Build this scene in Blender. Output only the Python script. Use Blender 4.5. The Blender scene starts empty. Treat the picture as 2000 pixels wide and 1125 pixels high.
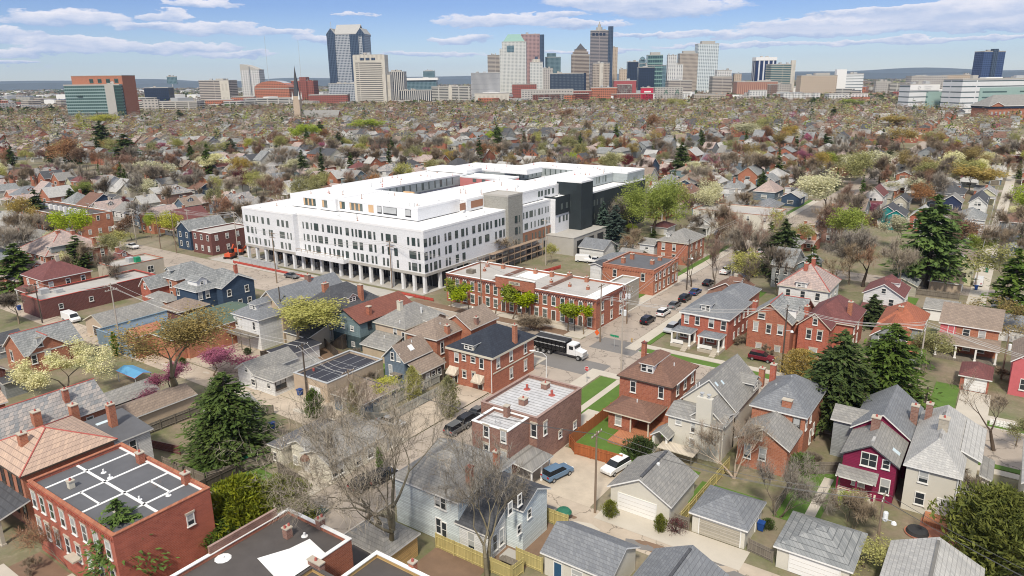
import bpy, math, random
import numpy as np
C = bpy.context; SC = C.scene; COL = SC.collection
R = math.radians
# ---------------- camera ----------------
F = 1420.; PITCH = math.atan(408/F); ROLL = .0127; HEAD = R(35.1); HC = 52.
cam = bpy.data.objects.new('camera', bpy.data.cameras.new('camera')); COL.objects.link(cam)
cam.data.sensor_width = 36; cam.data.lens = F*36/2000; cam.data.clip_start = .5; cam.data.clip_end = 60000
_cp, _sp = math.cos(PITCH), math.sin(PITCH); _fx, _fy = -math.sin(HEAD), math.cos(HEAD)
FW = (_fx*_cp, _fy*_cp, -_sp); RT = (math.cos(HEAD), math.sin(HEAD), 0.); UP = (_fx*_sp, _fy*_sp, _cp)
_cr, _sr = math.cos(ROLL), math.sin(ROLL)
RX = tuple(RT[i]*_cr-UP[i]*_sr for i in range(3)); UX = tuple(UP[i]*_cr+RT[i]*_sr for i in range(3))
from mathutils import Matrix, Vector
mw = Matrix.Identity(4)
for i in range(3):
    mw[i][0] = RX[i]; mw[i][1] = UX[i]; mw[i][2] = -FW[i]
mw[2][3] = HC
cam.matrix_world = mw; SC.camera = cam
def ray(px, py):
    a = (px-1000)/F; b = -(py-562.5)/F
    return [FW[i]+a*RX[i]+b*UX[i] for i in range(3)]
def P(px, py, z=0.):
    """ground point seen at a photograph position (survey of the street plan)"""
    d = ray(px, py); t = (z-HC)/d[2]; return (d[0]*t, d[1]*t)
def proj(x, y, z):
    v = (x, y, z-HC); d = sum(v[i]*FW[i] for i in range(3))
    if d < 1: return (-9e9, -9e9)
    return (1000+F*sum(v[i]*RX[i] for i in range(3))/d, 562.5-F*sum(v[i]*UX[i] for i in range(3))/d)
TS = {'w': (470,370,5.114), 'r': (860,500,5.128), 'wr': (980,320,6.25), 'g': (1290,680,5.115), 'm': (440,530,4.545), 'p': (1600,760,3.75), 'f': (900,700,5.624), 'b': (750,860,4.5), 't': (1000,600,10.)}
def q(t, x, y):
    if t in TS: a = TS[t]; return (a[0]+x/a[2], a[1]+y/a[2])
    t = int(t); return ((t % 10)*500+x/3.948, [0, 280, 560, 840][t//10]+y/3.948)
# ---------------- world, sun, exposure ----------------
SUN_EL, SUN_DIR = 50., (.38, -.92)           # direction to the sun on the ground plan
W = bpy.data.worlds.new('World'); SC.world = W; W.use_nodes = True
nt = W.node_tree; nt.nodes.clear()
def N(t, **kw):
    n = nt.nodes.new(t)
    for k, v in kw.items(): setattr(n, k, v)
    return n
def L(a, b): nt.links.new(a, b)
def MA(op, a, b=None, c=None, clamp=False):
    n = N('ShaderNodeMath', operation=op); n.use_clamp = clamp
    for i, v in enumerate((a, b, c)):
        if v is None: continue
        if isinstance(v, (int, float)): n.inputs[i].default_value = v
        else: L(v, n.inputs[i])
    return n.outputs[0]
sky = N('ShaderNodeTexSky', sky_type='NISHITA'); sky.sun_disc = False
sky.sun_elevation = R(SUN_EL); sky.sun_rotation = math.atan2(SUN_DIR[0], SUN_DIR[1]); sky.air_density = 1.; sky.dust_density = .25; sky.ozone_density = 2.2; sky.altitude = 200
tc = N('ShaderNodeTexCoord'); sx = N('ShaderNodeSeparateXYZ'); L(tc.outputs['Generated'], sx.inputs[0])
az0 = MA('ARCTAN2', sx.outputs[0], sx.outputs[1]); el0 = MA('ARCSINE', sx.outputs[2])
cb = N('ShaderNodeCombineXYZ'); L(MA('MULTIPLY', az0, 15.), cb.inputs[0]); L(MA('MULTIPLY', el0, 44.), cb.inputs[1])
nz = N('ShaderNodeTexNoise'); nz.inputs['Scale'].default_value = 1.6; nz.inputs['Detail'].default_value = 7; nz.inputs['Roughness'].default_value = .62; L(cb.outputs[0], nz.inputs['Vector'])
sc3 = N('ShaderNodeSeparateXYZ'); L(nz.outputs['Color'], sc3.inputs[0])
az = MA('ADD', az0, MA('MULTIPLY', MA('SUBTRACT', sc3.outputs[0], .5), .11)); el = MA('ADD', el0, MA('MULTIPLY', MA('SUBTRACT', sc3.outputs[1], .5), .022))
CL = [(125,34,100,13),(322,30,36,11),(-5,65,50,12),(160,84,95,12),(300,52,60,8),(420,56,80,12),(330,95,130,9),(60,100,90,8),(390,5,60,8),(20,122,40,5),(640,75,60,8),(560,64,60,7),
      (970,40,115,11),(905,76,58,9),(1140,48,90,9),(1300,14,150,17),(1220,2,150,12),(1090,30,50,6),(850,105,100,6),(1290,68,130,5),(1600,46,150,10),(1560,62,240,9),(1700,24,110,8),(1830,22,110,12),(1900,30,130,22),(1950,10,110,14),(1760,78,190,5),
      (1990,70,40,5),(1440,88,160,5),(700,28,40,3),(460,108,90,5),(1150,100,120,4),(1980,45,110,10)]
cw = []; ct = []
for (cx, cy, rx, ry) in CL:
    d = ray(cx, cy); l = math.sqrt(sum(v*v for v in d)); a = math.atan2(d[0], d[1]); e = math.asin(d[2]/l)
    dx = MA('MULTIPLY', MA('SUBTRACT', az, a), F/rx); dy = MA('MULTIPLY', MA('SUBTRACT', el, e), F/ry)
    dy2 = MA('MULTIPLY', dy, dy); r2 = MA('MULTIPLY_ADD', dx, dx, dy2)
    m = MA('SUBTRACT', 1.35, r2, clamp=True)
    cw.append(m); ct.append(MA('MULTIPLY', m, dy))
def fold(ls, op):
    while len(ls) > 1: ls = [MA(op, ls[i], ls[i+1]) if i+1 < len(ls) else ls[i] for i in range(0, len(ls), 2)]
    return ls[0]
sm = fold(cw, 'ADD'); st = fold(ct, 'ADD'); mx = MA('MINIMUM', sm, 1.)
tt = MA('DIVIDE', st, MA('ADD', sm, .001))
cov = MA('MULTIPLY', MA('ADD', MA('MULTIPLY_ADD', mx, 1.3, -.42), MA('MULTIPLY', MA('SUBTRACT', sc3.outputs[2], .5), 2.4)), 2.2, clamp=True)
def RGB(c):
    n = N('ShaderNodeRGB'); n.outputs[0].default_value = (*c, 1); return n.outputs[0]
def MIX(f, a, b, mode='MIX'):
    n = N('ShaderNodeMix', data_type='RGBA', blend_type=mode)
    for s, v in ((n.inputs[0], f), (n.inputs[6], a), (n.inputs[7], b)):
        if isinstance(v, (int, float)): s.default_value = v
        else: L(v, s)
    return n.outputs[2]
n2_ = N('ShaderNodeTexNoise'); n2_.inputs['Scale'].default_value = 2.4; n2_.inputs['Detail'].default_value = 5; L(tc.outputs['Generated'], n2_.inputs['Vector']); noise_sky = n2_.outputs[0]   # bright broken cloud added above the view, as softer fill light
lit = MA('MULTIPLY_ADD', MA('ADD', tt, MA('MULTIPLY', MA('SUBTRACT', sc3.outputs[1], .5), 1.5)), .55, .48, clamp=True)
ccol = MIX(lit, RGB((3.3, 4.3, 6.3)), RGB((7.7, 7.5, 8.)))
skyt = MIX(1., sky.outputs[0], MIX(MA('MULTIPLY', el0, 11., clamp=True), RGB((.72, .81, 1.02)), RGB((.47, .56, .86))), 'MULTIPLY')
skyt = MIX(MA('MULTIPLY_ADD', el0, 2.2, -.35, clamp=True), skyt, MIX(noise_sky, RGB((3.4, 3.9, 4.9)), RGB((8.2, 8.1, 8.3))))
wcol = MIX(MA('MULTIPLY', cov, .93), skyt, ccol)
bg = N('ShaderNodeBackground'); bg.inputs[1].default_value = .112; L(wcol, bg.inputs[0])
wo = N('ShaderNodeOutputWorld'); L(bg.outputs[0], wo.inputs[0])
sun = bpy.data.objects.new('sun', bpy.data.lights.new('sun', 'SUN')); COL.objects.link(sun)
sun.data.energy = 3.5; sun.data.angle = R(6); sun.data.color = (1, .92, .80)
_e = R(SUN_EL); _n = math.hypot(*SUN_DIR)
sun.rotation_euler = Vector((SUN_DIR[0]/_n*math.cos(_e), SUN_DIR[1]/_n*math.cos(_e), math.sin(_e))).to_track_quat('Z', 'Y').to_euler()
SC.view_settings.view_transform = 'Standard'; SC.view_settings.look = 'None'; SC.view_settings.exposure = .17; SC.view_settings.gamma = 1
SC.cycles.max_bounces = 6; SC.cycles.diffuse_bounces = 3; SC.cycles.glossy_bounces = 2; SC.cycles.transmission_bounces = 3; SC.cycles.volume_bounces = 0; SC.cycles.transparent_max_bounces = 4
SC.cycles.use_denoising = True; SC.cycles.filter_width = 1.05
HAZE = 3.5e-5
# ---------------- materials ----------------
M = {}
def newmat(key):
    global nt
    m = bpy.data.materials.new(key); m.use_nodes = True; nt = m.node_tree; nt.nodes.clear()
    o = N('ShaderNodeOutputMaterial'); b = N('ShaderNodeBsdfPrincipled'); L(b.outputs[0], o.inputs[0]); M[key] = m
    return m, b, o
def noise(vec, scale, detail=4, rough=.6):
    n = N('ShaderNodeTexNoise'); n.inputs['Scale'].default_value = scale; n.inputs['Detail'].default_value = detail; n.inputs['Roughness'].default_value = rough; L(vec, n.inputs['Vector']); return n.outputs[0]
def hsv(col, v, s=None):
    n = N('ShaderNodeHueSaturation'); 
    if isinstance(col, tuple): n.inputs['Color'].default_value = (*col, 1)
    else: L(col, n.inputs['Color'])
    L(v, n.inputs['Value'])
    if s is not None: L(s, n.inputs['Saturation'])
    return n.outputs[0]
def mt(key, col, kind='plain', rough=.85, var=.25, col2=None, sc=1., bump=0., metal=0., w=.4, h=.2):
    if key in M: return M[key]
    m, b, o = newmat(key)
    t = N('ShaderNodeTexCoord'); ob = t.outputs['Object']
    oi = N('ShaderNodeObjectInfo')
    v = MA('MULTIPLY_ADD', noise(ob, .55*sc, 6, .68), var*2, 1-var)
    c = RGB(col) if not isinstance(col, str) else col
    if kind in ('brick', 'shingle', 'slate', 'siding', 'planks', 'panel'):
        s = N('ShaderNodeSeparateXYZ'); L(ob, s.inputs[0]); cc = N('ShaderNodeCombineXYZ')
        if kind == 'planks': L(s.outputs[2], cc.inputs[0]); L(MA('ADD', s.outputs[0], s.outputs[1]), cc.inputs[1])
        else: L(MA('ADD', s.outputs[0], s.outputs[1]), cc.inputs[0]); L(s.outputs[2], cc.inputs[1])
        bt = N('ShaderNodeTexBrick'); L(cc.outputs[0], bt.inputs['Vector']); bt.inputs['Scale'].default_value = 1.
        k2 = col2 or tuple(x*.78 for x in col)
        bt.inputs['Color1'].default_value = (*col, 1); bt.inputs['Color2'].default_value = (*k2, 1)
        mo = {'brick': tuple(min(1, x*.75+.1) for x in col), 'shingle': tuple(x*.6 for x in col), 'slate': tuple(x*.55 for x in k2), 'siding': tuple(x*.62 for x in col), 'planks': tuple(x*.55 for x in col), 'panel': tuple(x*(.7 if x < .6 else .86) for x in col)}[kind]
        bt.inputs['Mortar'].default_value = (*mo, 1)
        bw, bh, ms = {'brick': (.6, .2, .022), 'shingle': (w, h, .018), 'slate': (w, h, .02), 'siding': (9., .22, .03), 'planks': (9., .2, .02), 'panel': (w, h, .02)}[kind]
        bt.inputs['Brick Width'].default_value = bw; bt.inputs['Row Height'].default_value = bh; bt.inputs['Mortar Size'].default_value = ms; bt.inputs['Mortar Smooth'].default_value = .3
        c = bt.outputs[0]
        mp = N('ShaderNodeMapping'); mp.inputs['Scale'].default_value = (1.5, .45, 1) if kind in ('shingle', 'slate', 'brick') else (1, 1, 1); L(cc.outputs[0], mp.inputs[0])
        v2 = MA('MULTIPLY_ADD', noise(mp.outputs[0], 2.6, 6, .8), .6, .7)
        v = MA('MULTIPLY', v, v2)
    if kind == 'road':
        vo = N('ShaderNodeTexVoronoi', feature='DISTANCE_TO_EDGE'); vo.inputs['Scale'].default_value = .22
        wp = N('ShaderNodeTexNoise'); wp.inputs['Scale'].default_value = .8; wp.inputs['Detail'].default_value = 5; L(ob, wp.inputs['Vector']); va = N('ShaderNodeVectorMath', operation='ADD'); L(ob, va.inputs[0]); vs_ = N('ShaderNodeVectorMath', operation='SCALE'); vs_.inputs[3].default_value = 2.2; L(wp.outputs['Color'], vs_.inputs[0]); L(vs_.outputs[0], va.inputs[1]); L(va.outputs[0], vo.inputs['Vector'])
        ck = MA('MULTIPLY_ADD', MA('LESS_THAN', vo.outputs['Distance'], .014), -.45, 1.); v = MA('MULTIPLY', MA('MULTIPLY', v, ck), MA('MULTIPLY_ADD', noise(ob, .09, 5, .7), .7, .65))
    L(hsv(c, v), b.inputs['Base Color'])
    b.inputs['Roughness'].default_value = rough; b.inputs['Metallic'].default_value = metal
    if bump:
        bn = N('ShaderNodeBump'); bn.inputs['Strength'].default_value = bump; bn.inputs['Distance'].default_value = .05; L(noise(ob, 9*sc, 3), bn.inputs['Height']); L(bn.outputs[0], b.inputs['Normal'])
    return m
def leafmat(key, col, col2, tr=.25, var=.5):
    m, b, o = newmat(key); t = N('ShaderNodeTexCoord'); oi = N('ShaderNodeObjectInfo')
    geo = N('ShaderNodeNewGeometry')
    n = noise(t.outputs['Object'], .9, 3)
    f = MA('MULTIPLY_ADD', n, 2.2, -.6, clamp=True)
    c = MIX(f, RGB(col), RGB(col2))
    rn = MA('MULTIPLY_ADD', oi.outputs['Random'], .5, .75); rp = MA('MULTIPLY_ADD', geo.outputs['Random Per Island'], var, 1-var/2)
    c = hsv(c, MA('MULTIPLY', rn, rp), MA('MULTIPLY_ADD', oi.outputs['Random'], .3, .85))
    b.inputs['Roughness'].default_value = .75; L(c, b.inputs['Base Color'])
    try: b.inputs['Specular IOR Level'].default_value = .2
    except Exception: pass
    if tr:
        tl = N('ShaderNodeBsdfTranslucent'); L(c, tl.inputs[0]); ms = N('ShaderNodeMixShader'); ms.inputs[0].default_value = tr
        L(b.outputs[0], ms.inputs[1]); L(tl.outputs[0], ms.inputs[2]); L(ms.outputs[0], o.inputs[0])
    return m
def glassmat(key, col, light, rough=.12):
    m, b, o = newmat(key); oi = N('ShaderNodeObjectInfo'); t = N('ShaderNodeTexCoord'); s = N('ShaderNodeSeparateXYZ'); L(t.outputs['Object'], s.inputs[0])
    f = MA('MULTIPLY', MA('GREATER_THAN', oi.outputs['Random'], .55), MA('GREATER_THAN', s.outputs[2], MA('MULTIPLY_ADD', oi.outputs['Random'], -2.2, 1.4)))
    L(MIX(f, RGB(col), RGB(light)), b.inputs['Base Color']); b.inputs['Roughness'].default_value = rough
    return m
def facade(key, wall, glass, pu, pz, fu, fz, rough=.6, grough=.25, var=.15):
    """window grid of a far building: fu, fz = share of each bay that is wall"""
    if key in M: return M[key]
    m, b, o = newmat(key); t = N('ShaderNodeTexCoord'); s = N('ShaderNodeSeparateXYZ'); L(t.outputs['Object'], s.inputs[0])
    u = MA('FRACT', MA('DIVIDE', MA('ADD', MA('ADD', s.outputs[0], s.outputs[1]), 5000.), pu)); z = MA('FRACT', MA('DIVIDE', MA('ADD', s.outputs[2], 1000.2), pz))
    g = MA('MULTIPLY', MA('GREATER_THAN', u, fu), MA('GREATER_THAN', z, fz))
    v = MA('MULTIPLY_ADD', noise(t.outputs['Object'], .06, 5), var*2, 1-var)
    L(hsv(MIX(g, RGB(wall), RGB(glass)), v), b.inputs['Base Color']); L(MA('MULTIPLY_ADD', g, grough-rough, rough), b.inputs['Roughness'])
    return m
def hx(s): 
    def f(c): c = int(c, 16)/255; return c/12.92 if c <= .04045 else ((c+.055)/1.055)**2.4
    return (f(s[0:2]), f(s[2:4]), f(s[4:6]))
mt('brick', (.40, .135, .07), 'brick', col2=(.29, .09, .05)); mt('brick_orange', (.43, .165, .085), 'brick', col2=(.33, .115, .06)); mt('brick_brown', (.29, .155, .11), 'brick', col2=(.20, .10, .075), var=.35)
mt('brick_dark', (.15, .045, .035), 'brick'); mt('brick_red', (.43, .115, .065), 'brick', col2=(.32,.08,.045), var=.3); mt('stone', (.47, .42, .34), 'plain'); mt('stone_block', (.44, .39, .31), 'brick')
mt('white', (.78, .77, .74), var=.08); mt('trim', (.72, .71, .67), var=.1); mt('cream_trim', (.62, .58, .47), var=.1)
mt('white_siding', (.76, .76, .74), 'siding', var=.1); mt('cream_siding', (.58, .55, .46), 'siding', var=.1); mt('cream', (.60, .57, .49), var=.1); mt('warm_white', (.78, .74, .62), 'siding', var=.1)
mt('light_blue_siding', (.68, .75, .75), 'siding', var=.1); mt('blue_siding', (.04, .075, .13), 'siding', var=.12); mt('navy_siding', (.025, .04, .10), 'siding'); mt('blue_grey_siding', (.15, .20, .25), 'siding')
mt('teal_siding', (.01, .27, .26), 'siding', var=.1); mt('pale_teal_siding', (.20, .28, .30), 'siding'); mt('dark_teal_siding', (.06, .095, .105), 'siding'); mt('magenta_siding', (.24, .012, .06), 'siding', var=.12)
mt('grey_siding', (.32, .34, .34), 'siding'); mt('beige_siding', (.46, .42, .34), 'siding', var=.12); mt('yellow_siding', (.62, .60, .40), 'siding', var=.1); mt('ochre', (.58, .38, .15), 'siding', var=.12); mt('ochre_green', (.10, .13, .07)); mt('light_blue_wall', (.22, .30, .36), 'planks')
mt('pink_paint', (.55, .13, .14)); mt('red_paint', (.42, .04, .03)); mt('tan_wall', (.48, .38, .28))
mt('roof_grey', (.29, .28, .255), 'shingle', col2=(.215, .21, .20), var=.3); mt('roof_light_grey', (.47, .46, .43), 'shingle', col2=(.37, .365, .35)); mt('roof_blue_grey', (.215, .225, .235), 'shingle', col2=(.16, .17, .185)); mt('roof_navy', (.028, .036, .052), 'shingle', col2=(.02, .025, .038))
mt('roof_charcoal', (.085, .088, .095), 'shingle', col2=(.06, .063, .07)); mt('roof_brown', (.21, .115, .08), 'shingle', col2=(.165, .09, .065)); mt('roof_taupe', (.29, .225, .175), 'shingle', col2=(.22, .17, .135)); mt('roof_maroon', (.18, .065, .06), 'shingle', col2=(.14, .05, .048))
mt('roof_orange', (.38, .13, .07), 'shingle', col2=(.31, .10, .055)); mt('roof_red_brown', (.22, .08, .055), 'shingle', col2=(.18, .065, .045)); mt('roof_green', (.09, .13, .10), 'plain', var=.15)
mt('slate_mix', (.42, .37, .33), 'slate', col2=(.20, .215, .225), w=.55, h=.38); mt('slate_tan', (.53, .38, .28), 'slate', col2=(.43, .31, .24), w=.5, h=.3, var=.12); mt('slate_pink', (.47, .36, .31), 'slate', col2=(.33, .27, .25), w=.6, h=.3); mt('slate_grey', (.30, .305, .295), 'slate', col2=(.19, .20, .20), w=.5, h=.3)
mt('ridge_red', (.40, .10, .08)); mt('flat_dark', (.11, .112, .12), var=.35, sc=.7); mt('flat_black', (.035, .037, .05), var=.3); mt('flat_brown', (.085, .075, .07), var=.3); mt('flat_grey', (.42, .40, .37), var=.25, sc=.5); mt('flat_silver', (.50, .50, .50), var=.5, sc=1.6); mt('seam_dark', (.20, .19, .19)); mt('seal_white', (.80, .80, .78), var=.06)
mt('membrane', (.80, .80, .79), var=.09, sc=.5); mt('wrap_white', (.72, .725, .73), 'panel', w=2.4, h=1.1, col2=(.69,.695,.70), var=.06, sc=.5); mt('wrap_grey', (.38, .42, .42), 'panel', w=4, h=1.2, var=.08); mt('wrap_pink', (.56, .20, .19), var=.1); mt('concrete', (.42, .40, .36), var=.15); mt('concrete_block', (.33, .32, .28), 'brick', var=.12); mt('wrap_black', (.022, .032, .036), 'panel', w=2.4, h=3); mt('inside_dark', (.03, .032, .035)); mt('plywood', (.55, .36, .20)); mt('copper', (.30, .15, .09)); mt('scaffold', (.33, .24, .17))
mt('wood_grey', (.22, .19, .15), 'planks', var=.3); mt('wood_new', (.50, .42, .17), 'planks', var=.2); mt('wood_dark', (.09, .07, .055), 'planks'); mt('wood_stain', (.40, .125, .04), 'planks', var=.15); mt('vinyl_grey', (.36, .36, .32), 'panel', w=2.4, h=1.5); mt('pole_wood', (.22, .16, .11), var=.35); mt('pole_light', (.42, .37, .31), var=.25); mt('steel', (.42, .43, .43), rough=.45); mt('steel_white', (.72, .73, .72), rough=.4); mt('wire', (.45, .44, .42), rough=.5); mt('wire_dark', (.06, .06, .06), rough=.5)
mt('asphalt_light', (.37, .315, .26), 'road', var=.14, sc=.35); mt('asphalt_dark', (.19, .18, .17), var=.2, sc=.4); mt('pavement', (.50, .455, .38), var=.16, sc=.6); mt('kerb', (.50, .47, .42)); mt('alley', (.44, .37, .29), 'road', var=.35, sc=.5); mt('gravel', (.48, .41, .32), var=.35, sc=.8); mt('lawn', (.085, .16, .02), var=.35, sc=.9); mt('dirt', (.20, .13, .085), var=.35); mt('mulch', (.22, .075, .05)); mt('brick_paving', (.38, .15, .09), 'brick'); mt('deck', (.48, .20, .10), 'planks')
mt('tyre', (.02, .02, .02)); mt('rim', (.45, .46, .47), rough=.35, metal=.6); mt('rubber_black', (.03, .03, .032)); mt('bin_blue', (.01, .06, .25), rough=.5); mt('bin_green', (.02, .14, .08), rough=.5); mt('sign_red', (.5, .02, .025), rough=.5); mt('sign_green', (.01, .25, .12), rough=.5); mt('lift_orange', (.62, .10, .035), rough=.5); mt('orange_tarp', (.72, .12, .02)); mt('pool_blue', (.10, .30, .50)); mt('skylight', (.55, .65, .68), rough=.2); mt('door_blue', (.02, .08, .16)); mt('barrier_red', (.42, .07, .05)); mt('canvas', (.60, .54, .43), 'panel', w=.3, h=9)
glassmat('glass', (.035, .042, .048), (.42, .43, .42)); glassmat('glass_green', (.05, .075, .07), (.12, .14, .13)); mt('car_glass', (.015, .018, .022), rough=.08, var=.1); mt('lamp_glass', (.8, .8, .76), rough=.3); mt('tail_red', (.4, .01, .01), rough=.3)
PAINT = {'black': (.012, .012, .014), 'white': (.75, .75, .74), 'silver': (.42, .43, .44), 'grey': (.12, .125, .13), 'blue': (.02, .05, .16), 'steel blue': (.12, .20, .30), 'maroon': (.14, .012, .025), 'dark green': (.02, .05, .04)}
for k, v in PAINT.items(): mt('paint_'+k, v, rough=.22, var=.04)
leafmat('bark', (.16, .125, .09), (.23, .19, .14), 0, .15); leafmat('bark_moss', (.15, .125, .07), (.27, .235, .16), 0, .1); leafmat('bark_white', (.50, .42, .34), (.33, .25, .19), 0, .1); leafmat('bark_dark', (.075, .055, .04), (.12, .09, .07), 0, .15)
leafmat('twig', (.215, .17, .12), (.32, .255, .18), .1, .4); leafmat('twig_grey', (.27, .235, .185), (.38, .33, .265), .1, .4); leafmat('twig_red', (.26, .15, .10), (.35, .215, .145), .15, .4); leafmat('leaf_blossom', (.70, .66, .46), (.52, .51, .26), .25, .35); leafmat('leaf_yellow', (.46, .44, .10), (.34, .35, .08), .3); leafmat('leaf_lime', (.38, .44, .07), (.26, .33, .05), .3)
leafmat('leaf_mustard', (.42, .30, .09), (.33, .27, .10), .3); leafmat('leaf_olive', (.42, .40, .17), (.29, .29, .10), .3); leafmat('leaf_rust', (.34, .19, .10), (.27, .16, .09), .25); leafmat('leaf_magenta', (.42, .14, .22), (.32, .11, .16), .3); leafmat('leaf_maroon', (.17, .04, .045), (.12, .035, .035), .2)
leafmat('needle', (.05, .085, .022), (.09, .125, .03), .1, .7); leafmat('needle_light', (.15, .23, .04), (.07, .13, .03), .15, .6); leafmat('needle_blue', (.06, .10, .075), (.095, .14, .105), .1, .6); leafmat('needle_yellow', (.22, .23, .03), (.08, .11, .02), .15, .6); leafmat('leaf_street', (.29, .33, .04), (.20, .26, .03), .3)
# ---------------- mesh builder ----------------
class MB:
    def __init__(s): s.v = []; s.f = []; s.m = []
    def face(s, pts, mi=0):
        n = len(s.v); s.v += [tuple(p) for p in pts]; s.f.append(tuple(range(n, n+len(pts)))); s.m.append(mi)
    def box(s, x0, x1, y0, y1, z0, z1, mi=0, skip=''):
        n = len(s.v); s.v += [(x0,y0,z0),(x1,y0,z0),(x1,y1,z0),(x0,y1,z0),(x0,y0,z1),(x1,y0,z1),(x1,y1,z1),(x0,y1,z1)]
        for k, f in zip('bteswn', ((3,2,1,0),(4,5,6,7),(1,2,6,5),(0,1,5,4),(3,0,4,7),(2,3,7,6))):
            if k not in skip: s.f.append(tuple(n+i for i in f)); s.m.append(mi)
    def tube(s, pts, r, n=6, mi=0, r1=None, cap=True):
        k = len(pts); rings = []
        for i, p in enumerate(pts):
            a = Vector(pts[max(0, i-1)]); b = Vector(pts[min(k-1, i+1)]); d = (b-a).normalized()
            u = d.cross(Vector((0, 0, 1))) if abs(d.z) < .95 else d.cross(Vector((1, 0, 0))); u.normalize(); w = d.cross(u)
            rr = r if r1 is None else r+(r1-r)*i/(k-1)
            b0 = len(s.v); rings.append(b0)
            for j in range(n):
                t = 2*math.pi*j/n; s.v.append(tuple(Vector(p)+u*(rr*math.cos(t))+w*(rr*math.sin(t))))
        for i in range(k-1):
            for j in range(n): s.f.append((rings[i]+j, rings[i]+(j+1) % n, rings[i+1]+(j+1) % n, rings[i+1]+j)); s.m.append(mi)
        if cap:
            s.f.append(tuple(rings[0]+j for j in range(n))[::-1]); s.m.append(mi); s.f.append(tuple(rings[-1]+j for j in range(n))); s.m.append(mi)
    def lathe(s, x, y, prof, n=12, mi=0):
        rings = []
        for z, r in prof:
            rings.append(len(s.v))
            for j in range(n): t = 2*math.pi*j/n; s.v.append((x+r*math.cos(t), y+r*math.sin(t), z))
        for i in range(len(prof)-1):
            for j in range(n): s.f.append((rings[i]+j, rings[i]+(j+1) % n, rings[i+1]+(j+1) % n, rings[i+1]+j)); s.m.append(mi)
        s.f.append(tuple(rings[0]+j for j in range(n))[::-1]); s.m.append(mi); s.f.append(tuple(rings[-1]+j for j in range(n))); s.m.append(mi)
    def mesh(s, name, mats, org=(0, 0, 0)):
        me = bpy.data.meshes.new(name); ox, oy, oz = org
        me.from_pydata([(a-ox, b-oy, c-oz) for a, b, c in s.v], [], s.f)
        for m in mats: me.materials.append(M[m] if isinstance(m, str) else m)
        if len(mats) > 1: me.polygons.foreach_set('material_index', s.m)
        me.update(); return me
    def obj(s, name, mats, parent=None, org=(0, 0, 0)):
        o = bpy.data.objects.new(name, s.mesh(name, mats, org)); COL.objects.link(o)
        if parent: o.parent = parent
        else: o.location = org
        return o
LABELS = {}
def tag(o, label, cat, group=None, kind=None):
    if kind: o['kind'] = kind
    if label: 
        if label in LABELS: print('DUP LABEL', label)
        LABELS[label] = 1; o['label'] = label
    if cat: o['category'] = cat
    if group: o['group'] = group
    return o
def empty(name, loc, label=None, cat=None, group=None, rz=0):
    o = bpy.data.objects.new(name, None); COL.objects.link(o); o.location = loc; o.rotation_euler = (0, 0, rz); o.empty_display_size = .3
    return tag(o, label, cat, group)
def put(name, me, parent, loc=(0, 0, 0), rz=0, sc=None):
    o = bpy.data.objects.new(name, me); COL.objects.link(o); o.parent = parent; o.location = loc; o.rotation_euler = (0, 0, rz)
    if sc: o.scale = (sc, sc, sc)
    return o
def copy_tree(o, parent=None):
    c = o.copy(); COL.objects.link(c)
    if parent: c.parent = parent
    for ch in list(o.children): copy_tree(ch, c)
    return c
def struct(o, name=None): o['kind'] = 'structure'; return o
# ---------------- ground, streets ----------------
def groundmat():
    m, b, o = newmat('ground'); t = N('ShaderNodeTexCoord'); ob = t.outputs['Object']
    a = noise(ob, .035, 5); c = noise(ob, .12, 6, .7); d = noise(ob, 1.1, 5, .7)
    g = MIX(MA('MULTIPLY_ADD', c, 3.2, -1.2, clamp=True), RGB((.23, .18, .125)), RGB((.11, .14, .045)))
    g = MIX(MA('MULTIPLY_ADD', a, 3., -1.45, clamp=True), g, RGB((.28, .235, .18))); g = MIX(MA('MULTIPLY_ADD', noise(ob, .3, 5, .7), 4., -2.3, clamp=True), g, RGB((.33, .27, .19)))
    L(hsv(g, MA('MULTIPLY_ADD', d, .7, .65)), b.inputs['Base Color']); b.inputs['Roughness'].default_value = .95
groundmat()
mb = MB(); gr = [-14000, -3000, -800, -300, -100, 0, 100, 400, 1500, 14000]
for i in range(9):
    for j in range(9):
        mb.face([(gr[i], gr[j], 0), (gr[i+1], gr[j], 0), (gr[i+1], gr[j+1], 0), (gr[i], gr[j+1], 0)])
struct(mb.obj('ground', ['ground']))
def sheet(name, pts, z, mat, kind='structure', org=None):
    mb = MB(); mb.face([(x, y, z) for x, y in pts]); o = mb.obj(name, [mat]); o['kind'] = kind; return o
def rect(x0, x1, y0, y1): return [(x0, y0), (x1, y0), (x1, y1), (x0, y1)]
sheet('avenue', rect(-420, 60, 111.5, 124), .012, 'asphalt_light'); sheet('avenue', rect(-74, -58, 108, 114.6), .016, 'asphalt_dark'); sheet('avenue', rect(-66.5, -57, 121.2, 128), .018, 'asphalt_dark')
sheet('side_street', rect(-69.8, -60.2, -20, 111.5), .008, 'asphalt_light'); sheet('side_street', rect(-69.8, -60.2, 124, 900), .008, 'asphalt_light')
sheet('rear_alley', rect(-260, -70, 66.5, 71.5), .010, 'alley'); sheet('rear_alley', rect(-60, 40, 66.5, 71.2), .010, 'alley'); sheet('rear_alley', rect(-6.4, -2.6, 182, 760), .010, 'pavement'); sheet('rear_alley', rect(-141, -137, 71.5, 111), .006, 'alley')
for (y0, y1) in ((202, 211), (298, 306), (396, 404)): sheet('cross_street', rect(-900, 160, y0, y1), .006, 'asphalt_light')
for x0, x1 in ((-203, -195), (-330, -322), (-470, -462)): sheet('cross_street', rect(x0, x1, 125, 900), .005, 'asphalt_light')
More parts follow.
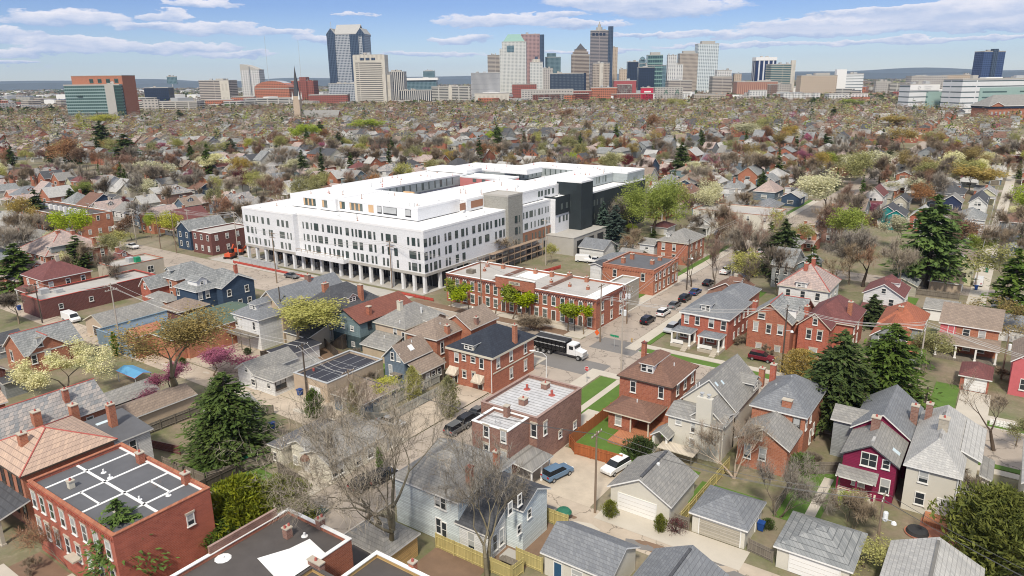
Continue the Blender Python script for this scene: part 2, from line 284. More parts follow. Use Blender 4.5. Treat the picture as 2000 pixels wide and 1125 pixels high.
def walk(x0, x1, y0, y1, name='pavement', mat='pavement', h=.12):
    mb = MB(); mb.box(x0, x1, y0, y1, -.05, h); o = mb.obj(name, [mat]); struct(o)
walk(-108, -74.2, 127.0, 130.0); walk(-118, -74.2, 124.1, 127.0, 'verge', 'dirt', .10); walk(-118, -74.2, 123.85, 124.1, 'kerb', 'kerb'); walk(-74.2, -72.4, 124.2, 130); walk(-72.4, -70.05, 124.2, 330); walk(-74.2, -72.4, 130, 330, 'verge', 'lawn', .10); walk(-70.05, -69.8, 126, 330, 'kerb', 'kerb', .13)
walk(-60.2, -57.6, 70, 111.4); walk(-57.6, -46, 109.4, 111.4); walk(-46, 40, 108.3, 109.8); walk(-46, 40, 110.2, 111.4, 'verge', 'lawn', .10); walk(-60.1, -59.9, 40, 70, 'kerb', 'kerb'); walk(-74.6, -70.0, 96, 111.2)
walk(-118, -75, 108.8, 110); walk(-118, -75, 110.2, 111.4, 'verge', 'lawn', .10); walk(-57, 40, 126.6, 128.4); walk(-57, 40, 124.1, 126.4, 'verge', 'lawn', .10); walk(-57, 40, 123.9, 124.1, 'kerb', 'kerb', .13); walk(-60, -57.6, 124.3, 330); walk(-57.6, -56.6, 129, 330, 'verge', 'lawn', .10)
walk(-75.0, -69.9, 30, 95.5, 'pavement', 'pavement', .10); walk(-76.2, -69.9, 71.8, 92, 'pavement', 'alley', .13)
walk(-200, -120, 124.2, 129, 'pavement', 'concrete', .13)
sheet('lawn', rect(-57.3, -54.1, 88, 109.3), .03, 'lawn'); sheet('path', rect(-54.1, -52.9, 88, 109.3), .032, 'pavement'); sheet('lawn', rect(-52.9, -48.5, 88, 108.8), .03, 'lawn'); sheet('lawn', rect(-48.5, -38.5, 83, 97), .028, 'lawn')
sheet('gravel_yard', rect(-58, -38.5, 71.2, 83), .02, 'gravel'); sheet('path', rect(-52.5, -49.2, 68, 96), .045, 'pavement')
sheet('driveway', rect(-37, -19, 69.5, 73.4), .035, 'pavement'); sheet('driveway', rect(-3.2, 1.2, 124, 137.4), .14, 'pavement'); sheet('gravel_yard', rect(-100, -74, 71.6, 77), .02, 'gravel'); sheet('driveway', rect(-139, -110, 71.8, 84), .02, 'alley')
sheet('lawn', rect(-19, -14, 82, 97), .03, 'lawn'); sheet('lawn', rect(-7, -3.4, 126.5, 139), .15, 'lawn'); sheet('path', rect(-15.8, -14.6, 84, 95), .04, 'pavement'); sheet('lawn', rect(-1, 4.5, 80.5, 92), .03, 'lawn'); sheet('patio', rect(-3.9, 2.4, 86.3, 91.8), .045, 'brick_paving'); sheet('lawn', rect(-81, -75.5, 47, 54), .025, 'lawn')
sheet('lawn', rect(-91, -81, 47, 58), .03, 'lawn'); sheet('dirt_yard', rect(-43, -38.6, 56, 65.5), .03, 'dirt'); sheet('dirt_yard', rect(-49.3, -42, 44, 54.3), .03, 'dirt'); sheet('lawn', rect(-107, -82, 84, 92), .03, 'lawn'); sheet('dirt_yard', rect(-113, -100, 82, 92), .035, 'dirt')
sheet('lawn', rect(-86.9, -79, 23.2, 27.9), .02, 'dirt'); sheet('lawn', rect(-110, -91, 18, 25), .02, 'lawn'); sheet('path', [(-88, 22.2), (-80, 22.2), (-80, 24.5), (-88, 24.5)], .05, 'pavement')
for i, (x, y) in enumerate([(-100, 62), (-34, 84), (-25, 82), (-12, 128.5), (-45, 152), (-30, 176), (-52, 176), (-20, 190), (-78, 183), (-14, 150)]):
    sheet('lawn', rect(x-4, x+4, y-3, y+3), .05+.003*i, 'lawn')
random.seed(5)
for i in range(26):       # bald and worn patches on the alley
    x = random.uniform(-130, -8); y = random.uniform(67.2, 70.5); n = 9; r = random.uniform(.4, 1.6)
    sheet('alley_patch', [(x+1.8*r*math.cos(2*math.pi*k/n)*random.uniform(.7, 1.2), y+.6*r*math.sin(2*math.pi*k/n)*random.uniform(.7, 1.2)) for k in range(n)], .013+.0005*i, random.choice(['asphalt_dark', 'dirt', 'pavement', 'pavement']))
# hills on the horizon
mt('hill_wood', (.055, .075, .085), var=.4, sc=.01)
for (dist, hh, seed) in ((9500, 66, 1), (12600, 108, 2)):
    rg = random.Random(seed); ph = [(rg.uniform(0, 6.28), rg.uniform(.6, 1)) for _ in range(7)]
    mb = MB(); pts = []
    for k in range(161):
        a = R(-15)+R(110)*k/160; zz = hh*(1+.07*sum(w*math.sin(a*(5+7*i)+p) for i, (p, w) in enumerate(ph)))
        pts.append((-math.sin(a), math.cos(a), zz))
    for k in range(160):
        for (d0, z0, d1, z1) in ((dist-900, 0, dist-300, .55), (dist-300, .55, dist, 1.), (dist, 1., dist+600, .8)):
            A, B = pts[k], pts[k+1]
            mb.face([(A[0]*d0, A[1]*d0, A[2]*z0), (B[0]*d0, B[1]*d0, B[2]*z0), (B[0]*d1, B[1]*d1, B[2]*z1), (A[0]*d1, A[1]*d1, A[2]*z1)])
    o = mb.obj('hills', ['hill_wood']); struct(o)
# ---------------- houses ----------------
OCC = []                                  # occupied rectangles on the plan
def top_polys(r, ze, kind, p):
    x0, x1, y0, y1 = r; Wd, D = x1-x0, y1-y0; xm, ym = (x0+x1)/2, (y0+y1)/2
    if kind == 'hip':
        if abs(Wd-D) < .05: h = ze+p*Wd/2; A = B = (xm, ym, h)
        elif D > Wd: h = ze+p*Wd/2; A = (xm, y0+Wd/2, h); B = (xm, y1-Wd/2, h)
        else: h = ze+p*D/2; A = (x0+D/2, ym, h); B = (x1-D/2, ym, h)
        a, b, c, d = (x0,y0,ze), (x1,y0,ze), (x1,y1,ze), (x0,y1,ze)
        if A == B: return [[a,b,A],[b,c,A],[c,d,A],[d,a,A]]
        if D > Wd: return [[a,b,A],[b,c,B,A],[c,d,B],[d,a,A,B]]
        return [[a,b,B,A],[b,c,B],[c,d,A,B],[d,a,A]]
    if kind == 'gy': h = ze+p*Wd/2; return [[(xm,y0,h),(x1,y0,ze),(x1,y1,ze),(xm,y1,h)][::1], [(x0,y0,ze),(xm,y0,h),(xm,y1,h),(x0,y1,ze)]]
    if kind == 'gx': h = ze+p*D/2; return [[(x0,y0,ze),(x1,y0,ze),(x1,ym,h),(x0,ym,h)], [(x0,ym,h),(x1,ym,h),(x1,y1,ze),(x0,y1,ze)]]
    zz = {'sS': (0,0,D,D), 'sN': (D,D,0,0), 'sE': (Wd,0,0,Wd), 'sW': (0,Wd,Wd,0)}.get(kind, (0,0,0,0))
    return [[(x0,y0,ze+p*zz[0]),(x1,y0,ze+p*zz[1]),(x1,y1,ze+p*zz[2]),(x0,y1,ze+p*zz[3])]]
def rz(r, ze, kind, p, x, y):
    x0, x1, y0, y1 = r
    if kind == 'hip': return ze+p*min(x-x0, x1-x, y-y0, y1-y)
    if kind == 'gy': return ze+p*min(x-x0, x1-x)
    if kind == 'gx': return ze+p*min(y-y0, y1-y)
    return ze+{'sS': p*(y-y0), 'sN': p*(y1-y), 'sE': p*(x1-x), 'sW': p*(x-x0)}.get(kind, 0)
def roof_into(mb, r, ze, kind, p, th=.2, mi=0, ti=1):
    tp = top_polys(r, ze, kind, p); ed = {}
    for f in tp:
        mb.face(f, mi); mb.face([(x, y, z-th) for x, y, z in f[::-1]], ti)
        for i in range(len(f)):
            a, b = f[i], f[(i+1) % len(f)]; k = frozenset((tuple(round(c, 3) for c in a), tuple(round(c, 3) for c in b))); ed[k] = None if k in ed else (a, b)
    for e in ed.values():
        if e: a, b = e; mb.face([(a[0],a[1],a[2]-th), (b[0],b[1],b[2]-th), b, a], ti)
def walls_into(mb, r, z0, ze, kind, p, ov, mi=0):
    x0, x1, y0, y1 = r[0]+ov, r[1]-ov, r[2]+ov, r[3]-ov; xm, ym = (r[0]+r[1])/2, (r[2]+r[3])/2; g = lambda x, y: rz(r, ze, kind, p, x, y)-.14
    t = kind == 'gy'; u = kind == 'gx'
    mb.face([(x0,y0,z0),(x1,y0,z0),(x1,y0,g(x1,y0))]+([(xm,y0,g(xm,y0))] if t else [])+[(x0,y0,g(x0,y0))], mi)
    mb.face([(x1,y1,z0),(x0,y1,z0),(x0,y1,g(x0,y1))]+([(xm,y1,g(xm,y1))] if t else [])+[(x1,y1,g(x1,y1))], mi)
    mb.face([(x1,y0,z0),(x1,y1,z0),(x1,y1,g(x1,y1))]+([(x1,ym,g(x1,ym))] if u else [])+[(x1,y0,g(x1,y0))], mi)
    mb.face([(x0,y1,z0),(x0,y0,z0),(x0,y0,g(x0,y0))]+([(x0,ym,g(x0,ym))] if u else [])+[(x0,y1,g(x0,y1))], mi)
WM = {}
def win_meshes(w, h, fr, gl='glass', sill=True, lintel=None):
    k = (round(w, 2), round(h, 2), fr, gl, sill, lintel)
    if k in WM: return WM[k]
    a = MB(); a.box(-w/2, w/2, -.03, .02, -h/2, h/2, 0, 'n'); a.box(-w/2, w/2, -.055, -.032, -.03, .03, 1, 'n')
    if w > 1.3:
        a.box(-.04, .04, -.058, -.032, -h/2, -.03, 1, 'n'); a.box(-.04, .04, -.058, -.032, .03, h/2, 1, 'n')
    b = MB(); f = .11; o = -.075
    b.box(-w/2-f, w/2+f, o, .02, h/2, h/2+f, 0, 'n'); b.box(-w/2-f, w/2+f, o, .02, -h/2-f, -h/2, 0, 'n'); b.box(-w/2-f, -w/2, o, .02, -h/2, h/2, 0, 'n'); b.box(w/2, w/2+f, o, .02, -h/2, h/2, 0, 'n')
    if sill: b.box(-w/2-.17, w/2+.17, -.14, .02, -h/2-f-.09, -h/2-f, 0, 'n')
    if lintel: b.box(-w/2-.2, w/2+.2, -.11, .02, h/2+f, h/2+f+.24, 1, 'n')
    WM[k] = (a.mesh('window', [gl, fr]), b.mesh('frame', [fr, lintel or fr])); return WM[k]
def merged_win(w, h, fr, gl='glass'):
    k = ('m', w, h, fr, gl)
    if k not in WM:
        a = MB(); a.box(-w/2, w/2, -.03, .02, -h/2, h/2, 0, 'n'); f = .13
        a.box(-w/2-f, w/2+f, -.07, .02, h/2, h/2+f, 1, 'n'); a.box(-w/2-f, w/2+f, -.09, .02, -h/2-f, -h/2, 1, 'n'); a.box(-w/2-f, -w/2, -.07, .02, -h/2, h/2, 1, 'n'); a.box(w/2, w/2+f, -.07, .02, -h/2, h/2, 1, 'n'); a.box(-w/2, w/2, -.055, -.032, -.04, .04, 1, 'n')
        WM[k] = a.mesh('window', [gl, fr])
    return WM[k]
class House:
    def __init__(s, name, label, cat='house', group=None): s.a = (name, label, cat, group); s.root = None; s.V = []
    def vol(s, r, ze, kind='hip', p=.62, wall='brick', roof='roof_grey', z0=0., ov=.38, trim='trim', occ=True, ridge=None, walls=True, th=.2):
        r = tuple(r)
        if s.root is None:
            s.org = ((r[0]+r[1])/2, (r[2]+r[3])/2, 0); s.root = empty(s.a[0], s.org, *s.a[1:])
        if occ and ze-z0 > 1.5 and z0 < 1: OCC.append(r)
        if kind == 'flat':
            if walls:
                x0, x1, y0, y1 = r; t = .3; mb = MB()
                mb.box(x0, x1, y0, y0+t, z0, ze); mb.box(x0, x1, y1-t, y1, z0, ze); mb.box(x0, x0+t, y0+t, y1-t, z0, ze); mb.box(x1-t, x1, y0+t, y1-t, z0, ze)
                w = mb.obj('wall', [wall], s.root, s.org)
                mb = MB(); e = .06; mb.box(x0-e, x1+e, y0-e, y0+t+e, ze, ze+.09); mb.box(x0-e, x1+e, y1-t-e, y1+e, ze, ze+.09); mb.box(x0-e, x0+t+e, y0+t+e, y1-t-e, ze, ze+.09); mb.box(x1-t-e, x1+e, y0+t+e, y1-t-e, ze, ze+.09)
                mb.obj('coping', [trim], s.root, s.org)
                mb = MB(); mb.box(x0+t, x1-t, y0+t, y1-t, ze-.62, ze-.42); ro = mb.obj('roof', [roof], s.root, s.org)
            ov = 0; v = dict(r=r, ze=ze-.42, kind='flat', p=0, ov=0, z0=z0, zt=ze)
        else:
            if walls: mb = MB(); walls_into(mb, r, z0, ze, kind, p, ov); mb.obj('wall', [wall], s.root, s.org)
            mb = MB(); roof_into(mb, r, ze, kind, p, th); ro = mb.obj('roof', [roof, trim], s.root, s.org)
            v = dict(r=r, ze=ze, kind=kind, p=p, ov=ov, z0=z0, zt=ze)
            if ridge:
                mb = MB(); ed = {}
                for f in top_polys(r, ze, kind, p):
                    for i in range(len(f)):
                        a, b = f[i], f[(i+1) % len(f)]; k = frozenset((a, b)); ed[k] = (a, b, ed.get(k, (0, 0, 0))[2]+1)
                for a, b, n in ed.values():
                    if n > 1 and a != b: mb.tube([a, b], .11, 5)
                if mb.v:
                    rc = mb.obj('ridge_cap', [ridge], ro); rc.location = (0, 0, 0); rc.data.transform(Matrix.Translation((-s.org[0], -s.org[1], 0)))
        v['roof'] = ro; s.V.append(v); return v
    def hit(s, px, py, vs=None):
        d = ray(px, py); t = (16-HC)/d[2]; st = .12/math.sqrt(sum(c*c for c in d))
        for _ in range(2500):
            x, y, z = d[0]*t, d[1]*t, HC+d[2]*t
            if z < 0: break
            for v in (vs or s.V):
                r = v['r']
                if r[0] <= x <= r[1] and r[2] <= y <= r[3]:
                    zz = rz(r, v['ze'], v['kind'], v['p'], x, y)
                    if z <= zz and z > zz-1.2: return x, y, zz, v
            t += st
        return None
    def wall_at(s, v, face, px, py):
        d = ray(px, py); r, o = v['r'], v['ov']
        t = (r[2]+o)/d[1] if face == 'S' else (r[1]-o)/d[0]
        return (d[0] if face == 'S' else d[1])*t, HC+d[2]*t
    def _w(s, v, face, u, z, w, h, fr, gl, near, sill=True, lintel=None, name='window'):
        r, o = v['r'], v['ov']; ox, oy, _ = s.org
        loc = (u-ox, r[2]+o-.02-oy, z) if face == 'S' else (r[1]-o+.02-ox, u-oy, z)
        rot = 0 if face == 'S' else math.pi/2
        if near:
            a, b = win_meshes(w, h, fr, gl, sill, lintel); k = put(name, a, s.root, loc, rot); put('frame', b, k); return k
        return put(name, merged_win(w, h, fr, gl), s.root, loc, rot)
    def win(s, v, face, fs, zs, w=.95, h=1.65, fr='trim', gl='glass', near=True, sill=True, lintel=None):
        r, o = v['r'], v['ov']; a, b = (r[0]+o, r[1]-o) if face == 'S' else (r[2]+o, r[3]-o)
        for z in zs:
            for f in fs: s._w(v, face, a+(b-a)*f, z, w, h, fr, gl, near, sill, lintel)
    def winp(s, v, face, t, pts, w=.95, h=1.65, fr='trim', gl='glass', sill=True, lintel=None):
        for pt in pts:
            u, z = s.wall_at(v, face, *q(t, pt[0], pt[1])); ww, hh = (pt[2], pt[3]) if len(pt) > 3 else (w, h)
            s._w(v, face, u, z, ww, hh, fr, gl, True, sill, lintel)
    def panel(s, v, face, u, z0, w, h, mat, name='door', trim='trim', lines=0):
        r, o = v['r'], v['ov']; mb = MB(); mb.box(-w/2, w/2, -.05, .02, 0, h, 0, 'n')
        for i in range(lines): mb.box(-w/2, w/2, -.058, -.05, h*(i+1)/(lines+1)-.02, h*(i+1)/(lines+1)+.02, 1, 'n')
        ox, oy, _ = s.org; loc = (u-ox, r[2]+o-.02-oy, z0) if face == 'S' else (r[1]-o+.02-ox, u-oy, z0)
        k = put(name, mb.mesh(name, [mat, 'kerb']), s.root, loc, 0 if face == 'S' else math.pi/2)
        f = MB(); t = .13; f.box(-w/2-t, w/2+t, -.08, .02, h, h+t, 0, 'n'); f.box(-w/2-t, -w/2, -.08, .02, 0, h, 0, 'n'); f.box(w/2, w/2+t, -.08, .02, 0, h, 0, 'n')
        put('frame', f.mesh('frame', [trim]), k)
        return k
    def chim(s, t, pts, h=1.3, w=.7, d=None, mat='brick', cap='stone', pots=1):
        for pt in pts:
            hh = pt[2] if len(pt) > 2 else h
            k = s.hit(*q(t, pt[0], pt[1]))
            if not k: print('chimney miss', s.a[0], t, pt); continue
            x, y, z, v = k; dd = d or w; y += dd/2; mb = MB(); mb.box(x-w/2, x+w/2, y-dd/2, y+dd/2, z-.9, z+hh, 0)
            mb.box(x-w/2-.07, x+w/2+.07, y-dd/2-.07, y+dd/2+.07, z+hh, z+hh+.12, 1)
            for i in range(pots): yy = y+(i-(pots-1)/2)*.5; mb.lathe(x, yy, [(z+hh+.12, .14), (z+hh+.4, .11)], 8, 2)
            mb.obj('chimney', [mat, cap, 'ridge_red'], s.root, s.org)
    def vent(s, t, pts, r=.09, h=.5, mat='steel_white', skirt=None):
        for pt in pts:
            k = s.hit(*q(t, pt[0], pt[1]))
            if not k: continue
            x, y, z, v = k; mb = MB(); mb.lathe(x, y, [(z-.2, r), (z+h, r)], 8)
            if skirt: mb.lathe(x, y, [(z-.05, skirt), (z+.06, skirt*.8)], 10)
            mb.obj('roof_vent', [mat], s.root, s.org)
    def skyl(s, t, pt, w=.8, l=1.1, mat='skylight'):
        k = s.hit(*q(t, *pt)); 
        if not k: return
        x, y, z, v = k; g = lambda a, b: rz(v['r'], v['ze'], v['kind'], v['p'], a, b)
        mb = MB(); c = [(x-w/2, y-l/2), (x+w/2, y-l/2), (x+w/2, y+l/2), (x-w/2, y+l/2)]
        top = [(a, b, g(a, b)+.12) for a, b in c]; mb.face(top, 0)
        for i in range(4): a, b = top[i], top[(i+1) % 4]; mb.face([(a[0], a[1], a[2]-.2), (b[0], b[1], b[2]-.2), b, a], 1)
        mb.obj('skylight', [mat, 'steel'], s.root, s.org)
    def dormer(s, v, face, t, pt, w=1.8, h=1.1, kind='hip', wall='white', roof=None, nw=2, p=.6, ww=.6, wh=.75, fr='trim'):
        k = s.hit(*q(t, *pt), vs=[v])
        if not k: print('dormer miss', s.a[0], pt); return
        x, y, z, _ = k; dep = (h+p*w/2)/max(v['p'], .3)+.8; ox, oy, _z = s.org; e = .28
        root = put('dormer', None, s.root, (x-ox, y-oy, z)); 
        a = MB(); rr = (-w/2-e, w/2+e, -e, dep)
        walls_into(a, rr, -.5, h, 'gy' if kind == 'gy' else 'sN', p if kind == 'gy' else 0, e)
        rot = 0 if face == 'S' else math.pi/2; wo = put('wall', a.mesh('wall', [wall]), root, (0, 0, 0), rot)
        b = MB()
        if kind == 'gy': roof_into(b, rr, h, 'gy', p, .14)
        else:
            r2 = (rr[0], rr[1], rr[2], rr[3]+w); roof_into(b, r2, h, 'hip', p, .14)
        rm = roof or v['roof'].data.materials[0].name; put('roof', b.mesh('roof', [rm, 'trim']), root, (0, 0, 0), rot)
        me = merged_win(ww, wh, fr)
        for i in range(nw):
            u = (i-(nw-1)/2)*(ww+.3); l = (u, -.02, h*.5) if face == 'S' else (.02, u, h*.5); put('window', me, root, l, rot)
    def posts(s, pts, z0, z1, r=.11, mat='white', name='porch_post'):
        for x, y in pts: mb = MB(); mb.box(x-r, x+r, y-r, y+r, z0, z1); mb.box(x-r*1.5, x+r*1.5, y-r*1.5, y+r*1.5, z0, z0+.2); mb.obj(name, [mat], s.root, s.org)
    def bx(s, name, b, mat):
        mb = MB(); mb.box(*b); return mb.obj(name, [mat] if isinstance(mat, str) else mat, s.root, s.org)
    def stair(s, x0, x1, y0, y1, z0, z1, n, ax='y', mat='stone', name='steps'):
        mb = MB()
        for i in range(n):
            z = z0+(z1-z0)*(i+1)/n
            if ax == 'y': a = y0+(y1-y0)*i/n; b = y0+(y1-y0)*(i+1)/n; mb.box(x0, x1, min(a, b), max(a, b), z0, z)
            else: a = x0+(x1-x0)*i/n; b = x0+(x1-x0)*(i+1)/n; mb.box(min(a, b), max(a, b), y0, y1, z0, z)
        mb.obj(name, [mat], s.root, s.org)
BL = dict(fr='trim', lintel='stone')
# --- foreground left: brick flats with the sealed dark roof
h = House('brick_flats', 'red brick two-storey flats with dark roof divided by white sealed seams, lower left corner', 'building')
v = h.vol((-87.1,-68.5,28.2,38.9), 9, 'flat', wall='brick_red', roof='flat_dark', trim='brick_orange')
h.win(v, 'S', [.05,.16,.28,.41,.54,.67,.8,.93], [7.0, 3.6], .85, 1.9, **BL); h.win(v, 'E', [.75], [6.5], .7, 1.2, **BL)
mb = MB()
for k in range(62): mb.box(-87.1+.3*k, -86.95+.3*k, 28.05, 28.2, 8.35, 8.75)
h.root and mb.obj('cornice', ['brick_red'], h.root, h.org)
mb = MB(); zr = 8.6
for (a, b, c, d) in ((-84.6,-84.3,28.6,38.5),(-80.4,-80.1,28.6,38.5),(-76.2,-75.9,28.6,38.5),(-72.2,-71.9,28.6,38.5),(-86.7,-68.9,33.2,33.5),(-80.3,-76.1,30.6,30.8),(-76.1,-72.1,36.2,36.4)): mb.box(a, b, c, d, zr, zr+.07)
for (a, b) in ((28.5,28.75),(38.35,38.6)): mb.box(-86.8,-68.8, a, b, zr+.01, zr+.12)
mb.obj('roof_seam', ['seal_white'], h.root, h.org)
h.chim(30, [(530,455),(880,640)], .8, .6, mat='cream_trim'); h.chim(30, [(1065,262),(1415,425)], 1.3, .75, mat='brick', pots=1); h.vent(30, [(800,330),(850,370),(1075,540),(1300,505)], .1, .45, 'seal_white', .35)
h.bx('entrance_hood', (-78.6,-76.6,27.2,28.2,3.0,3.2), 'stone'); h.stair(-78.4,-76.8,24.6,27.6,0,.9,5)
# tan hip-roofed brick house
h = House('brick_house', 'large brick house with tan shingled hipped roof and red ridges, far lower left', 'house')
v = h.vol((-104.2,-91.8,29.0,40.6), 7.5, 'hip', .42, 'brick_orange', 'slate_tan', ridge='ridge_red', trim='wood_dark'); h.win(v, 'S', [.1,.3,.5,.7,.9], [5.8,2.6], .8, 2.0, fr='wood_dark', lintel='stone'); h.win(v, 'E', [.3,.75], [5.6], .8, 1.8, fr='wood_dark')
v2 = h.vol((-101.9,-93.8,41.0,46.4), 6, 'sE', .12, 'white_siding', 'flat_dark'); h.win(v2, 'E', [.45], [4.4], .8, 1.7)
h.chim(30, [(155,130,1.6)], mat='brick_orange', w=.9); h.chim(20, [(850,1080,3.2)], mat='brick_orange', w=.9, pots=2); h.skyl(20, (800,1050), .6, 2.)
v3 = h.vol((-101,-91.5,25.6,29.5), 3.4, 'sS', .25, 'stone', 'roof_charcoal', walls=False, occ=False); h.posts([(-100.5,26),(-97.4,26),(-94.4,26),(-91.9,26)], 0, 3.2, .2, 'stone')
# long patchwork slate roof
h = House('brick_house', 'long brick house under a patchwork slate gable roof with red ridge and three chimneys', 'house')
v = h.vol((-113.5,-105.0,26.,46.5), 6.6, 'gy', .75, 'brick_orange', 'slate_mix', ridge='ridge_red'); h.win(v, 'E', [.86], [5.1], .8, 1.4, gl='glass_green'); h.chim(20, [(262,1080,2.),(560,1065,1.9)], mat='brick_orange', w=1.); h.chim(20, [(495,890,1.7)], mat='brick', w=.7)
h = House('brick_house', 'orange tiled brick house cut by the left edge with tall square chimney', 'house')
v = h.vol((-131,-121,25.,39.), 6, 'gy', .6, 'brick_orange', 'slate_tan', ridge='ridge_red'); h.win(v, 'E', [.4,.8], [4.4], .8, 1.5); h.chim(20, [(180,850,2.6)], mat='brick_orange', w=.9)
# brick cottage with cross gable
h = House('brick_cottage', 'orange brick cottage with grey slate roof, red ridge and front cross gable', 'house')
v = h.vol((-154.3,-145.0,50.6,61.2), 4.3, 'gy', .72, 'brick_orange', 'slate_grey', ridge='ridge_red'); v2 = h.vol((-150,-144.7,51.2,58.6), 4.25, 'gx', .78, 'brick_orange', 'slate_grey', ridge='ridge_red', occ=False)
h.winp(v2, 'E', 20, [(305,430),(370,520),(265,560)], .8, 1.5, **BL); h.winp(v, 'S', 20, [(95,535)], .9, 1.8, **BL)
h = House('brown_roofed_house', 'house with plain taupe roof at the left edge below the brick cottage', 'house')
v = h.vol((-150,-139.5,36.,46.), 4.6, 'gx', .7, 'brick_dark', 'roof_taupe'); h.win(v, 'E', [.4], [3.], .9, 1.4); h.vol((-141,-137.6,44,48), 3, 'sE', .2, 'grey_siding', 'roof_charcoal')
h = House('garage', 'small dark shingled garage wall at left edge behind the brick cottage', 'garage'); v = h.vol((-166,-160,48,57), 3, 'gy', .5, 'grey_siding', 'roof_charcoal'); h.win(v, 'E', [.5], [1.8], .8, .8)
# bottom commercial block
h = House('commercial_building', 'brown flat-roofed commercial building with white patch and brick parapet at bottom edge', 'building')
v = h.vol((-60.,-50.2,22.,42.6), 7.5, 'flat', wall='brick', roof='flat_brown', trim='seal_white'); v2 = h.vol((-50.2,-39.,22.,37.6), 7.5, 'flat', wall='ochre', roof='flat_brown', trim='flat_brown'); v3 = h.vol((-46.6,-39.,37.6,42.6), 7.5, 'flat', wall='ochre', roof='flat_brown', trim='seal_white')
mb = MB(); mb.v = [(-56,35.6,7.13),(-50.55,34.4,7.13),(-50.55,39.8,7.13),(-54.2,40.6,7.13),(-54.6,38.4,7.13)]; mb.f = [(0,1,2,3,4)]; mb.m = [0]; mb.obj('roof_patch', ['seal_white'], h.root, h.org)
h.chim(31, [(225,840),(480,770)], 1.1, .7, mat='brick_brown', pots=2); h.chim(31, [(450,1095)], 1.0, 1.7, .6, mat='brick_brown'); h.chim(31, [(1195,1095)], .9, .6, mat='brick', pots=1)
h.vent(31, [(375,820),(700,1120)], .12, .4, 'seal_white', .4); h.bx('parapet', (-60.05,-59.75,33,41,7.5,8.4), 'brick_brown'); h.vent(30, [(1720,990)], .15, .2, 'seal_white', .9)
# yellow garage
h = House('ochre_garage', 'ochre boarded garage with weathered hipped grey roof behind the commercial roof', 'garage')
v = h.vol((-56.6,-49.7,46.5,52.2), 2.9, 'hip', .5, 'ochre', 'roof_grey', ov=.3); h.vol((-54.5,-49.2,42.8,46.6), 2.6, 'sE', .05, 'ochre', 'flat_brown'); h.win(v, 'S', [.62,.8], [1.6], .7, 1.4, fr='wood_dark')
# light blue house
h = House('light_blue_house', 'pale blue clapboard house with grey cross gables behind the yellow fence', 'house')
v = h.vol((-57.,-46.5,55.1,66.5), 6.3, 'hip', .62, 'light_blue_siding', 'roof_grey'); v2 = h.vol((-47.2,-40.1,58.7,64.6), 5.6, 'gx', .5, 'light_blue_siding', 'roof_charcoal', occ=True); v3 = h.vol((-47.3,-42.2,55.2,59.1), 3.5, 'sS', .62, 'white_siding', 'roof_charcoal')
h.winp(v, 'S', 'b', [(475,525),(522,550)], .75, 1.6); h.winp(v, 'S', 'b', [(485,750),(530,785)], .75, 1.9); h.winp(v3, 'S', 'b', [(770,880)], .85, 2.); h.winp(v2, 'E', 'b', [(1107,595,.6,1.3),(1190,520,.6,1.2),(1275,640,.6,1.),(1185,780,.6,1.)])
h.win(v3, 'E', [.3,.72], [1.9], .7, 1.9); h.chim('b', [(740,400,2.2)], mat='brick_orange', w=.7, cap='brick'); h.chim('b', [(975,240,2.)], mat='brick_orange', w=.6); h.bx('patio_slab', (-42,-39.4,56.6,58.4,0,.35), 'concrete')
# cream long bungalow
h = House('cream_bungalow', 'cream stuccoed bungalow with three stepped grey roofs beside the curving side street', 'house')
v = h.vol((-75.6,-69.6,56.4,67.8), 3.1, 'gy', .42, 'warm_white', 'roof_grey'); v2 = h.vol((-79.2,-75.2,57.2,68.), 3.2, 'gy', .5, 'warm_white', 'roof_grey'); v3 = h.vol((-82.,-78.9,55.8,66.), 2.9, 'sW', .05, 'warm_white', 'flat_dark')
h.winp(v, 'E', 31, [(630,310,1.9,1.3),(790,235,.8,1.2),(880,180,.9,1.2)]); h.winp(v2, 'S', 31, [(308,228,.8,1.2)]); h.winp(v3, 'S', 31, [(150,200,.6,1.1)]); h.panel(v, 'S', -74.6, .2, .95, 2.1, 'white'); h.stair(-75.6,-73.8,54.4,56.6,0,.5,3); h.vent(31, [(215,85),(195,125),(375,155)])
mb = MB(); mb.lathe(-74.6, 56.5, [(2.4,.75),(2.8,.6),(3.1,.1)], 10); mb.obj('awning', ['roof_brown'], h.root, h.org)
h = House('small_garage', 'little white garage with grey roof tucked between pale blue house and brick block', 'garage'); v = h.vol((-61.8,-57.6,66.9,71.9), 2.5, 'gx', .5, 'white_siding', 'roof_grey'); h.win(v, 'E', [.5], [1.6], .7, .7)
# brick block with silver roof
h = House('brick_block', 'brown brick block with silver ribbed flat roof and clustered chimneys beside the lawn', 'building')
v = h.vol((-58.9,-49.3,75.7,87.9), 7.5, 'flat', wall='brick_brown', roof='flat_silver', trim='brick_brown'); v2 = h.vol((-56.6,-50.6,70.6,75.7), 7.3, 'flat', wall='brick_brown', roof='flat_silver', trim='seal_white')
mb = MB()
for k in range(15):
    y = 76.5+.78*k; mb.box(-58.5,-49.7,y,y+.07,7.085,7.10)
for k in range(6): mb.box(-56.2,-51,71.3+.75*k,71.37+.75*k,6.885,6.90)
mb.obj('roof_seam', ['seam_dark'], h.root, h.org)
h.chim('f', [(490,650,1.6)], mat='brick_brown', w=.7, pots=0); h.chim('f', [(665,520,.9),(910,340,.8)], mat='brick_brown', w=1., pots=1); h.vent('f', [(728,340),(1000,405)], .2, .8, 'ridge_red', .6); h.vent('f', [(380,710),(430,720)], .06, .5, 'steel')
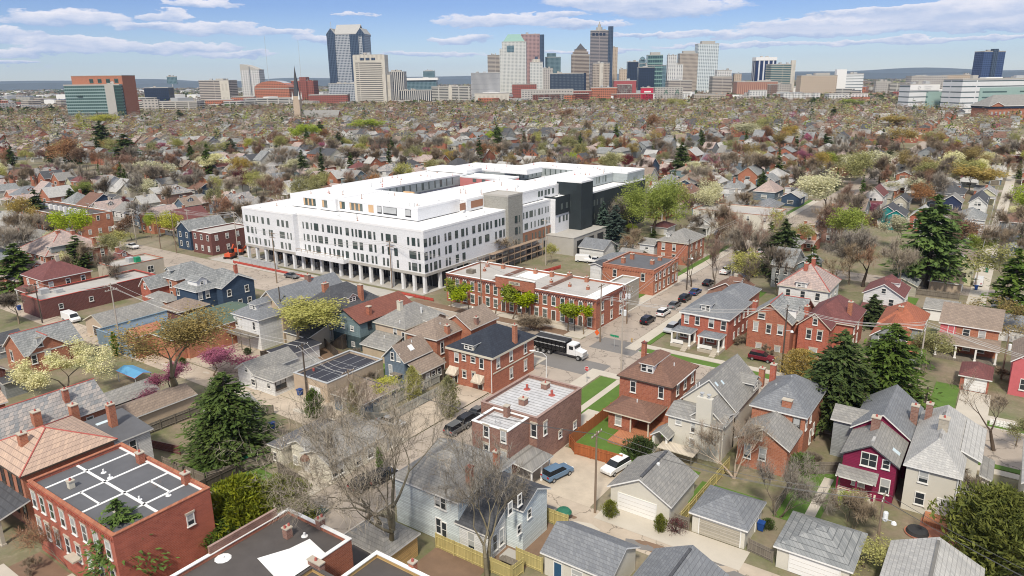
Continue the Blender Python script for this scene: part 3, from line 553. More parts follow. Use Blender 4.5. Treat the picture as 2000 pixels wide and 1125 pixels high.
h.winp(v2, 'S', 'f', [(280,800),(470,860),(280,1000),(475,1080)], .75, 1.5, **BL); h.winp(v, 'E', 'f', [(925,770,.7,1.7),(1090,835,.7,.8),(1250,735,.7,.8)], **BL); h.winp(v, 'S', 'f', [(805,790,.8,1.8)], **BL)
h.vol((-50.8,-46.6,70.4,75.6), 2.8, 'sE', .12, 'brick_brown', 'roof_grey', walls=False, occ=False); h.posts([(-47,70.8),(-47,73.2),(-50.3,70.8),(-47,75.2)], 0, 2.7, .09); mb = MB(); mb.tube([(-53.6,70.5,7),(-53.6,70.5,.3)], .08, 6); mb.obj('downpipe', ['steel_white'], h.root, h.org)
# brown hip brick house at the corner
h = House('brick_house', 'brick corner house with brown hipped roof, white dormer and rear porch beside the green lawn', 'house')
v = h.vol((-48.3,-38.8,97.4,108.3), 6.5, 'hip', .62, 'brick', 'roof_brown', trim='wood_dark'); v2 = h.vol((-47.4,-39.6,91.4,97.8), 3.1, 'hip', .5, 'brick', 'roof_brown', walls=False, trim='cream_trim'); h.bx('porch_wall', (-46.8,-43.2,92.,97.7,0,3.05), 'brick'); v2b = dict(r=(-46.8,-43.2,92.,97.), ov=0)
h.posts([(-40.1,91.9),(-43.,91.9)], 0, 3., .09, 'cream_trim'); h.bx('porch_deck', (-43.2,-39.8,92,97.7,0,.35), 'deck'); h.bx('garden_deck', (-44.6,-39.4,87.6,91.6,0,.45), 'deck')
h.winp(v, 'S', 22, [(935,770,.8,1.7),(1150,815,.7,1.8)], **BL); h._w(v2b, 'S', -45.1, 1.7, .9, 1.5, 'trim', 'glass', True, True, 'stone'); h.win(v, 'E', [.25,.55,.85], [5.,2.2], .8, 1.5, **BL)
h.dormer(v, 'S', 22, (1040,665), 2.1, 1.5, 'hip', nw=2, ww=.75, wh=1.1); h.chim(22, [(1010,540,2.4)], mat='brick', w=.7, cap='brick_dark'); h.chim(22, [(1090,500,1.1)], mat='brick_brown', w=.75); h.vent(22, [(965,890),(1250,610)])
mb = MB(); mb.box(-38.83,-38.7,99,106.5,6.35,6.5); mb.obj('gutter', ['steel_white'], h.root, h.org)
# cream house with white chimney
h = House('cream_house', 'cream sided house with steep grey roofs and broad white chimney on its gable', 'house')
v = h.vol((-36.9,-28.4,95.6,108.), 6.0, 'gy', .95, 'cream', 'roof_grey'); v2 = h.vol((-36.9,-28.5,90.3,96.4), 5.6, 'gx', .3, 'cream', 'roof_grey', ov=.35); v3 = h.vol((-34.0,-28.4,91.2,97.), 5.6, 'gy', .85, 'cream', 'roof_grey', occ=False)
h.vol((-38.2,-35.4,88.2,91.2), 2.9, 'gy', .7, 'cream', 'roof_grey', walls=False); h.bx('porch_wall', (-37.9,-37.6,88.7,91,0,2.8), 'cream'); h.posts([(-35.8,88.6),(-37.8,88.6)], 0, 2.8, .13); h.panel(v2, 'S', -36.3, .1, .95, 2.2, 'door_blue')
h.bx('chimney', (-32.5,-30.3,90.5,91.3,0,9.3), 'cream'); mb = MB(); mb.lathe(-31.9,90.9,[(9.3,.16),(9.75,.16),(9.8,.32),(9.95,.3)],10); mb.lathe(-30.9,90.9,[(9.3,.16),(9.7,.16),(9.75,.32),(9.9,.3)],10); mb.obj('chimney_pots', ['steel'], h.root, h.org)
h.winp(v2, 'S', 'g', [(182,725,.7,.9),(343,780,.95,1.9),(325,965,1.,1.8)]); h.winp(v3, 'S', 'g', [(583,835,.95,1.8),(562,1015,1.,1.8)]); h.vent('g', [(355,415),(385,405)], .07, .6); h.skyl('g', (560,365), .5, .5); h.skyl('g', (620,350), .5, .5)
h.dormer(v, 'E', 'g', (945,420), 2.6, 1.5, 'gy', 'roof_grey', nw=2, ww=.6, wh=1.); h.chim('g', [(1000,330,2.)], mat='brick_orange', w=.8)
h.bx('pergola_roof', (-36.5,-31.2,86.9,89.4,1.9,2.02), 'canvas'); h.posts([(-36.2,87.1),(-31.5,87.1),(-31.5,89.2)], 0, 1.9, .06, 'wood_grey', 'pergola_post')
# grey hip brick house
h = House('brick_house', 'orange brick house with smooth grey hipped roof and stub chimney right of the cream house', 'house')
v = h.vol((-27.4,-19.3,98.,110.4), 6.5, 'hip', .68, 'brick_orange', 'roof_blue_grey'); v2 = h.vol((-27.2,-19.8,91.6,98.4), 4.2, 'gy', .62, 'brick_orange', 'roof_grey')
h.winp(v, 'S', 'g', [(1357,765,.85,1.9)], fr='wood_dark', lintel='stone'); h.winp(v, 'E', 'g', [(1455,755,.6,1.6),(1500,680,.6,1.6),(1490,880,.7,2.),(1525,800,.6,1.6)], fr='trim'); h.winp(v2, 'S', 'g', [(980,850,.9,1.7),(870,1030,.8,1.8),(1020,1060,.8,1.6)], **BL)
h.chim('g', [(1255,600,1.0)], mat='brick_orange', w=1.3, d=.8, pots=0); h.chim('g', [(1110,330,2.6)], mat='brick_red', w=.8); h.vent('g', [(1270,465),(1310,290),(1155,370)], .14, .2, 'steel')
# garages
h = House('garage', 'beige gabled double garage with white door standing right of the utility pole', 'garage'); v = h.vol((-36.9,-28.3,72.6,81.4), 2.9, 'gy', .55, 'cream', 'roof_grey', trim='white'); h.panel(v, 'S', -32.9, .05, 5.0, 2.2, 'white', 'garage_door', lines=3); h.vent(32, [(1125,265)], .25, .15)
mb = MB(); xm = -32.6; mb.box(xm-.18, xm+.18, 73.2, 80.8, 5.2, 5.38); mb.obj('ridge_vent', ['roof_charcoal'], h.root, h.org)
h = House('garage', 'beige garage with blue-grey shingles and wide beige door, between white-door garages', 'garage'); v = h.vol((-26.4,-19.4,73.2,80.4), 2.7, 'hip', .5, 'cream', 'roof_blue_grey', trim='white'); h.panel(v, 'S', -22.7, .05, 4.8, 2.1, 'beige_siding', 'garage_door', lines=4); h.panel(v, 'E', 78., .05, .9, 2., 'cream_trim')
h = House('garage', 'white garage with worn smooth grey roof beside the leaning transformer pole', 'garage'); v = h.vol((-16.3,-8.2,72.1,80.2), 2.75, 'hip', .42, 'cream', 'slate_grey', trim='white'); h.panel(v, 'S', -12., .05, 5., 2.15, 'white', 'garage_door', lines=3)
h = House('garage', 'long dark grey gabled garage with blue door in the bottom middle', 'garage'); v = h.vol((-36.7,-28.1,56.8,63.7), 2.9, 'gx', .55, 'cream', 'roof_blue_grey', trim='white'); h.panel(v, 'S', -34.6, .05, .9, 2.1, 'door_blue'); h.win(v, 'S', [.52], [1.6], 1.2, 1.1)
h = House('garage', 'grey hipped garage cut by the bottom edge, right of the long dark garage', 'garage'); v = h.vol((-26.7,-18.3,54.,64.3), 2.9, 'gy', .5, 'cream', 'roof_blue_grey', trim='white'); mb = MB(); mb.box(-22.6,-22.3,55,63.5,4.98,5.1); mb.obj('ridge_vent', ['roof_charcoal'], h.root, h.org)
h = House('garage', 'pale-roofed garage in the lower right corner below the covered fire pit', 'garage'); v = h.vol((-5.9,2.9,68.,80.2), 2.8, 'gy', .48, 'cream', 'roof_light_grey', trim='white'); mb = MB(); mb.box(-1.65,-1.35,69,79.4,4.9,5.0); mb.obj('ridge_vent', ['roof_grey'], h.root, h.org)
# magenta house
h = House('magenta_house', 'magenta clapboard house with grey roof, white windows and small back porch', 'house')
v = h.vol((-13.9,-7.,92.4,101.), 5.4, 'gy', .62, 'magenta_siding', 'roof_grey', trim='roof_charcoal'); v2 = h.vol((-14.2,-6.6,100.,112.), 5.8, 'gy', .75, 'magenta_siding', 'roof_blue_grey'); v3 = h.vol((-17.,-9.,101.5,106.5), 5.7, 'gx', .55, 'grey_siding', 'roof_grey'); v4 = h.vol((-13.9,-9.2,91.,92.8), 3., 'sS', .42, 'magenta_siding', 'roof_grey', walls=False, occ=False)
h.winp(v, 'S', 'p', [(365,517,1.7,1.7),(490,552,.7,1.1),(480,712,.95,1.9)]); h.bx('porch_deck', (-13.8,-9.2,91.,92.8,0,.7), 'cream_trim'); h.posts([(-13.6,91.1),(-9.4,91.1),(-11.4,91.1)], .7, 2.95, .1, 'magenta_siding'); h._w(v, 'S', -11.4, 1.9, 1.4, .9, 'trim', 'glass', True); mb = MB(); [mb.box(-13.6, -9.4, 91.02, 91.12, 1.2+.25*i, 1.25+.25*i) for i in range(2)]; mb.obj('railing', ['magenta_siding'], h.root, h.org)
h.chim('p', [(405,300,1.6)], mat='brick_brown', w=1.); h.chim('p', [(685,250,2.4)], mat='brick_brown', w=.9); h.skyl('p', (565,465), .9, .8); h.skyl('p', (400,365), .35, 1.5, 'roof_light_grey')
# big pale grey house
h = House('cream_house', 'tall pale grey sided house with light shingled roof, next to the magenta house', 'house')
v = h.vol((-6.7,-.4,92.2,110.), 6.2, 'hip', .95, 'cream', 'roof_light_grey', trim='white'); v2 = h.vol((-1.2,1.2,98.,108.4), 6.2, 'sE', .4, 'cream', 'roof_light_grey', trim='white'); v3 = h.vol((-.7,1.3,92.2,98.), 3., 'sE', .75, 'cream', 'roof_grey', trim='white'); v4 = h.vol((1.1,2.6,98,104), 4., 'sE', .3, 'cream', 'roof_grey')
h.winp(v, 'S', 'p', [(765,640,.9,1.5),(735,800,.9,1.5)], gl='glass'); h.winp(v3, 'S', 'p', [(1060,905,.95,1.3)]); u, z = h.wall_at(v, 'S', *q('p', 882, 960)); h.panel(v, 'S', u, .6, 1., 2.1, 'white'); h.bx('porch_steps', (u-1.6,u+.9,90.2,92.55,0,.6), 'deck')
h.chim('p', [(795,215,2.)], mat='brick_brown', w=.8); h.chim('p', [(905,290,1.2)], mat='stone_block', w=1.1); h.skyl('p', (890,345), .35, 1.4, 'roof_grey'); h.skyl('p', (915,185), .35, 1.4, 'roof_grey'); mb = MB(); mb.tube([(-.85,92.45,6.),(-.85,92.45,.2)], .07, 6); mb.obj('downpipe', ['steel_white'], h.root, h.org)
h = House('cream_house', 'pale stucco house cut by the right edge beyond the big pale grey house', 'house'); v = h.vol((5.2,14.,95.,108.), 6.2, 'gy', .8, 'cream', 'roof_light_grey'); h.win(v, 'S', [.3], [4.4], .9, 1.5)
# navy hip brick house
h = House('brick_house', 'red brick foursquare with navy hipped roof, white cornice and two striped awnings', 'house')
v = h.vol((-79.1,-68.7,91.8,105.4), 6.8, 'hip', .55, 'brick', 'roof_navy', trim='cream_trim', th=.42); h.winp(v, 'S', 21, [(1548,545,.75,1.5),(1605,545,.7,.9),(1675,562,.8,.9),(1740,592,.75,1.7),(1608,675,.7,1.1),(1680,690,.6,1.2)], **BL); h.win(v, 'E', [.13,.43,.78], [5.2], .75, 1.7, **BL); h.win(v, 'E', [.43,.78], [1.9], .75, 1.7, **BL)
h.dormer(v, 'S', 21, (1640,490), 2.1, 1.1, 'hip', 'cream_trim', nw=2); h.chim(21, [(1685,350,1.6)], mat='brick_brown', w=.85); h.chim('r', [(735,870,3.2)], mat='brick_orange', w=.7); h.chim('r', [(665,635,1.3)], mat='brick_brown', w=.8)
for (zx, zy) in ((1530,650),(1725,715)):
    u, z = h.wall_at(v, 'S', *q(21, zx, zy)); mb = MB(); w = 1.05
    mb.face([(u-w,92.15,z+.9),(u+w,92.15,z+.9),(u+w,90.9,z-.1),(u-w,90.9,z-.1)]); mb.face([(u-w,90.9,z-.1),(u+w,90.9,z-.1),(u+w,90.9,z-.35),(u-w,90.9,z-.35)]); mb.face([(u-w,92.15,z+.9),(u-w,90.9,z-.1),(u-w,90.9,z-.35),(u-w,92.15,z-.35)]); mb.face([(u+w,92.15,z+.9),(u+w,90.9,z-.1),(u+w,90.9,z-.35),(u+w,92.15,z-.35)])
    mb.obj('awning', ['canvas'], h.root, h.org); h.panel(v, 'S', u+.2, .3, .9, 2., 'wood_dark')
h.bx('belt_course', (-69.07,-69.,92.3,105,3.55,3.75), 'cream_trim'); mb = MB(); mb.tube([(-69.2,92.05,6.5),(-69.2,92.05,.2)], .07, 6); mb.obj('downpipe', ['steel_white'], h.root, h.org)
# brown hip
h = House('brick_house', 'brick house with taupe hipped roof directly left of the navy-roofed house', 'house'); v = h.vol((-90.9,-82.9,93.9,103.4), 6.5, 'hip', .6, 'brick_orange', 'roof_taupe'); v2 = h.vol((-88.,-80.5,101.,110.), 6.9, 'gy', .6, 'brick_orange', 'roof_taupe'); h.winp(v, 'E', 21, [(1435,470,.75,2.),(1440,600,.75,2.)], **BL); h.chim(21, [(1465,360,1.4)], mat='brick_orange', w=.8); h.chim(21, [(1690,290,1.2)], mat='brick_brown', w=.7); h.vent(21, [(1345,240),(1420,290)], .1, .3)
h = House('blue_grey_house', 'slim blue-grey gabled house with skylit brown roof and lean-to porch', 'house'); v = h.vol((-88.2,-82.7,85.,92.6), 5.1, 'gy', .95, 'blue_grey_siding', 'roof_taupe'); v2 = h.vol((-83.2,-80.,86.,93.), 3.3, 'sE', .45, 'wood_grey', 'roof_taupe', occ=False)
h.winp(v, 'S', 21, [(1052,535,.65,1.3),(1100,545,.65,1.3),(1040,640,.65,1.8)]); h.skyl(21, (1195,475), .8, 1.1, 'white'); h.chim(21, [(1080,440,1.)], mat='brick_orange', w=.6, pots=0); h.vent(21, [(1200,430)], .1, .4); h.win(v2, 'E', [.3,.55,.8], [1.9], .8, 1.2); h.bx('door_hood', (-85.6,-83.6,84.2,85.4,2.6,2.75), 'wood_grey')
h = House('beige_house', 'beige rendered house with grey hipped roof and cream chimney left of the taupe-roofed brick', 'house'); v = h.vol((-101.4,-92.6,96.,108.), 6.1, 'hip', .68, 'tan_wall', 'roof_grey', trim='cream_trim'); v2 = h.vol((-100.8,-93.6,91.6,96.4), 3., 'sS', .3, 'tan_wall', 'roof_grey'); h.vol((-94.4,-90.6,101.5,106.5), 6.4, 'gx', .5, 'tan_wall', 'roof_grey', occ=False)
h.winp(v, 'S', 21, [(1075,350,.8,1.7),(1138,385,.6,1.7)]); h.chim(21, [(1100,185,1.8)], mat='cream_trim', w=.9); h.vent(21, [(1110,280),(990,395)]); h.vent(21, [(1275,205)], .14, 1.2)
h = House('two_tone_house', 'two-tone teal gabled house with maroon roof, black fire stairs and small hooded windows', 'house'); v = h.vol((-111.9,-102.8,93.8,110.), 5.9, 'gy', .5, 'pale_teal_siding', 'roof_red_brown', z0=2.9, trim='rubber_black'); h.bx('wall', (-111.54,-103.16,94.16,109.6,0,2.9), 'dark_teal_siding')
h.winp(v, 'S', 21, [(672,298,.8,.8),(742,320,.8,.8),(688,425,.7,.8),(752,440,.8,.8)]); h.winp(v, 'E', 21, [(875,295,.8,1.1)], fr='rubber_black'); u, z = h.wall_at(v, 'S', *q(21, 590, 310)); h.panel(v, 'S', u, 3.1, .9, 2.1, 'rubber_black'); h.chim(21, [(862,215,1.6)], mat='brick', w=.8, pots=0)
h.stair(u-.2, u+4.2, 92.8, 93.9, 0, 3., 12, 'x', 'wood_dark', 'fire_stair'); 
h = House('dark_roofed_house', 'house with near-black steep hipped roof, gabled dormer and tall orange chimney', 'house'); v = h.vol((-120.4,-110.7,93.4,107.5), 6.8, 'hip', .82, 'beige_siding', 'roof_charcoal', trim='cream_trim'); h.vol((-118.5,-110.9,87.5,93.8), 3.3, 'sS', .25, 'stone', 'roof_charcoal', occ=True)
h.win(v, 'S', [.3,.7,.9], [5.,2.], .8, 1.6); h.dormer(v, 'E', 'm', (1130,270), 2., 1.1, 'gy', 'tan_wall', nw=2); h.chim('m', [(1195,245,3.)], mat='brick_orange', w=1.1, d=.7, pots=0); h.chim('m', [(870,190,1.8)], mat='brick_orange', w=.8, d=1.3, pots=2); h.vent('m', [(870,310)], .1, .4)
h = House('grey_roofed_house', 'large pale house with ribbed blue-grey roof, upper deck and outside wooden stairs', 'house'); v = h.vol((-129.4,-120.2,83.2,90.), 6.5, 'hip', .55, 'white_siding', 'roof_blue_grey', trim='white'); v2 = h.vol((-128.6,-119.9,88.6,107.), 7.2, 'gy', .8, 'tan_wall', 'roof_blue_grey')
h.dormer(v, 'S', 'm', (245,340), 2., 1.2, 'hip', nw=2); h.chim('m', [(345,185,1.2)], mat='brick_brown', w=.9); h.chim('m', [(720,75,1.)], mat='brick_brown', w=1.3, d=.8); h.chim('m', [(670,275,.6)], mat='brick_brown', w=.8); h.win(v, 'S', [.12,.8], [4.9], .7, 1.6); h.win(v2, 'E', [.2,.5,.8], [5.4,2.4], .8, 1.6)
h.bx('deck', (-130.4,-121.,81.2,83.6,3.0,3.2), 'wood_grey'); h.posts([(-130.2,81.4),(-127,81.4),(-124,81.4),(-121.2,81.4)], 0, 4.1, .07, 'wood_grey', 'deck_post'); h.stair(-134.6,-130.4,81.2,82.2,0,3.1,13,'x','wood_grey','outside_stair'); h.bx('railing', (-130.4,-121,81.2,81.26,3.9,4.05), 'wood_grey')
# black flat garage, small white houses
h = House('tan_workshop', 'tan workshop with black rolled flat roof beside the alley', 'garage'); v = h.vol((-98.6,-90.,74.,87.1), 3.5, 'flat', wall='tan_wall', roof='flat_black', trim='steel'); mb = MB(); [mb.box(-98.3+2.2*k,-98.24+2.2*k,74.4,86.7,3.085,3.10) for k in range(1,4)]; [mb.box(-98.2,-90.4,74.4+4.1*k,74.46+4.1*k,3.085,3.10) for k in range(1,3)]; mb.obj('roof_seam', ['steel'], h.root, h.org); h.vent(21, [(445,650)], .2, .5, 'ridge_red'); h.panel(v, 'S', -93.2, .05, 2.6, 2.1, 'white', 'garage_door', lines=2)
h = House('white_cottage', 'small white cottage with crossed grey gables and black windows beside tan workshop', 'house'); v = h.vol((-110.,-104.6,70.2,80.), 3.1, 'gy', .62, 'white_siding', 'roof_grey'); v2 = h.vol((-105.6,-99.4,70.4,76.6), 2.9, 'hip', .5, 'white_siding', 'roof_grey'); h.winp(v2, 'S', 21, [(100,760,.8,1.)]); h.winp(v2, 'E', 21, [(190,750,2.,1.5)], fr='wood_dark'); h.winp(v, 'S', 20, [(1900,640,.7,.7),(1955,735,1.,1.)]); h.vol((-103.,-99.,76,82), 2.7, 'sE', .1, 'white_siding', 'roof_grey', occ=True); h.vol((-112,-107.5,78.6,88.), 2.9, 'sE', .1, 'white_siding', 'flat_black')
h = House('blue_shed_garage', 'blue-grey garage with brown roof half hidden behind yellow shrubs', 'garage'); v = h.vol((-87.6,-80.,72.6,80.8), 2.9, 'hip', .45, 'blue_grey_siding', 'roof_taupe'); h.panel(v, 'S', -83.8, .05, 3., 2., 'grey_siding', 'garage_door', lines=2)
h = House('shed', 'grey-roofed shed below the white cottage beside the big spruce', 'shed'); v = h.vol((-100,-94.2,57.5,64.), 2.6, 'gy', .5, 'grey_siding', 'roof_grey')
h = House('brown_shed', 'long low shed with brown metal roof beside the wooden garden fence', 'shed'); v = h.vol((-113.5,-107.,48.,61.), 2.4, 'gy', .35, 'tan_wall', 'roof_taupe'); h = House('dark_shed', 'grey lean-to roof in the garden under the redbuds', 'shed'); h.vol((-117.5,-114.,50.,58.5), 2.6, 'sE', .3, 'wood_grey', 'roof_grey')
# garages and hall on the left
h = House('long_garage', 'long cream garage with grey roof and brown door near alley bend', 'garage'); v = h.vol((-162.6,-153.9,69.1,84.), 2.9, 'gy', .45, 'tan_wall', 'roof_grey', trim='cream_trim'); h.panel(v, 'S', -157.2, .05, 3.4, 2.1, 'wood_dark', 'garage_door', lines=3)
h = House('blue_wall_workshop', 'low workshop with light blue boarded walls and flat blue-grey roof', 'building'); v = h.vol((-152.8,-144.,67.2,84.), 3.1, 'flat', wall='light_blue_wall', roof='blue_grey_siding', trim='light_blue_wall'); h.vol((-144,-138.5,66.8,70.6), 2., 'flat', wall='light_blue_wall', roof='flat_grey', trim='light_blue_wall')
h = House('brick_hall', 'brick hall with broad green hipped roof, brown cupola and gabled annexe', 'building'); v = h.vol((-139.5,-128.2,72.5,92.), 5., 'hip', .42, 'brick_orange', 'roof_green'); v2 = h.vol((-141.,-136.8,66.9,73.), 4.6, 'gy', .62, 'brick_orange', 'brick_orange'); v3 = h.vol((-137.4,-129.,70.,73.2), 4.6, 'sS', .1, 'brick_orange', 'roof_green'); h.panel(v2, 'S', -139., .05, 1.4, 2.6, 'wood_dark')
h.bx('cupola_wall', (-140.3,-135.4,76.,81.4,5.,8.), 'brick_dark'); mb = MB(); roof_into(mb, (-141.2,-134.5,75.2,82.2), 7.9, 'hip', .5); mb.obj('cupola_roof', ['roof_taupe', 'cream_trim'], h.root, h.org)
h = House('blue_house', 'dark blue clapboard house with grey roof and white windows left of centre', 'house'); v = h.vol((-158.4,-149.2,88.,103.), 6.6, 'hip', .62, 'blue_siding', 'slate_grey', trim='white'); v2 = h.vol((-151.,-146.9,93.,102.4), 6.6, 'gx', .5, 'blue_siding', 'slate_grey', trim='white'); h.winp(v, 'S', 20, [(1375,35,.8,1.7)]); h.winp(v, 'E', 20, [(1545,70,.8,1.6),(1600,55,.8,1.6)]); h.win(v2, 'E', [.2,.75], [5.], .9, 1.4); h.win(v2, 'E', [.2,.5,.8], [2.], .9, 1.4); h.dormer(v, 'E', 10, (1560,1095), 2.6, 1.2, 'gy', 'white', nw=1); h.chim(10, [(1510,985,1.3),(1810,1000,2.)], mat='brick_red', w=.7)
h = House('brick_house', 'orange brick house with crossed grey roofs just behind the dark blue house', 'house'); v = h.vol((-173.,-165.,92.7,104.), 6., 'hip', .7, 'brick_orange', 'slate_grey', trim='white'); h.dormer(v, 'S', 10, (1300,1010), 1.8, 1.1, 'gy', 'grey_siding', nw=1); h.chim(10, [(1450,910,1.4)], mat='brick', w=.8); h.win(v, 'S', [.2,.6], [4.4,1.8], .8, 1.5); h.win(v, 'E', [.3,.7], [4.4], .8, 1.5)
h = House('brick_cottage', 'tiny red brick gabled cottage between flat brick sheds and the dark blue house', 'house'); v = h.vol((-174.1,-169.,88.,95.), 4.2, 'gy', 1., 'brick_red', 'slate_grey', trim='white'); h.win(v, 'S', [.5], [4.6], .7, 1.2); h.vol((-168.6,-163.6,86.5,91.), 3., 'hip', .5, 'brick_orange', 'roof_grey', trim='white'); h.vol((-163,-159.3,86.5,90.5), 3., 'hip', .5, 'brick_orange', 'roof_grey', trim='white')
h = House('brick_shop', 'long low dark brick building with tan flat roof at left, beside two dead garden shrubs', 'building'); v = h.vol((-190.2,-180.2,68.4,96.), 4.5, 'flat', wall='brick_dark', roof='flat_grey', trim='barrier_red'); h.bx('roof_unit', (-188.6,-186.9,71.5,73.4,4,5.3), 'steel'); h.bx('roof_unit', (-186.3,-184.9,74,75.6,4,5.), 'steel'); h.win(v, 'E', [.15,.4], [2.2], .8, 1.)
h = House('commercial_building', 'flat grey-roofed brick shop with two red-capped chimneys and rooftop units', 'building'); v = h.vol((-204.,-194.4,93.,106.5), 5., 'flat', wall='stone', roof='flat_grey', trim='brick'); h.bx('roof_unit', (-200.5,-198.6,99.,100.6,4.6,5.8), 'steel'); h.bx('roof_unit', (-198.,-196.8,100.,101.4,4.6,6.), 'sign_green'); h.win(v, 'E', [.2,.7], [2.6], 1.6, 1.8)
for (zx, zy) in ((1182,845),(1310,850)):
    k = h.hit(*q(10, zx, zy)); 
    if k: x, y, z, _ = k; mb = MB(); mb.box(x-.7,x+.7,y-.7,y+.7,z-.4,z+1.6,0); mb.lathe(x,y,[(z+1.6,1.25),(z+2.3,.1)],8,1); mb.obj('turret', ['brick','ridge_red'], h.root, h.org)
for i, (r, ze, kind, p, wl, rf, lb, chs, rc) in enumerate([
  ((-243.5,-225,89.,107.), 5., 'hip', .6, 'brick', 'slate_pink', 'wide brick house with pink slate roof, red ridges and dormer, left middle', [(720,790,2.4),(435,700,1.),(550,700,1.)], 'ridge_red'),
  ((-262,-253.2,90.8,106.), 5., 'hip', .55, 'grey_siding', 'roof_grey', 'grey hipped house with pale chimney at left edge in front of tall spruce', [(125,690,1.6)], None),
  ((-214.2,-204.,127.8,143.), 7., 'flat', 0, 'brick_dark', 'flat_grey', 'dark red brick flat-roofed building left of the white construction', [], None),
  ((-224.,-216.,128.,142.), 6.5, 'gy', .7, 'blue_siding', 'slate_grey', 'blue Victorian house with steep white-edged gable left of the dark brick building', [(1440,540,1.3)], None),
  ((-312,-267.,116.,130.), 8., 'flat', 0, 'brick_orange', 'flat_brown', 'long orange brick row with pale rooftop chimneys on the far left', [], None)]):
    h = House('brick_row' if i == 4 else 'old_house', lb, 'building' if kind == 'flat' else 'house'); v = h.vol(r, ze, kind, p, wl, rf, ridge=rc, trim='trim')
    n = max(2, int((r[1]-r[0])/3)); h.win(v, 'S', [(k+.5)/n for k in range(n)], [ze-1.6, 1.9], .85, 1.6, near=False); n = max(2, int((r[3]-r[2])/3.5)); h.win(v, 'E', [(k+.5)/n for k in range(n)], [ze-1.6, 1.9], .85, 1.5, near=False)
    if chs: h.chim(10, chs, mat='brick', w=.9)
    if i == 0: h.dormer(v, 'S', 10, (380,830), 2.6, 1.3, 'hip', 'grey_siding', nw=2)
    if i == 3: h.dormer(v, 'E', 10, (1330,690), 2.4, 1.4, 'gy', 'blue_siding', nw=1)
    if i == 4:
        for k in range(12): h.bx('chimney', (r[0]+2+3.7*k, r[0]+3.2+3.7*k, 121, 122, 7.6, 9.4), 'white')
        for x in (-311.5, -269): mb = MB(); mb.lathe(x, 116, [(2,1.6),(9,1.6),(9.05,1.9),(10.6,.1)], 8, 0); mb.obj('turret', ['grey_siding'], h.root, h.org)
# --- north of the avenue: brick row with pediment
h = House('brick_row', 'long two-storey brick row with inscribed pediment facing the avenue', 'building')
v = h.vol((-111.2,-69.9,130.4,144.5), 7., 'flat', wall='brick', roof='flat_grey', trim='seal_white')
xs = np.linspace(-109.9,-71.4,18); a_, b_ = win_meshes(.95, 1.9, 'trim', 'glass_green', True, 'white')
for i, x in enumerate(xs):
    h._w(v, 'S', float(x), 4.9, .95, 1.9, 'trim', 'glass_green', True, True, 'white')
    if i % 3 == 1: h.panel(v, 'S', float(x), .3, 1., 2.4, 'wood_dark')
    else: h._w(v, 'S', float(x), 1.75, 1.0, 1.9, 'trim', 'glass_green', True, True, 'white')
h.win(v, 'E', [.2,.5,.8], [4.9,1.8], .8, 1.7, **BL)
mb = MB()
for x in np.arange(-111., -70.1, .62): mb.box(x, x+.32, 130.15, 130.4, 6.1, 6.55)
for y in np.arange(130.4, 144., .62): mb.box(-69.9, -69.65, y, y+.32, 6.1, 6.55)
mb.box(-111.2,-70,130.2,130.4,6.55,6.7); mb.obj('cornice', ['brick_dark'], h.root, h.org)
mb = MB(); mb.box(-96.1,-85.4,130.1,130.75,5.9,8.5); mb.obj('pediment', ['brick'], h.root, h.org); mb = MB(); mb.box(-96.3,-85.2,129.95,130.85,8.5,8.65); mb.obj('pediment_coping', ['trim'], h.root, h.org)
mb = MB(); mb.box(-92.3,-89.2,130.02,130.1,7.05,7.85); mb.lathe(0,0,[(0,.01),(0.001,.01)],3); pq = mb.obj('name_plaque', ['stone'], h.root, h.org)
def text(s, name, size, loc, rz_, mat, parent, ext=.01, rx=math.pi/2):
    cu = bpy.data.curves.new(name, 'FONT'); cu.body = s; cu.size = size; cu.extrude = ext; cu.align_x = 'CENTER'; cu.align_y = 'CENTER'
    t = bpy.data.objects.new(name, cu); COL.objects.link(t); C.view_layer.update(); me = bpy.data.meshes.new_from_object(t); bpy.data.objects.remove(t)
    me.materials.clear(); me.materials.append(M[mat]); o = bpy.data.objects.new(name, me); COL.objects.link(o); o.parent = parent; o.location = loc; o.rotation_euler = (rx, 0, rz_); return o
text('WELLER', 'lettering', .62, (-90.75-h.org[0], 130.0-h.org[1], 7.45), 0, 'inside_dark', h.root)
for x in (-97.5, -84.): h.bx('party_wall', (x,x+.3,130.8,144.2,6.6,7.35), 'brick_brown')
h.bx('roof_patch', (-96.,-90.,138,144,6.585,6.60), 'seal_white'); h.bx('roof_patch', (-73.5,-70.3,131,144,6.585,6.60), 'seal_white')
h.chim('r', [(465,110,.9),(620,130,1.),(945,180,1.),(1108,210,1.2),(1285,215,1.),(1458,265,1.2)], mat='brick_orange', w=.8); h.chim('r', [(1290,310,.6),(1472,340,.7),(1105,270,.5),(435,155,.6)], mat='brick', w=.6); h.bx('roof_unit', (-107.8,-106.,134,135.6,6.5,7.5), 'wood_grey')
h.vol((-74.6,-70.2,144.5,152.), 6.8, 'flat', wall='beige_siding', roof='flat_grey')
h.bx('porch_steps', (-82.5,-72,129.2,130.4,0,.5), 'stone')
h = House('brick_building', 'two-storey orange brick building with dentil cornice and dark flat roof behind the row', 'building')
v = h.vol((-84.6,-70.5,160.8,176.3), 6.5, 'flat', wall='brick_orange', roof='flat_dark', trim='brick_orange'); mb = MB()
for x in np.arange(-84.5, -70.7, .7): mb.box(x, x+.35, 160.6, 160.8, 5.6, 6.05)
for y in np.arange(160.8, 176., .7): mb.box(-70.5, -70.3, y, y+.35, 5.6, 6.05)
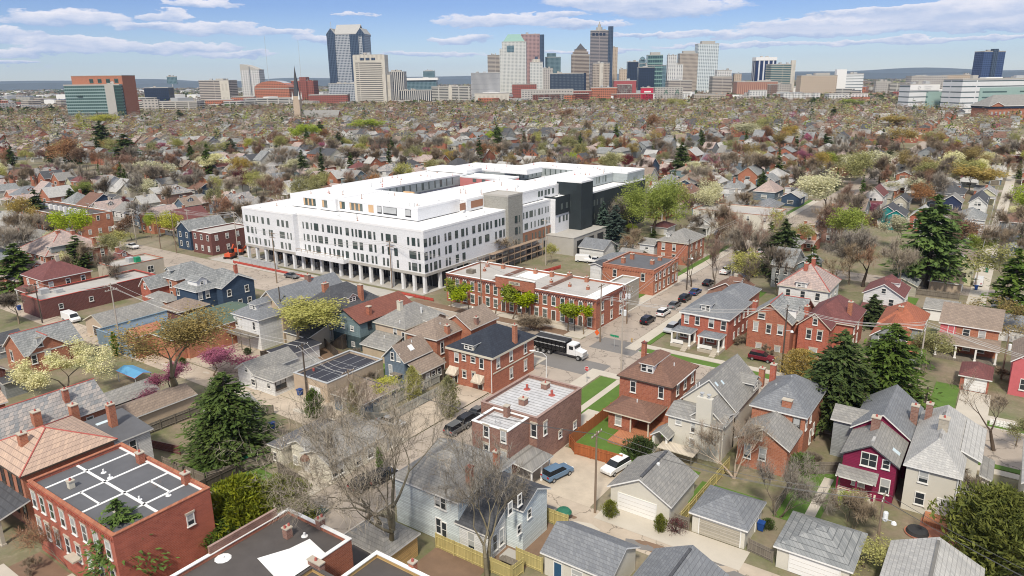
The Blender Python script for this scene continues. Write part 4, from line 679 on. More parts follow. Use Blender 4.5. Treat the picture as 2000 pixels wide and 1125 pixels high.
mb.obj('cornice', ['brick'], h.root, h.org); h.win(v, 'E', [.1,.25,.42,.6,.78,.93], [4.6,1.7], .8, 1.6, **BL); h.win(v, 'S', [.25,.8], [4.4], .9, 1.7, **BL); h.chim(12, [(852,925,1.4),(920,895,1.4),(1075,935,1.),(1135,905,.9)], mat='brick_orange', w=.9); h.vol((-88.5,-84.6,160.4,166), 5.8, 'gy', .3, 'white_siding', 'roof_charcoal')
h.vol((-90.,-84.6,166,176), 5.6, 'sW', .15, 'brick_orange', 'roof_blue_grey')
# duplex with two white porches
h = House('brick_house', 'red brick duplex with grey hipped roof and twin white front porches', 'house')
v = h.vol((-52.9,-42.5,134.,148.4), 6.4, 'hip', .55, 'brick_red', 'roof_blue_grey', trim='white', th=.3); h.winp(v, 'S', 22, [(1348,248,.8,1.6),(1430,262,.8,1.6),(1538,280,.9,1.7),(1632,300,.9,1.7)], lintel='white'); h.win(v, 'E', [.3,.5,.7,.9], [4.8,1.9], .6, 1.2); h.dormer(v, 'S', 22, (1492,190), 1.8, 1.4, 'hip', nw=2, ww=.6, wh=1.)
h.vol((-51,-44,148.,160), 6.2, 'hip', .5, 'brick', 'roof_blue_grey')
for (x0, x1) in ((-53.2,-48.9),(-47.6,-43.)):
    h.vol((x0,x1,130.6,134.5), 3.3, 'hip', .3, 'white', 'roof_blue_grey', walls=False, trim='white', occ=False); h.posts([(x0+.3,130.9),(x1-.3,130.9),(x0+.3,133.8),(x1-.3,133.8)], .6, 3.2, .15); h.bx('porch_deck', (x0+.1,x1-.1,130.7,134.4,0,.6), 'stone'); h.bx('railing', (x0+.4,x1-1.6,130.85,130.93,.8,1.5), 'white'); h.panel(v, 'S', x1-1.3, .6, .9, 2.1, 'wood_dark'); h._w(v, 'S', x0+1.4, 2., 1.4, 1.6, 'trim', 'glass', True); h.stair(x1-1.5,x1-.4,129.,130.7,0,.55,3)
h = House('brick_house', 'brown brick gabled house with arched attic window and striped slate roof', 'house'); v = h.vol((-40.8,-31.8,138.4,147.), 6.1, 'gy', .8, 'brick', 'slate_grey', ridge='ridge_red', trim='cream_trim'); v2 = h.vol((-36,-30.8,141.5,152.), 6.2, 'gx', .6, 'brick', 'slate_grey', ridge='ridge_red', trim='cream_trim')
h.winp(v, 'S', 22, [(1880,305,.8,1.6),(1925,225,1.2,.9)], **BL); h.winp(v, 'S', 23, [(5,325,.8,1.6),(95,335,.9,1.6),(70,500,.9,1.9)], **BL); h.winp(v, 'S', 22, [(1900,470,.9,1.6)], **BL); h.chim(22, [(1865,190,2.),(1920,120,2.)], mat='brick_red', w=.8); h.dormer(v2, 'E', 23, (225,220), 1.8, 1.3, 'gy', 'white', nw=1)
h = House('brick_house', 'bright red gabled brick house with maroon roofs behind the twin spruces', 'house'); v = h.vol((-31.4,-25.1,139.6,150.), 6., 'gy', .9, 'brick_red', 'roof_maroon', trim='cream_trim'); v2 = h.vol((-31.,-21.8,144.,156.), 6.2, 'hip', .8, 'brick_red', 'roof_maroon', trim='cream_trim')
h.winp(v, 'S', 23, [(315,365,.8,1.7),(398,378,.8,1.7),(365,270,.7,1.1),(345,510,1.3,1.6)], **BL); h.win(v2, 'E', [.15,.5], [4.8,2.], .8, 1.6); h.chim(23, [(625,215,2.4)], mat='brick_orange', w=.8); h.chim(23, [(290,230,2.)], mat='brick_red', w=.8); h.chim(23, [(250,130,1.4)], mat='brick', w=.7)
h = House('orange_roofed_house', 'pale grey house with stepped orange tiled roofs behind the twin spruces', 'house'); v = h.vol((-19.2,-12.8,144.2,153.), 4.8, 'gy', .8, 'grey_siding', 'roof_orange', trim='white'); v2 = h.vol((-19.,-11.,150.5,162.), 5.6, 'hip', .75, 'grey_siding', 'roof_orange', trim='white'); h.vol((-13.6,-10.6,141.6,146.), 3., 'sS', .4, 'grey_siding', 'roof_orange'); h.win(v, 'S', [.3,.7], [4.4,1.9], .8, 1.2); h.win(v2, 'E', [.2,.7], [4.6,2.], .8, 1.4); h.chim(23, [(1020,200,1.)], mat='brick_orange', w=.8)
h = House('brick_duplex', 'brick and pink painted duplex with brown roof and pillared porch, right side', 'house'); v = h.vol((-9.,1.2,155.6,166.), 6., 'gx', .55, 'brick_orange', 'roof_taupe', trim='white'); h.bx('painted_wall', (-8.65,-6.,155.9,155.97,0,5.9), 'pink_paint'); h.winp(v, 'S', 23, [(1410,335,.9,1.7),(1528,355,1.,1.3),(1650,370,1.,1.3)]); h.win(v, 'S', [.25,.5,.75], [2.], 1., 1.5); h.vol((-9.,1.4,152.,156.2), 3.2, 'sS', .22, 'white', 'roof_taupe', walls=False, occ=False); h.posts([(-8.6,152.3),(-5.4,152.3),(-2.2,152.3),(1.,152.3)], .5, 3.1, .15); h.bx('porch_deck', (-8.8,1.2,152.1,155.9,0,.5), 'wood_grey'); h.win(v, 'E', [.5], [4.6], .8, 1.4)
h = House('garage', 'little red garage with brown hipped roof and white door at the end of a drive', 'garage'); v = h.vol((-3.9,1.,137.4,144.6), 2.7, 'hip', .55, 'brick_red', 'roof_maroon', trim='trim'); h.panel(v, 'S', -1.3, .15, 3., 2.1, 'white', 'garage_door', lines=3)
h = House('pink_house', 'pink-painted brick gabled house at right edge by the large window', 'house'); v = h.vol((3.,11.5,139.4,151.), 6., 'gy', .8, 'pink_paint', 'roof_taupe', trim='white'); h.win(v, 'S', [.35], [2.2], 2.4, 1.8); h.win(v, 'S', [.3,.6], [5.2], .8, 1.3)
h = House('slate_roofed_house', 'white house with pink slate hipped roof, red ridges and tall brick chimneys', 'house'); v = h.vol((-42.4,-31.,166.,178.), 6., 'hip', .8, 'white_siding', 'slate_pink', ridge='ridge_red', trim='cream_trim'); h.dormer(v, 'S', 13, (255,1120), 2.4, 1.3, 'hip', nw=2); h.chim(13, [(288,990,1.8),(347,940,1.5),(568,1110,1.2)], mat='brick_red', w=.8); h.win(v, 'S', [.2,.5,.8], [4.4], .9, 1.6); h.win(v, 'E', [.3,.7], [4.4], .9, 1.6)
h = House('grey_house', 'grey clapboard house with weathered slate roofs beside the dark spruce', 'house'); v = h.vol((-49.2,-43.4,184.4,196.), 6., 'gx', .6, 'grey_siding', 'slate_grey'); v2 = h.vol((-44.4,-39.,186.,197.), 5.6, 'gy', .7, 'pale_teal_siding', 'slate_grey'); h.win(v2, 'S', [.5], [4.2], .8, 1.4); h.win(v, 'S', [.3,.7], [4.4,1.8], .8, 1.3)
h = House('brick_house', 'brick foursquare with grey hipped roof and white side wing before the big lime tree', 'house'); v = h.vol((-84.6,-74.5,193.5,207.), 6.5, 'hip', .55, 'brick', 'roof_grey', trim='cream_trim'); h.win(v, 'S', [.2,.55], [4.8,1.9], .85, 1.6, **BL); h.win(v, 'E', [.2,.5,.8], [4.8,1.9], .8, 1.5, **BL); h.chim(12, [(1170,700,2.),(1275,655,1.6)], mat='brick', w=.8); v2 = h.vol((-90.,-84.7,193.,199.5), 5., 'gx', .4, 'white_siding', 'roof_grey'); h.win(v2, 'S', [.5], [3.9], .9, .7); h.dormer(v, 'S', 12, (1200,720), 1.2, .8, 'gy', nw=1)
h = House('garage', 'white garage with long grey roof beside the construction site', 'garage'); h.vol((-107.5,-98.6,188.,197.), 2.8, 'gx', .5, 'white_siding', 'roof_blue_grey'); h.vol((-104,-96,197,204), 2.8, 'gx', .5, 'grey_siding', 'roof_charcoal')
h = House('shed', 'orange tarpaulin covered shed behind the brick row', 'shed'); h.vol((-92.5,-86.,170.,176.), 2.8, 'sS', .12, 'white_siding', 'orange_tarp')
# further right, mid distance
def simple(name, lb, r, ze, kind, p, wl, rf, fs=(.3,.7), es=(.25,.6), trim='white', cat='house', rows=None, porch=False, near=False):
    h = House(name, lb, cat); v = h.vol(r, ze, kind, p, wl, rf, trim=trim); rows = rows or ([ze-1.5, 1.8] if ze > 4 else [1.6])
    if fs: h.win(v, 'S', fs, rows, .9, 1.45, near=near)
    if es: h.win(v, 'E', es, rows, .8, 1.35, near=near)
    if porch: h.vol((r[0], r[1], r[2]-2.4, r[2]+.6), 3., 'sS', .25, wl, rf, walls=False, trim=trim, occ=False); h.posts([(r[0]+.3, r[2]-2.1), (r[1]-.3, r[2]-2.1)], 0, 2.9, .12)
    return h, v
h, v = simple('teal_house', 'bright turquoise house with twin stepped gables and white windows', (-40.,-33.6,281.,292.), 5.6, 'gy', .7, 'teal_siding', 'roof_charcoal', fs=()); v2 = h.vol((-36.6,-30.8,278.6,289.4), 5.2, 'gy', .65, 'teal_siding', 'roof_charcoal', trim='white'); h.winp(v2, 'S', 13, [(990,567,2.4,1.3),(948,627,1.2,.8),(985,637,.9,.8)]); h.panel(v, 'S', -39., .2, 1., 2.1, 'white'); h.win(v2, 'E', [.3,.7], [3.8], .8, 1.2)
h, v = simple('white_house', 'white gabled house with brown roof behind the turquoise house', (-51.2,-43.6,318.,331.), 5.6, 'gy', .9, 'white_siding', 'roof_maroon', fs=(.4,.6), rows=[3.9], porch=True)
h, v = simple('cream_house', 'cream gabled bungalow between the white gabled house and a blossom tree', (-40.1,-34.6,316.,328.), 4.4, 'gy', .8, 'cream_siding', 'roof_charcoal', fs=(.4,.6))
h, v = simple('navy_house', 'small navy gabled house with white triple window and grey roof', (-24.1,-16.8,319.,329.), 5.2, 'gy', .75, 'navy_siding', 'roof_grey', fs=(.5,), rows=[3.4])
h, v = simple('white_house', 'tall white gabled house with dark roof beside the long right-hand alley', (-15.,-8.8,314.5,334.), 6., 'gy', .85, 'white_siding', 'roof_charcoal', fs=(.4,.6), rows=[6.,3.4])
h, v = simple('grey_roofed_house', 'white and brick house with broad grey hipped roof above a dark flat garage', (-16.6,-7.6,279.,292.), 6., 'hip', .62, 'white_siding', 'slate_grey', fs=(.45,.65), rows=[4.2]); h.vol((-16.4,-8.8,275.,279.6), 3.6, 'sS', .2, 'brick_orange', 'roof_charcoal'); h.vol((-16.,-9.,262,270), 2.6, 'flat', wall='grey_siding', roof='flat_black')
h, v = simple('blue_grey_house', 'slate blue house with brown hipped roof and brown porch by the right edge', (-6.7+2.6,4.9,281.,291.), 5.8, 'hip', .6, 'blue_grey_siding', 'roof_brown'); h.vol((-2.,5.,277.6,281.6), 3., 'hip', .4, 'blue_grey_siding', 'roof_brown')
h, v = simple('pale_yellow_house', 'pale yellow gabled house behind the great white pine', (-23.2,-14.,214.,222.), 6., 'gx', .6, 'yellow_siding', 'roof_taupe'); v2 = h.vol((-14.6,-6.4,212.,224.), 5.6, 'gy', .75, 'yellow_siding', 'roof_taupe', trim='white')
h, v = simple('garage', 'low tan-roofed garage below the great white pine', (-15.4,-7.8,201.6,211.), 2.7, 'gx', .4, 'tan_wall', 'roof_taupe', fs=(), es=(), cat='garage'); h.panel(v, 'E', 206, .05, 4.4, 2., 'white', 'garage_door', lines=3)
h, v = simple('garage', 'blue-grey garage with pale roof and white door by the long right-hand alley', (-4.1+2.2,4.2,249.4,256.), 2.7, 'gy', .5, 'blue_grey_siding', 'slate_grey', fs=(), es=(), cat='garage'); h.panel(v, 'S', 1.2, .05, 4.2, 2.1, 'white', 'garage_door', lines=3)
h, v = simple('grey_house', 'grey house with brown roof and dark porch gable behind the blossom tree', (-52.2,-43.8,280.,292.), 5.6, 'gx', .6, 'grey_siding', 'roof_taupe'); h.vol((-51.5,-46,272.5,280.4), 3.6, 'gy', .6, 'grey_siding', 'roof_charcoal')
h, v = simple('red_house', 'red-fronted house with pale grey gable roof right of the turquoise house', (-30.,-23.,281.,292.), 4.8, 'gy', .9, 'brick_red', 'roof_light_grey')
h, v = simple('garage', 'low grey-roofed garage with white doors by the alley, behind the orange-roofed house', (-13.6,-6.9,176.,184.), 2.7, 'gx', .35, 'white_siding', 'roof_grey', fs=(), es=(), cat='garage'); h.panel(v, 'S', -10., .05, 4., 2., 'white', 'garage_door')
h, v = simple('apartment_building', 'pale pink flat-roofed apartments behind the bare sycamores', (-94,-66,246.,262.), 7., 'flat', 0, 'cream', 'flat_grey', fs=[.1,.3,.5,.7,.9], es=[.2,.5,.8], trim='brick_orange', cat='building')
h, v = simple('brick_house', 'grey hipped brick house half hidden by red-budding trees left of the parked cars', (-56.6,-48.5,205.,217.), 6., 'hip', .6, 'brick', 'roof_grey'); 
# ---------------- white building under construction ----------------
h = House('apartment_building', 'huge white-wrapped five-storey apartment block under construction with courtyards and ground-floor arcade', 'building')
OCC += [(-192,-108,129,252)]
o_ = (-155, 190, 0); h.org = o_; h.root = empty('apartment_building', o_, *h.a[1:])
def seg(x0, x1, y0, y1, z0, z1, mat, name='wall'):
    mb = MB(); mb.box(x0, x1, y0, y1, z0, z1, 0, 'tb'); mb.obj(name, [mat], h.root, h.org)
def roofslab(x0, x1, y0, y1, z, par=.35, mat='membrane'):
    mb = MB(); mb.box(x0+.02, x1-.02, y0+.02, y1-.02, z-.5, z-par)
    t = .35; mb.box(x0-.05,x1+.05,y0-.05,y0+t,z-.55,z); mb.box(x0-.05,x1+.05,y1-t,y1+.05,z-.55,z); mb.box(x0-.05,x0+t,y0+t,y1-t,z-.55,z); mb.box(x1-t,x1+.05,y0+t,y1-t,z-.55,z); mb.obj('roof', [mat], h.root, h.org)
B_ = [(-190,-166.7,130.3,159,5.2,16.3,'wrap_white'),(-166.7,-119.3,131.9,159,5.2,16.3,'wrap_white'),(-190,-164,159,247,0,16.3,'wrap_white'),(-144,-119.3,159,167,5.2,16.3,'wrap_white'),(-144,-118.5,174.2,190,8.2,16.3,'wrap_white'),(-144,-116.8,190,198.4,5.2,16.3,'wrap_white'),(-144,-114.2,205.8,249,0,16.3,'wrap_black'),(-164,-144,235,249,0,16.3,'wrap_white')]
for b in B_: seg(*b); roofslab(b[0], b[1], b[2], b[3], b[5]+.02)
U_ = [(-179.6,-159.8,140.2,159,'wrap_white'),(-159.8,-129.3,141.2,159,'wrap_white'),(-182,-163.5,159,216,'wrap_grey'),(-182,-150.5,216,234.5,'wrap_grey'),(-144.6,-127.,159,178,'wrap_white'),(-144.2,-120.8,178,199,'wrap_white'),(-134,-120.2,199,236,'wrap_grey'),(-160.4,-114.6,235,249,'wrap_grey')]
for (a,b,c,d,m) in U_: seg(a,b,c,d,16.2,19.8,m); roofslab(a,b,c,d,19.82)
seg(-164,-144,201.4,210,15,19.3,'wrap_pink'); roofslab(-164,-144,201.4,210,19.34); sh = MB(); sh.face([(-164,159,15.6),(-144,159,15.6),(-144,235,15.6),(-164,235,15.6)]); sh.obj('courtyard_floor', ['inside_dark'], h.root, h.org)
seg(-153.5,-142.,212,222,19.8,21.6,'membrane'); roofslab(-153.5,-142.,212,222,21.6)
seg(-182.2,-163.3,205,214,19.7,20.9,'membrane'); roofslab(-182.2,-163.3,205,214,20.9)
seg(-127.2,-118.3,167,174.2,0,20.4,'concrete_block'); roofslab(-127.2,-118.3,167,174.2,20.4,.2,'concrete')
seg(-121.5,-112.4,198.4,205.8,0,21.,'wrap_black'); roofslab(-121.5,-112.4,198.4,205.8,21.02)
seg(-120.9,-116.5,190.06,198.5,11.3,16.9,'wrap_black'); seg(-119.6,-118.45,174.3,190,4.9,8.2,'copper'); seg(-121,-118.2,174.3,190,0,4.9,'concrete')
seg(-118.6,-108.4,187,208,0,5.4,'concrete'); mb = MB(); mb.box(-118.6,-108.3,186.9,208.1,5.4,5.6); mb.obj('terrace', ['concrete'], h.root, h.org)
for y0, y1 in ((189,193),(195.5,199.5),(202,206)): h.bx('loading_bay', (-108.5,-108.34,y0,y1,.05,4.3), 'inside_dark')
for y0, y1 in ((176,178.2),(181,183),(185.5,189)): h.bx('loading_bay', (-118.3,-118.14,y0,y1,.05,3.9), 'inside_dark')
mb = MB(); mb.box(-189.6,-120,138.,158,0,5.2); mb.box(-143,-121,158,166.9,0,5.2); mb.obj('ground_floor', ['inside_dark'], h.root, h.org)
mb = MB(); mb.box(-190.1,-166.6,130.2,138,4.5,5.2); mb.box(-166.6,-119.1,131.7,138,4.5,5.2); mb.box(-125,-119.1,138,167,4.5,5.2); mb.obj('ceiling_beam', ['concrete'], h.root, h.org)
mb = MB(); mb.box(-190.2,-119,130.5,167,.0,.14); mb.obj('floor_slab', ['concrete'], h.root, h.org)
cx = [-189.6+4.25*k for k in range(6)]+[-166.2+3.9*k for k in range(12)]+[-119.8]
for x in cx:
    y = 130.8 if x < -166.7 else 132.2; mb = MB(); mb.box(x-.38,x+.38,y-.35,y+.4,.1,4.55); mb.obj('column', ['wrap_white'], h.root, h.org)
seg(-120.2,-119.36,150,166.9,.1,5.2,'concrete')
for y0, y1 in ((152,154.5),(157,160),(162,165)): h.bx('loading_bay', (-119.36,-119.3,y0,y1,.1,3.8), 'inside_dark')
for y in (138,144): mb = MB(); mb.box(-120.1,-119.35,y-.4,y+.4,.1,4.55); mb.obj('column', ['wrap_white'], h.root, h.org)
rg = random.Random(3); mb = MB()
for k in range(60): x = -188.5+1.12*k; mb.box(x,x+.08,137.85,137.95,.1,4.4)
mb.box(-189,-121,137.86,137.94,4.4,4.5); mb.box(-189,-121,137.86,137.94,.0,.12)
mb.obj('stud_wall', ['steel'], h.root, h.org)
for k in range(26): x = rg.uniform(-189,-121); y = rg.uniform(133.5,137); w = rg.uniform(.3,1.2); h.bx('material_stack', (x,x+w,y,y+w*.7,.14,.14+rg.uniform(.2,1.4)), rg.choice(['steel','plywood','concrete']))
h.bx('canopy', (-166.2,-146.5,129.7,131.9,4.6,5.7), 'wrap_white'); mb = MB()
for k in range(9): x = -166+2.42*k; mb.box(x-.04,x+.04,129.75,129.83,5.7,6.7)
mb.box(-166.1,-146.5,129.75,129.82,6.62,6.72); mb.box(-166.1,-146.5,129.75,129.82,6.15,6.22); mb.obj('railing', ['scaffold'], h.root, h.org)
def ufor(px, fixed, z, ax):
    lo, hi = (-200, -110) if ax == 'S' else (120, 300)
    for _ in range(40):
        m = (lo+hi)/2; x = proj(m, fixed, z)[0] if ax == 'S' else proj(fixed, m, z)[0]
        if x < px: lo = m
        else: hi = m
    return (lo+hi)/2
WL = []
rowsS = {13.1: [(60,1),(97,0),(132,1),(170,0),(220,1),(277,1),(375,1),(420,1),(465,1),(625,0),(665,1),(707,0),(755,2),(822,0),(880,1),(913,0),(958,1),(1002,0),(1065,1),(1118,0),(1155,0),(1195,1),(1243,0),(1290,1),(1337,0),(1415,0),(1475,2),(1543,1),(1675,0),(1727,1),(1777,0)],
 9.7: [(73,1),(117,1),(153,0),(235,1),(290,0),(312,1),(417,3),(472,0),(505,0),(638,0),(677,1),(718,0),(752,0),(800,2),(858,1),(943,0),(997,2),(1065,0),(1145,2),(1207,1),(1300,1),(1348,0),(1423,0),(1480,0),(1553,1),(1722,3),(1785,0)],
 6.6: [(88,1),(124,0),(160,1),(198,0),(250,1),(287,0),(332,0),(415,1),(455,0),(492,1),(533,0),(650,0),(690,1),(732,0),(778,2),(845,0),(895,0),(937,0),(980,1),(1023,0),(1067,1),(1138,0),(1175,0),(1217,1),(1265,0),(1320,0),(1357,0),(1433,0),(1473,0),(1572,0),(1690,0),(1740,2),(1793,0)]}
for z, l in rowsS.items():
    for x, k in l:
        px = q('w', x, 0)[0]; y = 130.3 if x < 530 else 131.9; WL.append(('S', ufor(px, y, z, 'S'), y, z, (.5,1.05,1.6,2.2)[k], 1.9))
rowsE = {13.1: [(1305,1),(1340,0),(1375,1),(1408,0),(1460,0),(1493,1),(1545,1),(1593,1),(1625,0),(1678,1),(1723,1),(1755,0),(1782,1),(1812,0),(1850,1),(1878,0),(1905,1),(1930,0)], 9.7: [(1310,1),(1345,0),(1373,0),(1412,0),(1465,0),(1497,1),(1553,0),(1597,1),(1633,1),(1683,1),(1728,1),(1782,2),(1850,0),(1885,1),(1912,0)],
 6.6: [(1315,1),(1350,0),(1385,1),(1418,0),(1470,0),(1495,0),(1552,1),(1603,1)]}
for z, l in rowsE.items():
    for x, k in l: WL.append(('E', ufor(500+x/3.948, -119.3, z, 'E'), -119.3, z, (.5,1.05,1.8)[k], 1.9))
for z, f, l in ((13.3,-118.5,[(268,0),(305,1),(358,2),(405,0),(457,1),(492,0),(537,0),(565,0),(617,1)]),(9.9,-118.5,[(298,2),(360,0),(405,0),(450,0),(493,2),(550,0),(578,0),(617,1)]),(6.4,-118.4,[(300,1),(375,0),(415,0),(462,1),(510,0),(550,0),(590,0),(625,0)]),(9.6,-116.8,[(705,1),(755,1),(792,1),(848,0),(890,1),(925,1)]),(13.6,-116.45,[(735,1),(795,1),(840,0),(880,0),(925,1)]),(13,-118.25,[(175,1),(215,0)]),(9.6,-118.25,[(178,1),(218,0)]),(6.,-118.25,[(175,0),(212,1)]),
  (12.5,-114.2,[(1130,1),(1165,0),(1215,1),(1235,0)]),(8.,-114.2,[(1130,0),(1178,0),(1210,0)])):
    for x, k in l: WL.append(('E', ufor(980+x/6.25, f, z, 'E'), f, z, (.55,1.1,1.8)[k], 1.9))
for x in range(12): WL.append(('E', 163+3.1*x, -163.5, 17.9, .55 if x % 3 else 1.2, 2.3))
for x in range(7): WL.append(('S', -149+2.3*x, 235, 18., .55, 2.2))
for x in range(6): WL.append(('E', 217+2.8*x, -150.5, 18., .55, 2.2))
for y in (203.5,206.8): WL.append(('E', y, -144, 18.1, 1.8, 1.4))
for x in (-157,-153,-149,-146): WL.append(('S', x, 201.4, 18.1, 1.6, 1.2))
for px, w in ((455,.55),(490,0),(535,.5),(575,1.4),(625,.5)): WL.append(('E', ufor(980+px/6.25, -120.8, 18., 'E'), -120.8, 18., max(w,1.2), 1.7))
for px, w in ((1160,.5),(1190,1.),(1235,.5),(1268,1.1),(1380,.5),(1412,1.2)): WL.append(('E', ufor(980+px/6.25, -120.2, 18., 'E'), -120.2, 18., w, 2.2))
WL.sort(key=lambda w: math.hypot(w[1] if w[0] == 'S' else w[2], w[2] if w[0] == 'S' else w[1])); far = MB()
for i, (f, u, fx, z, w, hh) in enumerate(WL):
    if i < 97:
        k = ('cw', w, hh)
        if k not in WM:
            a = MB(); a.box(-w/2,w/2,-.03,.02,-hh/2,hh/2,0,'n'); t = .07; a.box(-w/2-t,w/2+t,-.05,.02,hh/2,hh/2+t,1,'n'); a.box(-w/2-t,w/2+t,-.05,.02,-hh/2-t,-hh/2,1,'n'); a.box(-w/2-t,-w/2,-.05,.02,-hh/2,hh/2,1,'n'); a.box(w/2,w/2+t,-.05,.02,-hh/2,hh/2,1,'n'); a.box(-w/2,w/2,-.05,-.03,-.1,-.02,1,'n')
            if w > 1: a.box(-.04,.04,-.05,-.03,-hh/2,-.1,1,'n')
            WM[k] = a.mesh('window', ['glass_green', 'inside_dark'])
        loc = (u-o_[0], fx-.02-o_[1], z) if f == 'S' else (fx+.02-o_[0], u-o_[1], z); put('window', WM[k], h.root, loc, 0 if f == 'S' else math.pi/2)
    else:
        if f == 'S': far.box(u-w/2,u+w/2,fx-.05,fx+.02,z-hh/2,z+hh/2,0,'n')
        else: far.box(fx-.02,fx+.05,u-w/2,u+w/2,z-hh/2,z+hh/2,0,'w')
o = far.obj('window', ['glass_green'], h.root, h.org); o['kind'] = 'stuff'
for (px0, px1, bo) in ((630,750,1),(815,865,1),(990,1042,1),(1090,1218,1),(1277,1328,2),(1365,1408,3),(1425,1560,3),(1645,1702,3)):
    y = 140.2 if px0 < 900 else 141.2; a, b = ufor(q('w',px0,0)[0], y, 17.9, 'S'), ufor(q('w',px1,0)[0], y, 17.9, 'S')
    mb = MB(); mb.box(a,b,y-.05,y+.05,16.9,19.,0); n = max(1,int((b-a)/.8))
    if bo == 1: 
        for k in range(n): 
            if k % 2 == 0: mb.box(a+(b-a)*(k+.1)/n,a+(b-a)*(k+.8)/n,y-.09,y-.05,17,18.9,1)
    if bo == 3: mb.box(a+.1,b-.1,y-.12,y-.05,17.3,18.9,2)
    mb.obj('boarded_opening', ['glass_green' if bo == 1 else ('leaf_p' if 0 else 'inside_dark'), 'plywood', 'steel'] if bo != 2 else ['plywood'], h.root, h.org)
for (y0, y1) in ((156,158.5),(161,166.5)): h.bx('boarded_opening', (-127.05,-126.93,y0,y1,16.9,18.9), ['copper'])
rg = random.Random(9); pipes = 0
for (a,b,c,d,z) in [(u[0],u[1],u[2],u[3],19.5) for u in U_]+[(-189,-167,131.5,139,15.95),(-166,-128,133,140,15.95),(-126,-120,142,166,15.95),(-143,-119.5,175,178,15.95),(-120,-117.2,179,197,15.95)]:
    for k in range(max(2, int((b-a)*(d-c)/55))):
        x, y = rg.uniform(a+.8,b-.8), rg.uniform(c+.8,d-.8); mb = MB(); hh = rg.uniform(.7,1.5); mb.tube([(x,y,z),(x,y,z+hh)],.07,5); mb.lathe(x,y,[(z-.05,.3),(z+.15,.25)],6); mb.obj('roof_vent', [rg.choice(['copper','steel','ridge_red','steel'])], h.root, h.org); pipes += 1
mb = MB(); mb.box(-151,-147,165-6,165-5.4,19.8,20.2); mb.obj('roof_kerb', ['plywood'], h.root, h.org)
# scaffold at terrace and side
s = empty('scaffolding', (-113, 184, 0), 'brown timber and tube scaffolding against the east side of the white building', 'scaffolding'); mb = MB()
for x in (-118.2,-116.4):
    for y in range(146, 187, 3): mb.tube([(x,y,0),(x,y,5.6)],.07,4)
mb.obj('standard', ['scaffold'], s, (-113,184,0)); mb = MB()
for z in (1.8,3.6,5.4): mb.box(-118.15,-116.5,146+z*2,186.5-z,z,z+.08)
mb.obj('platform', ['scaffold'], s, (-113,184,0))
# boom lift
bx_, by_ = P(1149, 466, 0); s = empty('boom_lift', (bx_, by_, 0), 'orange boom lift raised in front of the black end of the white building', 'boom lift')
mb = MB(); mb.box(-1.2,1.2,-1.6,1.6,.5,1.3); mb.obj('chassis', ['lift_orange'], s)
for x in (-1.2,1.2):
    for y in (-1.1,1.1): mb = MB(); mb.tube([(x-.2,y,.45),(x+.2,y,.45)],.45,12); mb.obj('wheel', ['tyre'], s)
mb = MB(); mb.box(-.9,.9,-1.5,1.5,1.3,2.1); mb.obj('turntable', ['lift_orange'], s)
mb = MB(); mb.tube([(0,0,1.8),(-.4,-.3,6.5)],.3,4); mb.obj('boom', ['lift_orange'], s); mb = MB(); mb.tube([(-.4,-.3,6.4),(-1.,-.8,13.2)],.2,4); mb.obj('boom', ['cream_trim'], s)
mb = MB(); mb.box(-2.6,.8,-1.8,-.4,13.2,13.35); 
for a in (-2.6,.74):
    for b in (-1.8,-.46): mb.box(a,a+.07,b,b+.07,13.35,14.5)
mb.box(-2.6,.8,-1.8,-1.72,14.4,14.5); mb.box(-2.6,.8,-.5,-.42,14.4,14.5); mb.box(-2.6,.8,-1.8,-1.72,13.35,13.9); mb.obj('basket', ['lift_orange'], s)
def machine(px, py, lb, rz_):
    x, y = P(px, py, 0); s = empty('excavator', (x, y, 0), lb, 'excavator', rz=rz_)
    for yy in (-1.1,1.1): mb = MB(); mb.box(-1.6,1.6,yy-.25,yy+.25,0,.8); mb.obj('track', ['tyre'], s)
    mb = MB(); mb.box(-1.5,1.3,-1.,1.,.8,1.8); mb.obj('body', ['lift_orange'], s); mb = MB(); mb.box(-.2,1.2,-.9,.1,1.8,2.9); mb.obj('cab', ['car_glass'], s)
    mb = MB(); mb.tube([(1.2,.5,1.5),(3.2,.5,3.8),(5.,.5,2.2)],.2,4); mb.obj('boom', ['lift_orange'], s)
machine(468, 496, 'orange excavator parked left of the white building', .6); machine(450, 505, 'small orange digger next to the excavator by the white building', 2.)
